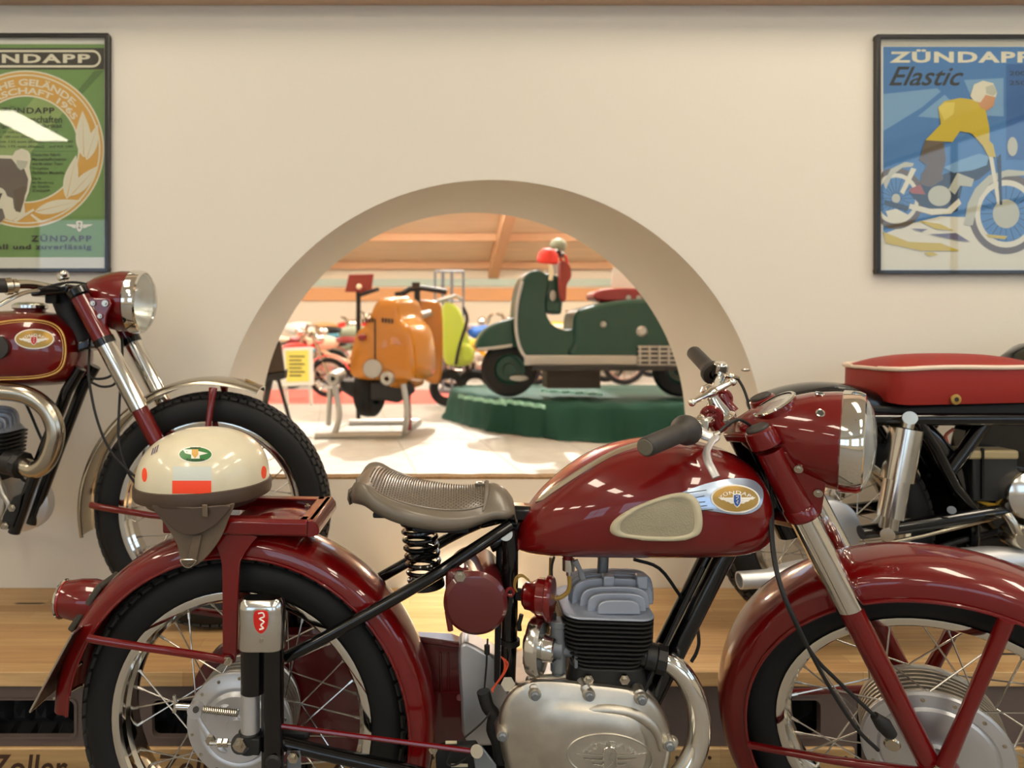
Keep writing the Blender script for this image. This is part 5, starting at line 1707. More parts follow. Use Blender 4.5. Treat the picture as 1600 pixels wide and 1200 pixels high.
# stickers
def rect_px(x0, y0, x1, y1, n=8):
    return [(x0+(x1-x0)*k/n, y0) for k in range(n)]+[(x1, y0+(y1-y0)*k/n) for k in range(n)]+[(x1-(x1-x0)*k/n, y1) for k in range(n)]+[(x0, y1-(y1-y0)*k/n) for k in range(n)]
st = decal(HV, rect_px(270.5, 729, 330.5, 752), 0.0008, 5).build('sticker', 'sticker_grey', sho, smooth=60)
decal(HV, rect_px(269.5, 751, 330, 771), 0.0011, 5).build('sticker_stripe', 'orange_print', st, smooth=60)
eo2 = decal(HV, ell(305.5, 710.5, 26.5, 13, 36), 0.0006, 3).build('oval_sticker', 'white_enamel', sho, smooth=60)
decal(HV, ell(305.5, 710.5, 25, 11.2, 36), 0.0010, 3).build('oval_field', 'sticker_green', eo2, smooth=60)
S = on(HV, 0.0014, (305, 712))
MB().add([S(x, y) for x, y in ((286, 703), (299, 703), (299, 717), (312, 717), (312, 706), (325, 709), (312, 712), (299, 711), (290, 709))], [(0, 1, 7, 8), (1, 4, 6, 7), (4, 5, 6), (7, 6, 3, 2)]).build('sticker_wings', 'white_enamel', eo2, smooth=0)
S = on(HV, 0.0018, (305, 712))
MB().add([S(x, y) for x, y in ((300, 703), (310, 703), (310, 711), (305, 717), (300, 711))], [(0, 1, 2, 3, 4)]).build('sticker_shield', 'gold_line', eo2, smooth=0)
letters('ZÜNDAPP', lambda u, v: S(297+17*u, 702-3*v), 0.02).build('lettering', 'ink', eo2, smooth=0)
letters('Freunde', lambda u, v: S(292+28*u, 720.5-3.2*v), 0.02).build('lettering', 'ink', eo2, smooth=0)
for ex_, ey_, ea_, eb_ in ((226, 742, 4, 11), (412, 738, 4, 10)):
    decal(HV, ell(ex_, ey_, ea_, eb_, 20), 0.0006, 2).build('side_sticker', 'orange_print', sho)
decal(HV, ell(305, 669.5, 22, 2.2, 24), 0.0006, 2).build('crown_sticker', 'pr_cream', sho)
letters('///', lambda u, v: hit2(HV, 236+13*u, 712-9*v-8*u, 0.0008, (260, 715)), 0.06).build('side_sticker', 'pr_violet', sho, smooth=0)
# leather ear flap, hanging over the near side of the rack
fo = 0.100
flap = spline([(232, 788), (270, 791), (310, 792), (350, 790), (366, 787), (358, 808), (346, 838), (330, 862), (314, 878), (300, 886), (287, 884), (281, 872), (276, 850), (262, 826), (244, 802)], 4, True)
flm = MB().prism([F(x, y, fo+0.010*math.sin((x-230)/140*PI)) for x, y in flap], -BN*0.004)
fl_o = flm.build('ear_flap', 'leather', hm, bevel=0.0015)
inner = spline([(238, 790), (300, 793), (358, 790), (350, 806), (334, 822), (312, 834), (290, 836), (272, 828), (254, 810)], 4, True)
MB().prism([F(x, y, fo+0.0125+0.010*math.sin((x-230)/140*PI)) for x, y in inner], -BN*0.004).build('flap_lining', 'leather_dark', fl_o, bevel=0.0015)
MB().prism([F(x, y, fo+0.0165) for x, y in ((277, 806), (312, 803), (313, 832), (290, 835), (276, 830))], -BN*0.003).build('flap_pocket', 'leather', fl_o, bevel=0.003)
MB().obox(F(320, 798, fo+0.022), BD*0.005, BN*0.002, ZU*0.011).build('strap_loop', 'leather', fl_o, bevel=0.002)
MB().prism([F(x, y, fo+0.013) for x, y in ((300, 838), (314, 836), (306, 880), (290, 884))], -BN*0.003).build('chin_strap', 'leather', fl_o, bevel=0.0015)
dr = [F(x, y, fo+0.016) for x, y in spline([(283, 878), (288, 885), (297, 886), (305, 879), (304, 875), (284, 875)], 4, True)]
MB().tube(dr, 0.0013, 6, closed=True).build('buckle_ring', 'nickel', fl_o)

# ---------------------------------------------------------------- left motorcycle, on the board
XD, NV = Vector((1, 0, 0)), Vector((0, -1, 0))
DL = 1.964
def L_(px, py, o=0.0): return P(px, py, DL-o)
def Lm(px, py, o, s):   # traced on the near side, mirrored for the far one
    q = L_(px, py, o)
    return q if s > 0 else q-NV*(2*o)
LM = thing('motorcycle', 'red motorcycle with chrome front mudguard parked on the board below the green poster', 'motorcycle', (L_(100, 800).x, DL, TZ))
WC = L_(334, 792, 0); WC.z = TZ+0.3305
def small_hub(C, l, x, rim):
    MB().lathe([(0, 0.05), (0.02, 0.05), (0.022, 0.04), (0.07, 0.042), (0.082, 0.036), (0.084, 0.03), (0.074, 0.025), (0.074, -0.025), (0.084, -0.03), (0.082, -0.036), (0, -0.04)], C, l, 40).build('hub', 'alu_light', rim)
wheel(LM, 'front_wheel', WC, NV, XD, 0.328, 0.090, 0.243, (0.078, 0.032), small_hub, 36, tread=(76, 6))
ga0, ga1 = math.radians(68), math.radians(191)
lg = MB().lathe(guard_profile(0.348, 0.368, 0.052, sharp=0.75), WC, NV, 48, XD, ga0, ga1, loop=True).build('front_mudguard', 'nickel', LM, smooth=40)
MB().obox(WC+(XD*math.cos(ga0+0.1)+ZU*math.sin(ga0+0.1))*0.369, Vector((0.014, 0, -0.006)), NV*0.01, ZU*0.001).build('mudguard_badge', 'gold', lg)
for s in (1, -1):
    b = 0.09
    MB().cyl(Lm(122, 458, b, s), Lm(164, 535, b, s), 0.0235, 0.026, 26).build('fork_shroud', 'red', LM)
    MB().cyl(Lm(161, 529, b, s), Lm(166, 539, b, s), 0.0275, n=26).build('shroud_ring', 'black_paint', LM)
    MB().cyl(Lm(165, 537, b, s), Lm(218, 639, b, s), 0.0245, n=28).build('fork_cover', 'chrome', LM)
    MB().cyl(Lm(217, 637, b, s), Lm(306, 806, b, s), 0.0215, 0.019, 26).build('fork_leg', 'red', LM)
    MB().lathe([(0, 0.012), (0.026, 0.012), (0.026, -0.012), (0, -0.012)], Lm(312, 808, b, s), NV, 20).build('axle_lug', 'red', LM)
    MB().tube([Lm(333, 607, 0.056, s), Lm(331, 622, 0.066, s), Lm(326, 660, 0.075, s), Lm(314, 806, 0.09, s)], [0.012, 0.009, 0.0085, 0.010], 12).build('mudguard_stay', 'red', LM)
    MB().tube([Lm(142, 789, 0.056, s), Lm(160, 793, 0.072, s), Lm(235, 805, 0.085, s), Lm(310, 812, 0.095, s)], [0.009, 0.009, 0.0085, 0.009], 12, flat=0.8).build('mudguard_stay', 'red', LM)
    ear = MB().prism([Lm(x, y, 0.092, s) for x, y in ((134, 462), (150, 466), (172, 466), (176, 476), (168, 492), (166, 514), (158, 520), (142, 486))], NV*0.006*s)
    eo_ = ear.build('headlamp_bracket', 'red', LM, bevel=0.003)
    if s > 0:
        for x, y, r in ((146, 474, 0.0065), (165, 474, 0.0085), (157, 494, 0.0065)): bolt(L_(x, y, 0.099), NV, r, 0.005, eo_, 'nickel', 'bolt', 12)
    MB().lathe([(0, 0.01), (0.022, 0.01), (0.028, 0.004), (0.028, -0.012), (0.022, -0.02)], Lm(121, 455, b, s), (Lm(121, 455, b, s)-Lm(164, 535, b, s)), 24).build('fork_cap', 'black_paint', LM)
lc = L_(226, 472, 0)
LX = Vector((1, 0, -0.04)).normalized()
ls = MB().lathe([(0, -0.16), (0.02, -0.157), (0.045, -0.135), (0.066, -0.10), (0.079, -0.06), (0.0845, -0.03), (0.085, 0)], lc-LX*0.032, LX, 48).build('headlamp', 'red', LM)
MB().lathe([(0.0852, -0.002), (0.0882, 0.002), (0.0885, 0.02), (0.0865, 0.03), (0.081, 0.034), (0.078, 0.03)], lc-LX*0.032, LX, 48).build('headlamp_rim', 'chrome', ls)
MB().lathe([(0, -0.045), (0.03, -0.038), (0.058, -0.012), (0.079, 0.028)], lc-LX*0.032, LX, 40).build('reflector', 'lamp_reflector', ls)
MB().lathe([(0.079, 0.031), (0.07, 0.042), (0.05, 0.050), (0.025, 0.054), (0, 0.055)], lc-LX*0.032, LX, 40).build('lens', 'lens_glass', ls)
# tank
lt = [(-150, 540, 590, 0.03, 2.2), (-135, 512, 600, 0.07, 2.3), (-100, 495, 603, 0.10, 2.5), (-50, 488, 604, 0.12, 2.7), (0, 486, 604, 0.128, 2.8), (40, 485, 603, 0.130, 2.8), (75, 487, 602, 0.126, 2.8), (100, 493, 600, 0.115, 2.7), (116, 505, 596, 0.10, 2.6), (128, 525, 586, 0.075, 2.4), (133, 542, 572, 0.04, 2.2), (134, 552, 562, 0.012, 2)]
loops = []
for k in range(45):
    x = -150+284*k/44 if k < 40 else 134-(44-k)**1.5*1.6
    ty, by, hw, ex_ = interp(lt, x)
    a = L_(x, ty, 0); bq = L_(x, by, 0); cz = (a.z+bq.z)/2; hz = (a.z-bq.z)/2
    loops.append([Vector((a.x, a.y, cz+hz*math.copysign(abs(math.sin(t))**(2/ex_), math.sin(t))))+NV*(hw*math.copysign(abs(math.cos(t))**(2/ex_), math.cos(t))) for t in [2*PI*q/40 for q in range(40)]])
lk = MB().loft(loops, True); LB = lk.bvh()
lko = lk.build('fuel_tank', 'red', LM, smooth=60)
gl = spline([(-60, 512), (-20, 507), (20, 501), (52, 500), (80, 505), (96, 518), (102, 538), (101, 562), (92, 579), (70, 588), (30, 592), (-60, 594)], 5)
MB().tube([hit2(LB, x, y, 0.0002, (40, 545)) for x, y in gl], 0.0028, 6).build('gold_line', 'gold_line', lko)
MB().tube([hit2(LB, 40+(x-40)*0.94, 546+(y-546)*0.93, 0.0002, (40, 545)) for x, y in gl], 0.0012, 6).build('gold_line', 'gold_line', lko)
lb = decal(LB, ell(54, 530, 30.5, 15.5, 36), 0.003, 3).build('badge', 'white_enamel', lko, smooth=60)
decal(LB, ell(54, 530, 28.3, 13.6, 36), 0.004, 3).build('badge_field', 'gold', lb, smooth=60)
S = on(LB, 0.0052, (54, 530))
fan_text('ZÜNDAPP', 54, 539, 19, 13, 4.5, math.radians(148), math.radians(32), S).build('lettering', 'white_enamel', lb, smooth=0)
wings(S, 53.5, 532, 46, 15, 'white_enamel', 'red_enamel', 'white_enamel', lb)
decal(LB, ell(-6, 543, 22, 19, 30), 0.012, 3).build('knee_pad', 'rubber_grip', lko, smooth=60)
MB().lathe([(0, 0.022), (0.030, 0.020), (0.044, 0.014), (0.045, 0.006), (0.040, 0.004), (0.038, -0.02)], L_(47, 486, 0), ZU, 36).build('filler_neck', 'red', lko)
MB().lathe([(0, 0.022), (0.036, 0.019), (0.0465, 0.012), (0.0465, 0.004), (0.041, 0.003)], L_(47, 484, 0), ZU, 36).build('filler_cap', 'alu_polish', lko)
# handlebar, controls
MB().tube([Vector(p) for p in spline([tuple(L_(-40, 452, 0.26)), tuple(L_(0, 447, 0.22)), tuple(L_(40, 444, 0.14)), tuple(L_(75, 449, 0.06)), tuple(L_(90, 451, 0.0)), tuple(L_(75, 449, -0.06)), tuple(L_(40, 446, -0.14)), tuple(L_(0, 448, -0.20))], 5)], 0.0115, 14).build('handlebar', 'nickel', LM)
MB().cyl(L_(-60, 446, 0.28), L_(8, 446, 0.215), 0.0185, n=22).build('handlebar_grip', 'rubber_grip', LM)
cm = MB().cyl(L_(8, 448, 0.215), L_(18, 447, 0.205), 0.0215, n=20); cm.cyl(L_(18, 447, 0.205), L_(26, 447, 0.195), 0.0175, n=20)
cmo = cm.build('lever_clamp', 'nickel', LM)
MB().tube([L_(x, y, o) for x, y, o in spline([(-20, 488, 0.26), (0, 476, 0.235), (22, 464, 0.21), (40, 457, 0.18), (60, 454, 0.15)], 4)], 0.007, 10, flat=0.7).build('brake_lever', 'nickel', cmo)
kn = MB().lathe([(0, -0.03), (0.018, -0.03), (0.012, 0.0), (0.010, 0.025), (0.016, 0.03), (0.016, 0.045), (0, 0.05)], L_(104, 452, 0), Vector((-0.25, 0, 1)), 20)
kn.ball(L_(100, 428, 0.03), 0.0105, 14, 10); kn.ball(L_(95, 434, -0.03), 0.0105, 14, 10)
kn.build('damper_knob', 'chrome', LM)
MB().obox(L_(102, 456, 0), Vector((0.05, 0, 0.005)), NV*0.09, ZU*0.012).build('upper_yoke', 'black_paint', LM, bevel=0.006)
MB().cyl(L_(100, 464, 0), L_(132, 545, 0), 0.034, n=24).build('steering_head', 'black_matte', LM)
MB().obox(L_(152, 538, 0), Vector((0.018, 0, 0.006)), NV*0.085, ZU*0.014).build('lower_yoke', 'black_paint', LM, bevel=0.006)
MB().obox(L_(82, 465, 0.05), Vector((0.016, 0, 0)), NV*0.012, ZU*0.016).build('throttle_cable_box', 'black_matte', LM, bevel=0.004)
def lcable(pts, r=0.0035): MB().tube([L_(x, y, o) for x, y, o in spline(pts, 5)], r, 8).build('control_cable', 'black_matte', LM)
lcable([(60, 452, 0.15), (90, 444, 0.12), (115, 441, 0.06), (142, 445, 0.03)])
lcable([(62, 453, 0.15), (84, 452, 0.10), (112, 455, 0.05)])
lcable([(140, 545, 0.06), (139, 590, 0.10), (150, 650, 0.12), (170, 700, 0.12), (200, 735, 0.12), (240, 765, 0.11)])
lcable([(190, 525, 0.0), (191, 560, 0.05), (186, 640, 0.09), (186, 690, 0.11), (200, 738, 0.115), (232, 780, 0.11)])
lcable([(135, 585, 0.04), (150, 592, 0.05), (172, 588, 0.05), (186, 570, 0.05)])
lcable([(140, 596, 0.04), (158, 604, 0.05), (176, 602, 0.05), (184, 592, 0.05)])
# frame, engine and exhaust at the left edge
for s in (1, -1):
    MB().tube([Lm(x, y, 0.045, s) for x, y in ((126, 575), (104, 612), (70, 700), (40, 780), (22, 832))], 0.016, 14).build('down_tube', 'black_paint', LM)
pl2 = MB().prism([L_(x, y, 0.065) for x, y in ((22, 776), (36, 770), (30, 800), (20, 826), (2, 826), (6, 805))], NV*0.006).build('engine_plate', 'black_matte', LM, bevel=0.003)
for x, y in ((20, 793), (9, 821)): bolt(L_(x, y, 0.072), NV, 0.011, 0.006, pl2)
exl = [L_(x, y, o) for x, y, o in spline([(12, 722, 0.06), (32, 726, 0.075), (54, 734, 0.09), (72, 722, 0.10), (84, 694, 0.105), (86, 668, 0.105), (74, 640, 0.105), (50, 621, 0.105), (20, 613, 0.105), (-30, 612, 0.105), (-90, 620, 0.11)], 5)]
xo = MB().tube(exl, 0.0238, 22).build('exhaust_pipe', 'nickel', LM)
nn_ = MB().cyl(exl[0], exl[4], 0.034, n=12); nn_.cyl(exl[4], exl[6], 0.037, n=10)
nn_.build('exhaust_nut', 'fin_black', xo, bevel=0.002)
def lfin(px, py, hx_, hy_):
    c = L_(px, py, 0.01)
    return [c+XD*(hx_*math.copysign(abs(math.cos(t))**0.45, math.cos(t)))+NV*(hy_*math.copysign(abs(math.sin(t))**0.45, math.sin(t))) for t in [2*PI*k/32 for k in range(32)]]
for k in range(9):
    q = lfin(-14, 676+k*6.2, 0.078-0.0012*k, 0.075)
    MB().loft([[p-ZU*0.002 for p in q], [p+ZU*0.002 for p in q]]).build('cooling_fin', 'fin_black', LM)
MB().loft([lfin(-14, 668, 0.06, 0.058), lfin(-14, 745, 0.06, 0.058)]).build('cylinder', 'fin_black', LM)
for k, (w, yt) in enumerate(((46, 633), (46, 633), (44, 634), (40, 638), (34, 643), (26, 650), (17, 657))):
    o = -0.06+0.02*k
    pts = [(-14-w, 670)]
    for j in range(13):
        a = PI-PI*j/12
        pts.append((-14+w*math.copysign(abs(math.cos(a))**0.5, math.cos(a)), 664-(664-yt)*abs(math.sin(a))**0.6))
    pts.append((-14+w, 670))
    MB().prism([L_(x, y, o+0.004) for x, y in pts], NV*0.010).build('head_fin', 'head_alu', LM, bevel=0.002)
MB().loft([lfin(-14, 672, 0.072, 0.07), lfin(-14, 650, 0.05, 0.03)]).build('cylinder_head', 'head_alu', LM)
MB().lathe([(0, 0.0), (0.06, -0.004), (0.078, -0.014), (0.08, -0.05), (0.0, -0.05)], L_(28, 790, -0.03), NV, 40).build('ignition_cover', 'alu_light', LM)
MB().prism([L_(x, y, 0.05) for x, y in ((-60, 745), (2, 745), (10, 770), (6, 800), (0, 826), (-60, 830))], -NV*0.10).build('crankcase', 'alu', LM, bevel=0.008)
MB().tube([L_(x, y, 0.06) for x, y in spline([(-5, 744), (4, 770), (14, 790), (6, 812)], 4)], 0.008, 10).build('case_rib', 'alu', LM)
lcable([(30, 612, -0.05), (45, 640, -0.05), (62, 680, -0.05), (72, 700, -0.04)], 0.004)
lcable([(28, 740, 0.0), (40, 752, 0.02), (58, 750, 0.03), (70, 728, 0.03)], 0.004)
# rear wheel beyond the frame, so that it stands
RWC = WC-XD*1.29
wheel(LM, 'rear_wheel', RWC, NV, XD, 0.328, 0.090, 0.243, (0.078, 0.032), small_hub, 18)
MB().lathe(guard_profile(0.345, 0.375, 0.065, sharp=0.6), RWC, NV, 40, XD, math.radians(-5), math.radians(165), loop=True).build('rear_mudguard', 'red', LM, smooth=40)
MB().loft([[Vector((L_(x, 0).x, DL, L_(0, y).z))+NV*(w_*math.cos(t))+ZU*(0.045*math.sin(t)) for t in [2*PI*q/20 for q in range(20)]] for x, y, w_ in ((-150, 520, 0.05), (-180, 515, 0.10), (-260, 512, 0.13), (-380, 505, 0.13), (-430, 500, 0.08))], True).build('seat', 'black_matte', LM, smooth=60)
MB().tube([RWC+NV*0.07, L_(-60, 800, 0.07)], 0.014, 12).build('swing_arm', 'black_paint', LM)
MB().tube([L_(-60, 830, 0.0), L_(-60, 600, 0.0)], 0.016, 12).build('seat_post', 'black_paint', LM)
MB().tube([L_(126, 560, 0.0), L_(-60, 590, 0.0), L_(-150, 600, 0.0)], 0.018, 12).build('top_tube', 'black_paint', LM)

# ---------------------------------------------------------------- right motorcycle, on the board
DR = 1.915
def R_(px, py, o=0.0): return P(px, py, DR-o)
RM = thing('motorcycle', 'black motorcycle with a red seat parked on the board below the blue poster', 'motorcycle', (R_(1500, 800).x, DR, TZ))
W2 = R_(1285, 825, 0); W2.z = TZ+0.2925
wheel(RM, 'rear_wheel', W2, NV, XD, 0.29, 0.095, 0.205, (0.080, 0.034), small_hub, 36, tread=(60, 6), rim_m='nickel')
MB().lathe(guard_profile(0.345, 0.395, 0.075, sharp=0.6), W2, NV, 48, XD, math.radians(-28), math.radians(118), loop=True).build('rear_mudguard', 'black_paint', RM, smooth=40)
for s in (1, -1):
    def Rm(px, py, o): 
        q = R_(px, py, o); return q if s > 0 else q-NV*(2*o)
    MB().cyl(Rm(1416, 670, 0.12), Rm(1402, 750, 0.12), 0.0375, n=30).build('shock_cover', 'alu_polish', RM)
    MB().cyl(Rm(1403, 744, 0.12), Rm(1391, 808, 0.12), 0.0305, n=30).build('shock_body', 'alu_polish', RM)
    MB().cyl(Rm(1391, 806, 0.12), Rm(1388, 826, 0.12), 0.022, n=20).build('shock_foot', 'nickel', RM)
    MB().cyl(Rm(1417, 669, 0.12), Rm(1420, 655, 0.12), 0.016, n=16).build('shock_neck', 'nickel', RM)
    for x, y in ((1422, 653), (1387, 836)):
        MB().cyl(Rm(x, y, 0.145), Rm(x, y, 0.09), 0.0165, n=20).build('shock_eye', 'nickel', RM)
    MB().tube([Rm(1330, 655, 0.10), Rm(1440, 655, 0.10), Rm(1640, 655, 0.10)], 0.0165, 14).build('rear_frame_tube', 'black_paint', RM)
    MB().tube([Rm(1345, 832, 0.09), Rm(1420, 822, 0.09), Rm(1540, 803, 0.09), Rm(1640, 790, 0.08)], 0.018, 14).build('swing_arm', 'black_paint', RM)
    MB().tube([Rm(1436, 660, 0.10), Rm(1462, 700, 0.10), Rm(1492, 760, 0.09), Rm(1530, 805, 0.08)], 0.013, 12).build('frame_strut', 'black_paint', RM)
    MB().tube([Rm(1545, 650, 0.08), Rm(1510, 700, 0.08), Rm(1480, 740, 0.08)], 0.017, 12).build('frame_strut', 'black_paint', RM)
# seat
sl_ = []
UU = [0, 0.004, 0.012, 0.025, 0.045, 0.07, 0.1]+[0.14+0.72*q/14 for q in range(15)]+[0.9, 0.93, 0.955, 0.975, 0.988, 0.996, 1.0]
for k, u in enumerate(UU):
    x = 1352+(1597-1352)*u
    ed = min(1.0, math.sqrt(max(0.0, 1-(1-min(1, u/0.07))**2))*0.35+0.65, )
    e2 = min(1.0, math.sqrt(max(0.0, 1-(1-min(1, (1-u)/0.05))**2))*0.3+0.7)
    rnd = (1-(1-min(1, u/0.12))**2.6)**0.42*(1-(1-min(1, (1-u)/0.10))**2.6)**0.42
    hw = 0.125*(0.45+0.55*rnd)
    yb = 634-6*u
    ys = 579-8*u-3*math.sin(u*PI*2)*0.6
    yt = 556+16*(2*u-1)**4-4*math.sin(PI*u)
    # traced on the near flank at offset hw
    zb, zs, zt = R_(x, yb, 0.12).z, R_(x, ys, 0.12).z, R_(x, yt, 0.0).z
    zt = zs+(zt-zs)*(0.25+0.75*rnd); zb = zb+(zs-zb)*0.12*(1-rnd)
    c = R_(x, 600, 0.0)
    L = []
    for v, z in ((-0.93, zb), (-1.02, zb*0.6+zs*0.4), (-1.0, zs)): L.append(Vector((c.x, DR, z))+NV*(hw*v))
    for j in range(1, 12):
        v = -1+2*j/12
        L.append(Vector((c.x, DR, zs+(zt-zs)*(1-abs(v)**2.6)))+NV*(hw*v))
    for v, z in ((1.0, zs), (1.02, zb*0.6+zs*0.4), (0.93, zb)): L.append(Vector((c.x, DR, z))+NV*(hw*v))
    sl_.append(L)
sto = MB().loft(sl_, True).build('seat', 'seat_red', RM, smooth=50)
for idx in (2, len(sl_[0])-3):
    MB().tube([L[idx]+ZU*0.002+(Vector((L[idx].x-R_(1475, 0).x, (L[idx].y-DR), 0)).normalized()*0.002) for L in sl_], 0.006, 8).build('piping', 'piping_cream', sto)
MB().tube([sl_[0][2]+ZU*0.002-XD*0.002]+[p_-XD*0.002 for p_ in sl_[0][3:-3]]+[sl_[0][-3]+ZU*0.002-XD*0.002], 0.005, 8).build('piping', 'piping_cream', sto)
q = R_(1493, 624, 0.123)
MB().lathe([(0.006, 0.004), (0.013, 0.003), (0.014, 0.0)], q, NV, 20).build('grommet', 'gold', sto)
MB().cyl(q+NV*0.0005, q+NV*0.0022, 0.0062, n=14).build('grommet_hole', 'ink', sto)
MB().prism([R_(x, y, 0.09) for x, y in ((1340, 632), (1400, 636), (1600, 628), (1640, 628), (1640, 650), (1420, 650), (1345, 644))], -NV*0.18).build('seat_pan', 'black_matte', RM, bevel=0.006)
bt = MB().obox(R_(1538, 740, 0.05), XD*0.058, NV*0.035, ZU*0.066).build('battery', 'black_matte', RM, bevel=0.004)
MB().obox(R_(1536, 707, 0.05)+XD*-0.002, XD*0.066, NV*0.038, ZU*0.012).build('battery_lid', 'battery_top', bt, bevel=0.006)
MB().obox(R_(1535, 740, 0.088), XD*0.003, NV*0.003, ZU*0.066).build('battery_strap', 'black_paint', bt)
MB().tube([R_(x, y, 0.09) for x, y in ((1345, 857), (1440, 838), (1570, 805))], 0.0055, 10).build('brake_rod', 'nickel', RM)
MB().tube([R_(x, y, 0.06) for x, y in ((1440, 865), (1500, 845), (1570, 828))], 0.008, 10).build('torque_rod', 'black_matte', RM)
MB().tube([R_(x, y, 0.07) for x, y in spline([(1520, 778), (1545, 788), (1575, 788), (1600, 783)], 4)], 0.005, 8).build('wire', 'yellow_wire', RM)
MB().tube([R_(x, y, 0.06) for x, y in spline([(1486, 712), (1480, 692), (1478, 680), (1490, 670)], 4)], 0.004, 8).build('wire', 'pr_red', RM)
MB().prism([R_(x, y, 0.03) for x, y in ((1500, 735), (1515, 668), (1545, 655), (1660, 655), (1660, 840), (1560, 835), (1530, 800))], -NV*0.06).build('side_panel', 'black_paint', RM, bevel=0.01)
MB().prism([R_(x, y, -0.02) for x, y in ((1400, 760), (1480, 740), (1520, 790), (1480, 850), (1420, 862), (1385, 830))], -NV*0.04).build('chain_guard', 'black_paint', RM, bevel=0.008)
MB().prism([R_(x, y, 0.0) for x, y in ((1500, 852), (1540, 840), (1600, 836), (1660, 836), (1660, 872), (1560, 880), (1520, 874))], -NV*0.1).build('gearbox', 'black_matte', RM, bevel=0.008)
cr = MB().lathe([(0, 0.02), (0.04, 0.016), (0.062, 0.004), (0.066, -0.01), (0.066, -0.08), (0, -0.08)], R_(1612, 775, 0.11), NV, 36)
cr.build('engine_cover', 'alu_polish', RM)
kl = MB().lathe([(0, 0.02), (0.026, 0.02), (0.03, 0.012), (0.03, -0.03), (0, -0.03)], R_(1593, 838, 0.13), NV, 24)
kl.tube([R_(1590, 835, 0.14), R_(1580, 815, 0.14), R_(1572, 804, 0.13)], 0.012, 12)
kl.build('kick_lever', 'nickel', RM)
MB().cyl(R_(1487, 797, 0.108), R_(1487, 797, 0.115), 0.010, n=14).build('bolt', 'carb_grey', RM)
# silencer
sa, sb_ = R_(1155, 907, 0.14), R_(1640, 872, 0.12)
ax_ = (sb_-sa).normalized()
LL = (sb_-sa).length
sio = MB().lathe([(0.017, 0.02), (0.018, 0.0), (0.0215, 0.0), (0.022, 0.004), (0.0225, 0.075), (0.034, 0.12), (0.040, 0.17), (0.040, LL-0.15), (0.025, LL)], sa, ax_, 30).build('silencer', 'alu_light', RM)
MB().lathe([(0.0, 0.03), (0.0175, 0.03)], sa, ax_, 20).build('outlet', 'ink', sio)
# tank and front end beyond the frame
tl_ = []
for k, (x, hw, yt, yb) in enumerate(((1572, 0.05, 585, 615), (1590, 0.09, 553, 630), (1620, 0.12, 535, 640), (1700, 0.13, 520, 645), (1800, 0.12, 525, 645), (1850, 0.06, 560, 630))):
    a, bq = R_(x, yt, 0), R_(x, yb, 0); cz = (a.z+bq.z)/2; hz = (a.z-bq.z)/2
    tl_.append([Vector((a.x, DR, cz+hz*math.copysign(abs(math.sin(t))**0.8, math.sin(t))))+NV*(hw*math.copysign(abs(math.cos(t))**0.8, math.cos(t))) for t in [2*PI*q/32 for q in range(32)]])
MB().loft(tl_, True).build('fuel_tank', 'black_paint', RM, smooth=60)
W3 = W2+XD*1.27
wheel(RM, 'front_wheel', W3, NV, XD, 0.29, 0.095, 0.205, (0.080, 0.034), small_hub, 18, rim_m='nickel')
for s in (1, -1):
    MB().tube([W3+NV*0.08*s, W3+NV*0.08*s-XD*0.2+ZU*0.45], 0.02, 14).build('fork_leg', 'black_paint', RM)
MB().lathe(guard_profile(0.305, 0.335, 0.065, sharp=0.6), W3, NV, 40, XD, math.radians(30), math.radians(170), loop=True).build('front_mudguard', 'black_paint', RM, smooth=40)
HQ = W3-XD*0.2+ZU*0.42
hq = MB().lathe([(0, -0.1), (0.04, -0.085), (0.07, -0.04), (0.08, 0.0)], HQ+XD*0.10, XD, 36).build('headlamp', 'black_paint', RM)
MB().lathe([(0.08, 0.0), (0.084, 0.01), (0.07, 0.03), (0.0, 0.045)], HQ+XD*0.10, XD, 36).build('lens', 'lens_glass', hq)
MB().tube([HQ+NV*0.30-XD*0.16+ZU*0.10, HQ+NV*0.12-XD*0.03+ZU*0.08, HQ-NV*0.12-XD*0.03+ZU*0.08, HQ-NV*0.28-XD*0.16+ZU*0.10], 0.012, 12).build('handlebar', 'chrome', RM)
MB().tube([HQ+NV*0.30-XD*0.16+ZU*0.10, HQ+NV*0.19-XD*0.08+ZU*0.09], 0.017, 12).build('handlebar_grip', 'rubber_grip', RM)
for k in range(8):
    q_ = Vector((R_(1700, 0).x, DR, R_(1700, 690+k*9).z))
    MB().lathe([(0.0, -0.002), (0.075, -0.002), (0.075, 0.002), (0.0, 0.002)], q_, ZU, 24).build('cooling_fin', 'fin_black', RM)
MB().cyl(R_(1700, 690), R_(1700, 800), 0.055, n=24).build('cylinder', 'fin_black', RM)
MB().prism([R_(x, y, 0.07) for x, y in ((1610, 760), (1760, 770), (1780, 830), (1740, 870), (1610, 870))], -NV*0.14).build('crankcase', 'alu', RM, bevel=0.012)
MB().tube([R_(1820, 640, 0), R_(1790, 760, 0), R_(1750, 860, 0)], 0.018, 12).build('down_tube', 'black_paint', RM)
MB().tube([R_(1640, 655, 0.0), R_(1820, 640, 0.0)], 0.02, 12).build('top_tube', 'black_paint', RM)

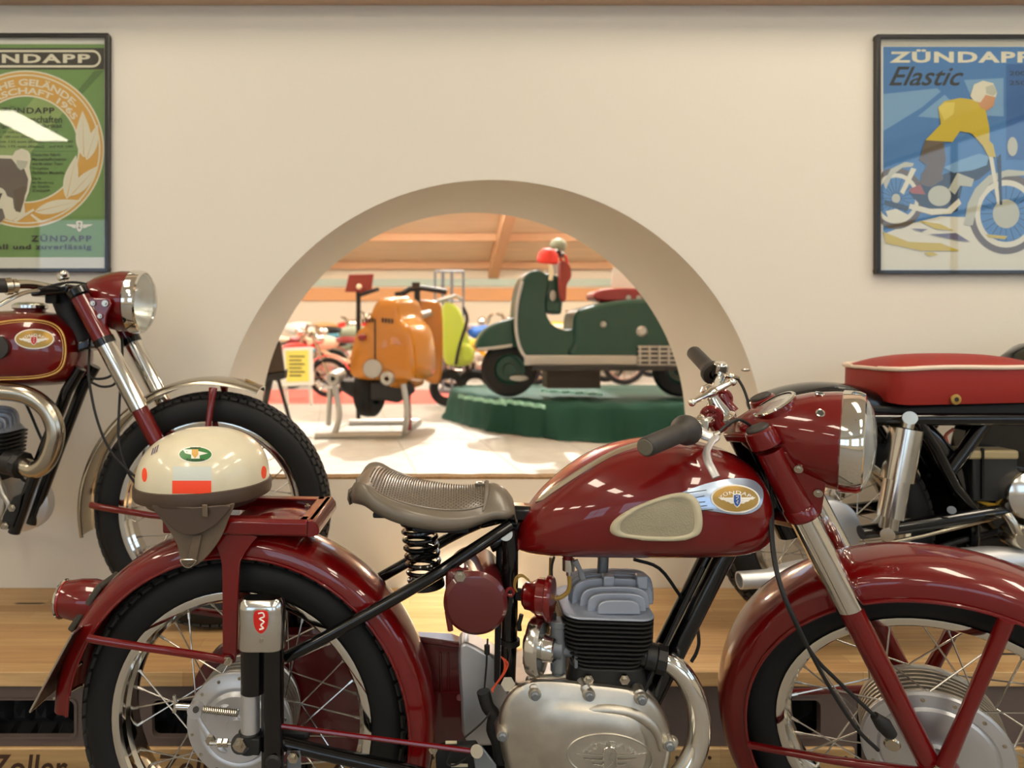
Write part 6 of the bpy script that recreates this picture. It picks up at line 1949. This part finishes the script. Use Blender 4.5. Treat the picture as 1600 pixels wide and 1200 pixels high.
# ---------------------------------------------------------------- the hall beyond the arch
HY1 = 16.0
HX0, HX1 = -9.0, 10.0
mat('hall_tile', (186, 182, 172), 0.55, noise=0.16, nscale=6, bump=0.1, bscale=60)
mat('hall_grout', (150, 144, 132), 0.9)
mat('carpet_pink', (222, 112, 100), 0.9, noise=0.1, nscale=30)
mat('hall_wall', (236, 224, 200), 0.85)
mat('hall_ceiling', (250, 226, 192), 0.75, noise=0.12, nscale=3, stretch=(0.4, 8, 8))
mat('hall_beam', (222, 178, 136), 0.7)
mat('rail_wood', (222, 164, 110), 0.6)
mat('pale_green', (196, 212, 196), 0.7)
struct(MB().box((HX0, DW+0.055, FZ-0.1), (HX1, HY1, HFZ-0.004)).build('floor_hall', 'hall_grout', smooth=0))
hall_floor = bpy.data.objects['floor_hall']
# stone tiles, laid slightly askew to the wall
TS = 0.70
ta_ = math.atan(-0.108)
e1 = Vector((math.cos(ta_), math.sin(ta_), 0)); e2 = Vector((-math.sin(-ta_)*-1, 1, 0))
e2 = Vector((-math.sin(ta_)*-1, math.cos(ta_), 0)); e2 = Vector((-0.108, 1, 0)).normalized(); e1 = Vector((e2.y, -e2.x, 0))
T0 = Vector((0.0466, 4.66, HFZ))
tile_me = None
n_t = 0
for i in range(-7, 9):
    for j in range(-3, 17):
        c = T0+e1*(TS*(i+0.5))+e2*(TS*(j+0.5))
        if c.y < 3.3 or c.y > 14.5 or abs(c.x-0.272) > 0.9+0.45*(c.y-2.9): continue
        if tile_me is None:
            h_ = TS/2-0.003
            q0 = MB().obox((0, 0, -0.02), e1*h_, e2*h_, ZU*0.02).build('tile', 'hall_tile', smooth=0)
            tile_me = q0.data
            bpy.data.objects.remove(q0)
        o = bpy.data.objects.new('tile', tile_me); COL.objects.link(o)
        o.location = c-ZU*random.uniform(0.0, 0.0008); o.parent = hall_floor
        n_t += 1
def hd_(py): return (H-HFZ)*FPX/(py-VY)
tag(MB().box((HX0, hd_(631), HFZ), (HX1, hd_(609), HFZ+0.002)).build('carpet', 'carpet_pink', smooth=0), 'long pink carpet strip across the hall floor behind the scooters', 'carpet')
struct(MB().box((HX0, HY1, FZ), (HX1, HY1+0.1, 3.2)).build('wall_hall', 'hall_wall', smooth=0))
struct(MB().box((HX0-0.1, DB, FZ), (HX0, HY1, 6.2)).build('wall_hall_left', 'hall_wall', smooth=0))
struct(MB().box((HX1, DB, FZ), (HX1+0.1, HY1, 6.2)).build('wall_hall_right', 'hall_wall', smooth=0))
zb = H+(510-412)*HY1/FPX
def cz_(y): return zb+0.36*(HY1-y)
SK0, SK1 = 8.6, 10.9      # roof light
def roof(y0, y1, nm):
    vs = [(HX0, y0, cz_(y0)), (HX1, y0, cz_(y0)), (HX1, y1, cz_(y1)), (HX0, y1, cz_(y1))]
    return struct(MB().prism(vs, (0, 0, 0.12)).build(nm, 'hall_ceiling', smooth=0))
roof(SK1, HY1+0.05, 'ceiling_hall')
roof(4.6, SK0, 'ceiling_hall_front')
struct(MB().box((HX0, DB-0.02, CEIL+0.1), (HX1, DB+0.02, 7.0)).build('wall_gable', 'hall_wall', smooth=0))
struct(MB().prism([(HX0, DB, 6.9), (HX1, DB, 6.9), (HX1, 4.6, cz_(4.6)), (HX0, 4.6, cz_(4.6))], (0, 0, 0.12)).build('ceiling_hall_eaves', 'hall_ceiling', smooth=0))
# sides of the roof light that stay closed
for k, (xa, xb) in enumerate(((HX0, -1.0), (2.6, HX1))):
    vs = [(xa, SK0, cz_(SK0)), (xb, SK0, cz_(SK0)), (xb, SK1, cz_(SK1)), (xa, SK1, cz_(SK1))]
    struct(MB().prism(vs, (0, 0, 0.12)).build('ceiling_hall_side', 'hall_ceiling', smooth=0))
# purlins, rafters
for k, y in enumerate((15.9, 14.6, 13.3, 12.1)):
    z = cz_(y)
    struct(MB().box((HX0, y-0.06, z-0.16), (HX1, y+0.06, z)).build('trim_%d' % (3+k), 'hall_beam', smooth=0))
for k, x in enumerate((-2.4, 1.9, 6.0)):
    vs = [(x-0.11, 11.0, cz_(11.0)-0.34), (x+0.11, 11.0, cz_(11.0)-0.34), (x+0.11, 11.0, cz_(11.0)), (x-0.11, 11.0, cz_(11.0))]
    dv = Vector((0, HY1-11.0, cz_(HY1)-cz_(11.0)))
    struct(MB().prism(vs, dv).build('trim_%d' % (7+k), 'hall_beam', smooth=0))
def zpy(py, d): return H-(py-VY)*d/FPX
struct(MB().box((HX0, HY1-0.05, zpy(470, 16)), (HX1, HY1-0.001, zpy(450, 16))).build('trim_10', 'rail_wood', smooth=0))
struct(MB().box((HX0, HY1-0.04, zpy(447, 16)), (HX1, HY1-0.001, zpy(436, 16))).build('trim_11', 'pale_green', smooth=0))
HL = mat('hall_fill_lamp', (255, 250, 240), 0.5, emit=50.0)  # glow of unseen lamps added to brighten the hall and its roof
for k, (x, y) in enumerate(((-4.0, 7.2), (0.3, 6.6), (4.6, 7.2), (-3.2, 12.2), (0.9, 12.0), (5.0, 12.2))):
    ceiling_lamp(x, y, cz_(y)-0.9 if y < 10 else 3.52, 0.4, 1.4, 'added out of view to brighten the hall, %s %s' % (('left', 'middle', 'right')[k % 3], ('near the arch', 'near the back wall')[k//3]), 'hall_fill_lamp')

# ---- things in the hall
mat('scooter_yellow', (186, 116, 8), 0.3, coat=0.7)
mat('scooter_green', (3, 60, 48), 0.35, coat=0.4, spec=0.35)
mat('lime', (190, 204, 74), 0.4, coat=0.3)
mat('cloth_green', (6, 66, 52), 0.8)
mat('cloth_print', (150, 196, 176), 0.8)
mat('sage', (146, 156, 134), 0.5)
mat('cream', (236, 222, 190), 0.5)
mat('sky_blue', (110, 178, 202), 0.5)
mat('blue', (40, 100, 186), 0.5)
mat('yellow', (236, 200, 50), 0.5)
mat('maroon', (134, 20, 26), 0.4, coat=0.4)
mat('bright_red', (226, 52, 40), 0.5)
mat('sign_red', (138, 50, 40), 0.6)
mat('paper_yellow', (240, 226, 110), 0.8)
mat('dark_brown', (58, 44, 30), 0.6)
mat('silver_paint', (178, 176, 170), 0.35, metal=0.7)
mat('white_paint', (240, 238, 230), 0.5)

def smooth_poly(pts, n=4): return spline(pts, n, True)
def slab(P_, pts, o, depth, name, m, parent, bevel=0.02, n=4, seg=3):
    q = [P_(x, y, o) for x, y in (smooth_poly(pts, n) if n else pts)]
    return MB().prism(q, Vector((0, depth, 0))).build(name, m, parent, bevel=bevel, bseg=seg)

# green plinth under cloth
def fl(px, py): return P(px, py, hd_(py))
PZ = 0.405
foot = [fl(702, 655), fl(742, 668), fl(800, 679), fl(870, 687), fl(950, 692), fl(1040, 692), fl(1120, 690)]
back = [Vector((foot[-1].x+0.9, 6.4, HFZ)), Vector((foot[-1].x+0.9, 7.6, HFZ)), Vector((foot[0].x+0.6, 8.0, HFZ)), Vector((foot[0].x+0.1, 7.75, HFZ))]
lp = [tuple(v) for v in foot+back]
lp = spline(lp, 10, True)
ccx = sum(p[0] for p in lp)/len(lp); ccy = sum(p[1] for p in lp)/len(lp)
def ringl(s, z, amp, seed):
    r_ = []
    for k, p in enumerate(lp):
        w = amp*(0.7*math.sin(k*0.83+seed)+0.7*math.sin(k*0.37+seed*2)+0.5*math.sin(k*1.9+k*k*0.013))
        dx, dy = p[0]-ccx, p[1]-ccy; L = math.hypot(dx, dy)
        r_.append(Vector((ccx+dx*s+dx/L*w, ccy+dy*s+dy/L*w, z+0.006*math.sin(k*0.9+seed))))
    return r_
pl_t = thing('draped_plinth', 'low display plinth draped in dark green cloth under the green scooter', 'plinth', (ccx, ccy, HFZ))
MB().loft([ringl(1.04, HFZ+0.008, 0.03, 1), ringl(1.015, HFZ+0.05, 0.03, 1.2), ringl(1.0, HFZ+0.18, 0.022, 1.5), ringl(0.985, PZ-0.05, 0.012, 1.8), ringl(0.965, PZ-0.01, 0.006, 2), ringl(0.93, PZ, 0.002, 2), ringl(0.5, PZ+0.001, 0, 2)], True).build('cloth', 'cloth_green', pl_t, smooth=60)
for k, (a, b_) in enumerate((((716, 620), (790, 631)), ((780, 626), (850, 636)), ((845, 612), (940, 618)))):
    A_, B_ = P(a[0], a[1], 6.9), P(b_[0], b_[1], 6.5)
    for p_ in (A_, B_):
        d_ = (H-PZ-0.004)*FPX/(VY and ((a[1]+b_[1])/2-VY))
    d0_ = (H-PZ-0.004)*FPX/(a[1]-VY); d1_ = (H-PZ-0.004)*FPX/(b_[1]-VY)
    A_, B_ = P(a[0], a[1], d0_), P(b_[0], b_[1], d1_)
    pts_ = [A_+(B_-A_)*(j/14)+Vector((0, 0.05*math.sin(j*2.1), 0.004)) for j in range(15)]
    MB().tube(pts_, 0.018, 6, flat=0.25).build('cloth_lettering', 'cloth_print', pl_t)

# green scooter
DG = 6.45
def G_(px, py, o=0.0): return P(px, py, DG-o)
gs = thing('scooter', 'dark green touring scooter with a maroon seat on the draped plinth', 'scooter', (G_(930, 600).x, DG, PZ))
def gwheel(px, py, r, nm):
    c = G_(px, py, 0); c.z = PZ+r+0.004
    ro = MB().lathe([(r*0.55, 0.05), (r*0.70, 0.055), (r*0.9, 0.05), (r, 0.0), (r*0.9, -0.05), (r*0.70, -0.055), (r*0.55, -0.05)], c, NV, 40).build(nm, 'rubber', gs)
    MB().lathe([(0, 0.03), (r*0.2, 0.04), (r*0.22, 0.02), (r*0.45, 0.018), (r*0.57, 0.045), (r*0.57, -0.045), (0, -0.04)], c, NV, 32).build('wheel_disc', 'scooter_green', ro)
    MB().ball(c+Vector((0.09, -0.05, -0.08)), (0.09, 0.012, 0.03), 12, 8).build('axle_arm', 'silver_paint', ro)
    return c
c1 = gwheel(795, 572, 0.255, 'front_wheel'); gwheel(1062, 590, 0.255, 'rear_wheel')
slab(G_, [(744, 545), (750, 524), (768, 508), (790, 500), (812, 498), (818, 540), (800, 542), (770, 545)], 0.11, 0.22, 'front_mudguard', 'scooter_green', gs, 0.06)
MB().tube([G_(x, y, 0.125) for x, y in ((746, 546), (770, 544), (800, 540))], 0.015, 8).build('mudguard_trim', 'silver_paint', gs)
shield = [(829, 424), (815, 440), (808, 475), (806, 510), (810, 538), (822, 562), (850, 566), (904, 562), (903, 515), (884, 516), (862, 505), (852, 480), (858, 440), (848, 424)]
slab(G_, shield, 0.20, 0.40, 'leg_shield', 'scooter_green', gs, 0.03, 3)
MB().tube([G_(x, y, 0.215) for x, y in spline([(816, 440), (808, 475), (806, 510), (811, 540), (823, 563)], 4)], 0.016, 8).build('shield_trim', 'silver_paint', gs)
slab(G_, [(851, 426), (879, 432), (880, 470), (878, 492), (851, 488)], 0.17, 0.3, 'glove_box', 'scooter_green', gs, 0.03, 0)
MB().ball(G_(864, 462, 0.18), (0.03, 0.01, 0.05), 12, 8).build('lock', 'silver_paint', gs)
slab(G_, [(900, 490), (925, 478), (960, 470), (1010, 466), (1050, 468), (1085, 490), (1100, 530), (1095, 562), (904, 564), (898, 530)], 0.24, 0.48, 'engine_cowl', 'scooter_green', gs, 0.07)
for x, y, r in ((943, 507, 0.03), (1003, 518, 0.05)):
    MB().lathe([(0, 0.02), (r*0.6, 0.02), (r, 0.0)], G_(x, y, 0.24), NV, 16).build('cowl_knob', 'silver_paint', gs)
MB().obox(G_(946, 563, 0.23), Vector((0.72, 0, 0)), Vector((0, 0.02, 0)), ZU*0.045).build('footboard', 'silver_paint', gs, bevel=0.01)
MB().obox(G_(960, 574, 0.2), Vector((0.75, 0, 0)), Vector((0, 0.15, 0)), ZU*0.02).build('floor_pan', 'fin_black', gs)
MB().obox(G_(892, 590, 0.0), Vector((0.24, 0, 0)), Vector((0, 0.12, 0)), ZU*0.09).build('stand_block', 'dark_brown', gs, bevel=0.01)
gr = MB().obox(G_(1030, 556, 0.245), Vector((0.19, 0, 0)), Vector((0, 0.01, 0)), ZU*0.09).build('grille', 'fin_black', gs)
for k in range(5): MB().obox(G_(1030, 542+k*7, 0.26), Vector((0.19, 0, 0)), Vector((0, 0.006, 0)), ZU*0.009).build('grille_bar', 'silver_paint', gr)
for k in range(5): MB().obox(G_(1000+k*15, 556, 0.265), Vector((0.008, 0, 0)), Vector((0, 0.006, 0)), ZU*0.09).build('grille_bar', 'silver_paint', gr)
slab(G_, [(931, 456), (950, 451), (990, 450), (1030, 454), (1034, 470), (985, 472), (933, 469)], 0.15, 0.30, 'seat', 'maroon', gs, 0.03, 3)
for x in (982, 998): MB().cyl(G_(x, 465, 0.16), G_(x, 465, 0.14), 0.022, n=12).build('seat_button', 'silver_paint', gs)
MB().tube([G_(866, 428, 0), G_(868, 395, 0)], 0.03, 12).build('steering_column', 'silver_paint', gs)
MB().tube([G_(872, 396, 0.32), G_(868, 392, 0.12), G_(868, 392, -0.12), G_(872, 396, -0.32)], 0.02, 10).build('handlebar', 'silver_paint', gs)
MB().tube([G_(872, 396, 0.36), G_(878, 398, 0.24)], 0.03, 10).build('grip', 'fin_black', gs)
MB().ball(G_(872, 384, 0.05), (0.075, 0.09, 0.07), 16, 10).build('headlamp', 'sage', gs)
# red cloth bag and small ornaments hanging from the bars
bg_ = thing('cloth_bag', 'bright red cloth bag hanging from the handlebar of the green scooter', 'bag', tuple(G_(888, 470, 0.2)))
slab(G_, [(877, 408), (890, 414), (893, 432), (886, 446), (884, 470), (878, 466), (876, 440)], 0.33, 0.12, 'bag_body', 'sign_red', bg_, 0.03)
MB().tube([G_(879, 412, 0.28), G_(874, 398, 0.28), G_(884, 400, 0.28), G_(887, 414, 0.28)], 0.012, 8).build('bag_strap', 'bright_red', bg_)
db = thing('helmet', 'red and white small helmet hung on the bars of the green scooter', 'helmet', tuple(G_(860, 410, 0.4)))
MB().lathe([(0, 0.08), (0.05, 0.07), (0.085, 0.03), (0.095, -0.03), (0.08, -0.05)], G_(856, 402, 0.4), Vector((0.1, -0.2, 1)), 20).build('shell', 'bright_red', db)
MB().tube([G_(858, 408, 0.45), G_(862, 425, 0.45), G_(860, 438, 0.45)], 0.018, 8).build('strap', 'cream', db)

# yellow scooter on a silver display stand, seen from behind
DY = 6.15
def Y_(px, py, o=0.0): return P(px, py, DY-o)
ys_ = thing('scooter', 'orange yellow scooter seen from behind on a silver display stand', 'scooter', (Y_(590, 600).x, DY, HFZ))
AXY = Vector((0.38, 0.92, 0)).normalized()
tail = spline([(606, 465), (622, 470), (626, 496), (640, 512), (648, 545), (646, 592), (600, 594), (552, 590), (548, 560), (558, 520), (574, 505), (590, 470)], 4, True)
tcx, tcy = 600, 540
def tl_s(s, dpt, up=0.0): return [Y_(tcx+(x-tcx)*s, tcy+(y-tcy)*s, 0)+AXY*dpt+ZU*up for x, y in tail]
yt_ = MB().loft([tl_s(0.80, -0.05), tl_s(0.95, -0.03), tl_s(1.0, 0.02), tl_s(1.06, 0.28), tl_s(1.0, 0.50), tl_s(0.75, 0.66)], True)
yto = yt_.build('tail_cowl', 'scooter_yellow', ys_, smooth=50)
for k in range(4):
    for sx in (-1, 1):
        MB().obox(Y_(590+sx*(8+k*5), 500+abs(k)*0.6, 0.05), Vector((0.008, 0, 0)), Vector((0, 0.01, 0)), ZU*0.02).build('vent_slot', 'fin_black', yto)
MB().obox(Y_(586, 545, 0.052), Vector((0.006, 0, 0)), Vector((0, 0.006, 0)), ZU*0.26).build('seam', 'fin_black', yto)
MB().ball(Y_(566, 527, 0.06), (0.04, 0.03, 0.03), 14, 8).build('tail_lamp', 'maroon', yto)
MB().lathe([(0, 0.012), (0.078, 0.012), (0.085, 0)], Y_(582, 576, 0.05), NV, 28).build('number_disc', 'silver_paint', yto)
tyre_c = Y_(578, 610, -0.25)
MB().lathe([(0.12, 0.07), (0.2, 0.075), (0.235, 0.05), (0.24, 0.0), (0.235, -0.05), (0.2, -0.075), (0.12, -0.07)], tyre_c, Vector((0.92, -0.38, 0)), 32).build('rear_wheel', 'rubber', ys_)
MB().prism([Y_(x, y, -0.1) for x, y in ((530, 596), (640, 594), (650, 612), (622, 630), (600, 626), (560, 628), (532, 610))], Vector((0, 0.5, 0))).build('engine_block', 'fin_black', ys_, bevel=0.02)
for x in (520, 604): MB().lathe([(0.02, 0.0), (0.05, 0.0), (0.062, 0.02), (0.062, 0.3), (0, 0.3)], Y_(x, 592, 0.12), Vector((0.1, 1, 0.05)), 20).build('silencer', 'silver_paint', ys_)
DYS = 7.0
def YS_(px, py, o=0.0): return P(px, py, DYS-o)
so_ = slab(YS_, [(640, 474), (676, 470), (690, 482), (692, 560), (686, 598), (662, 592), (650, 560), (642, 520)], 0.0, 0.12, 'leg_shield', 'scooter_yellow', ys_, 0.03)
MB().tube([YS_(633, 491, 0.1), YS_(655, 494, 0.1), YS_(674, 488, 0.1)], [0.035, 0.045, 0.03], 10).build('shield_handle', 'silver_paint', so_)
MB().tube([YS_(x, y, 0) for x, y in ((624, 462), (640, 452), (660, 450), (698, 456))], 0.028, 10).build('handlebar', 'fin_black', ys_)
MB().tube([YS_(624, 456, 0), YS_(626, 470, 0)], 0.05, 10).build('grip', 'fin_black', ys_)
MB().tube([YS_(652, 452, 0), YS_(652, 480, 0)], 0.03, 10).build('steering_column', 'fin_black', ys_)
MB().obox(YS_(650, 446, 0.05), Vector((0.04, 0, 0)), Vector((0, 0.01, 0)), ZU*0.03).build('mirror', 'dark_brown', ys_)
MB().tube([YS_(655, 596, 0.1), Y_(640, 600, -0.2), Y_(612, 596, 0.0)], 0.05, 8).build('floor_board', 'scooter_yellow', ys_)
std = thing('display_stand', 'silver tubular display stand holding up the yellow scooter', 'stand', (Y_(570, 680).x, DY-0.1, HFZ))
fz0 = HFZ+0.025
def fp(px, dpt): 
    q = P(px, 600, dpt); q.z = fz0; return q
MB().tube([fp(492, 6.12), fp(560, 6.14), fp(628, 6.16)], 0.032, 10).build('foot_bar', 'silver_paint', std)
MB().tube([fp(545, 6.95), fp(655, 7.0)], 0.03, 10).build('foot_bar', 'silver_paint', std)
for pts in ([(524, 674, 6.14), (530, 650, 6.1), (526, 618, 6.1), (522, 600, 6.1)], [(632, 678, 6.16), (636, 640, 6.1), (630, 600, 6.1)], [(513, 664, 6.6), (516, 605, 6.5)]):
    MB().tube([P(*p) for p in spline(pts, 3)], 0.026, 10).build('upright', 'silver_paint', std)
MB().tube([fp(628, 6.16), fp(640, 6.6), fp(655, 7.0)], 0.028, 10).build('side_bar', 'silver_paint', std)
MB().tube([P(640, 672, 6.3), P(638, 620, 6.3), P(645, 600, 6.3)], 0.02, 8).build('red_upright', 'maroon', std)

# red board on a black stand
rs = thing('notice_stand', 'small dark red board on a black pole behind the yellow scooter', 'sign', (P(560, 500, 7.4).x, 7.4, HFZ))
bo_ = MB().prism([P(x, y, 7.4) for x, y in ((545, 429), (584, 428), (580, 457), (539, 456))], Vector((0, 0.02, 0))).build('board', 'sign_red', rs, bevel=0.004)
MB().tube([P(560, 455, 7.44), Vector((P(560, 455, 7.44).x, 7.44, HFZ))], 0.025, 10).build('pole', 'fin_black', rs)
MB().tube([P(560, 462, 7.44), P(590, 452, 7.2)], 0.022, 8).build('arm', 'fin_black', rs)
MB().ball(P(561, 448, 7.35), 0.03, 12, 8).build('knob', 'cream', rs)
# yellow notice in a white frame
nb = thing('notice_board', 'yellow notice in a white frame standing on the hall floor at the left', 'sign', (P(468, 600, 8.5).x, 8.5, HFZ))
DN = 8.5
MB().prism([P(x, y, DN) for x, y in ((442, 544), (488, 542), (490, 602), (438, 604))], Vector((0, 0.04, 0))).build('frame', 'white_paint', nb, bevel=0.005)
MB().prism([P(x, y, DN-0.003) for x, y in ((446, 548), (482, 547), (483, 596), (448, 597))], Vector((0, 0.002, 0))).build('sheet', 'paper_yellow', nb)
for k in range(6): MB().prism([P(x, y, DN-0.006) for x, y in ((452, 556+k*6), (476-k % 2*5, 556+k*6), (476-k % 2*5, 558+k*6), (452, 558+k*6))], Vector((0, 0.002, 0))).build('text_line', 'gasket', nb, smooth=0)
for px in (446, 484): MB().cyl(P(px, 600, DN+0.06), Vector((P(px, 600, DN).x, DN+0.15, HFZ)), 0.02, n=8).build('foot', 'white_paint', nb)
# dark lectern on a tripod just inside the arch
le = thing('lectern', 'dark brown lectern panel on thin black tripod legs beside the left jamb', 'lectern', (P(430, 600, 5.2).x, 5.2, HFZ))
DE = 5.2
MB().prism([P(x, y, DE) for x, y in ((405, 520), (438, 534), (444, 582), (405, 590))], Vector((0, 0.05, 0))).build('panel', 'dark_brown', le, bevel=0.005)
MB().prism([P(x, y, DE) for x, y in ((400, 585), (446, 578), (444, 592), (400, 600))], Vector((0, 0.12, 0))).build('ledge', 'fin_black', le, bevel=0.005)
for a, b_ in (((434, 590), (4.98, 472)), ((425, 590), (5.5, 400)), ((420, 590), (4.7, 390))):
    q = P(b_[1], 600, b_[0]); q.z = HFZ
    MB().cyl(P(a[0], a[1], DE+0.05), q, 0.014, n=8).build('leg', 'fin_black', le)

# lime scooter
def far(d): return lambda px, py, o=0.0: P(px, py, d-o)
D1 = 8.55; Q = far(D1)
lm = thing('scooter', 'lime green scooter with white trim right behind the yellow scooter', 'scooter', (Q(715, 560).x, D1, HFZ))
slab(Q, [(692, 480), (708, 474), (722, 490), (730, 520), (738, 545), (736, 568), (712, 572), (694, 560)], 0.1, 0.4, 'body', 'lime', lm, 0.08)
slab(Q, [(716, 545), (730, 536), (742, 548), (738, 566), (722, 568)], 0.2, 0.2, 'side_cowl', 'lime', lm, 0.05)
MB().tube([Q(x, y, 0.22) for x, y in spline([(724, 480), (730, 500), (718, 540), (712, 570)], 3)], 0.02, 8).build('trim', 'fin_black', lm)
for px in (700, 742):
    c = Q(px, 560, 0); c.z = HFZ+0.23
    MB().lathe([(0.12, 0.04), (0.2, 0.05), (0.23, 0), (0.2, -0.05), (0.12, -0.04)], c, NV, 28).build('wheel', 'rubber', lm)
MB().tube([Q(684, 470, 0.1), Q(712, 462, 0.1), Q(722, 468, 0.1)], 0.025, 8).build('handlebar', 'silver_paint', lm)

# rows of mopeds and motorcycles further back
def moped(px, d, col, label, s=1.0, flip=1, seat='fin_black', extra=None):
    x0 = (px-VX)*d/FPX
    t = thing('moped', label, 'moped', (x0, d, HFZ), 'mopeds and motorcycles in rows at the back of the hall')
    zc = HFZ+(0.0025 if 8.4 < d < 11.2 else 0.0)
    t.location.z = zc
    def W(a, z, o=0.0): return Vector((x0+a*s*flip, d-o, zc+z*s))
    for a in (-0.58, 0.60):
        c = W(a, 0.30)
        wo = MB().ring(c, NV, 0.265*s, 0.035*s, 30, 8).build('wheel', 'rubber', t)
        MB().ring(c, NV, 0.225*s, 0.012*s, 26, 6).build('wheel_rim', 'nickel', wo)
        MB().cyl(c+NV*0.05, c-NV*0.05, 0.05*s, n=14).build('hub', 'alu_light', wo)
        for k in range(6):
            a2 = PI*k/6
            MB().cyl(c+(XD*math.cos(a2)+ZU*math.sin(a2))*0.22*s, c-(XD*math.cos(a2)+ZU*math.sin(a2))*0.22*s, 0.006*s, n=5).build('spoke', 'nickel', wo)
        MB().lathe([(0.33*s, 0.05*s), (0.35*s, 0), (0.33*s, -0.05*s)], c, NV, 20, XD, math.radians(20), math.radians(165)).build('mudguard', col, t)
    MB().tube([W(0.60, 0.30), W(0.40, 0.82), W(0.36, 0.95)], 0.03*s, 10).build('fork', 'nickel', t)
    MB().tube([W(0.38, 0.80), W(0.0, 0.52), W(-0.58, 0.32)], 0.035*s, 10).build('frame', col, t)
    MB().ball(W(0.10, 0.72), (0.26*s, 0.11*s, 0.11*s), 18, 12).build('fuel_tank', col, t)
    MB().ball(W(-0.28, 0.76), (0.22*s, 0.11*s, 0.055*s), 16, 10).build('seat', seat, t)
    MB().ball(W(0.05, 0.36), (0.17*s, 0.09*s, 0.13*s), 16, 10).build('engine', 'alu', t)
    MB().tube([W(0.30, 1.0, 0.28), W(0.36, 0.96, 0.0), W(0.30, 1.0, -0.28)], 0.018*s, 8).build('handlebar', 'nickel', t)
    MB().ball(W(0.46, 0.88), (0.08*s, 0.08*s, 0.08*s), 14, 10).build('headlamp', 'chrome', t)
    return t
rowspec = [
    (462, 11.6, 'maroon', 'dark red moped standing behind the yellow notice', 1.0, 1, 'cream'),
    (452, 9.7, 'bright_red', 'bright red moped half hidden by the left jamb of the arch', 0.9, 1, 'cream'),
    (515, 11.0, 'cream', 'cream moped between the yellow notice and the yellow scooter', 1.0, -1, 'maroon'),
    (507, 13.2, 'sky_blue', 'light blue moped in the back row left of the red board', 1.15, 1, 'cream'),
    (545, 12.3, 'sage', 'sage green moped just left of the yellow scooter', 1.2, 1, 'fin_black'),
    (590, 13.6, 'yellow', 'pale yellow moped in the back row behind the yellow scooter', 1.15, -1, 'fin_black'),
    (655, 13.0, 'cream', 'cream motorcycle in the back row behind the yellow handlebar', 1.2, 1, 'fin_black'),
    (712, 14.0, 'white_paint', 'white moped in the back row behind the lime scooter', 1.2, -1, 'blue'),
    (762, 11.12, 'yellow', 'yellow moped between the lime scooter and the green scooter', 0.95, -1, 'blue'),
    (748, 12.4, 'blue', 'blue moped in the back row left of the green scooter', 1.2, 1, 'blue'),
    (800, 13.2, 'cream', 'cream moped in the back row above the green front mudguard', 1.2, -1, 'maroon'),
    (905, 11.75, 'white_paint', 'white motorcycle seen between the green shield and the maroon seat', 1.25, 1, 'cream'),
    (960, 13.6, 'silver_paint', 'silver motorcycle in the back row above the maroon seat', 1.25, -1, 'fin_black'),
    (480, 14.6, 'white_paint', 'white motorcycle in the last row at the far left', 1.3, -1, 'rail_wood'),
    (860, 14.6, 'yellow', 'yellow motorcycle in the last row behind the green leg shield', 1.3, 1, 'cream'),
    (620, 14.8, 'sky_blue', 'pale blue motorcycle in the last row behind the red board', 1.3, 1, 'cream'),
]
rowspec += [
    (536, 15.3, 'bright_red', 'bright red motorcycle against the back wall left of the red board', 1.3, 1, 'cream'),
    (722, 15.4, 'rail_wood', 'orange motorcycle against the back wall behind the wire rack', 1.3, -1, 'white_paint'),
    (935, 15.4, 'rail_wood', 'orange motorcycle against the back wall above the maroon seat', 1.3, 1, 'white_paint'),
    (1010, 12.4, 'maroon', 'dark red motorcycle at the right behind the maroon seat', 1.2, -1, 'cream'),
]
for r in rowspec: moped(*r)
# wire display rack
D2 = 10.4; Q = far(D2); RZ_ = HFZ+0.003
wr = thing('display_rack', 'tall black wire display rack behind the lime scooter', 'rack', (Q(702, 560).x, D2, RZ_))
for px in (680, 692, 706, 724):
    q = Q(px, 424, 0)
    MB().cyl(q, Vector((q.x, D2, RZ_)), 0.016 if px in (680, 724) else 0.022, n=8).build('upright', 'carb_grey', wr)
for py in (424, 470, 520): MB().cyl(Q(680, py, 0), Q(724, py, 0), 0.016, n=8).build('cross_bar', 'carb_grey', wr)
MB().obox(Vector((Q(702, 560).x, D2, RZ_+0.02)), Vector((0.26, 0, 0)), Vector((0, 0.15, 0)), ZU*0.02).build('base', 'carb_grey', wr)
# printed sheet on the seat of the green scooter
sh_ = MB().prism([G_(x, y, 0.0) for x, y in ((958, 418), (985, 425), (992, 449), (954, 449))], Vector((0, 0.01, 0))).build('paper_sheet', 'white_paint', smooth=0)
tag(sh_, 'white printed sheet standing on the maroon seat of the green scooter', 'paper')
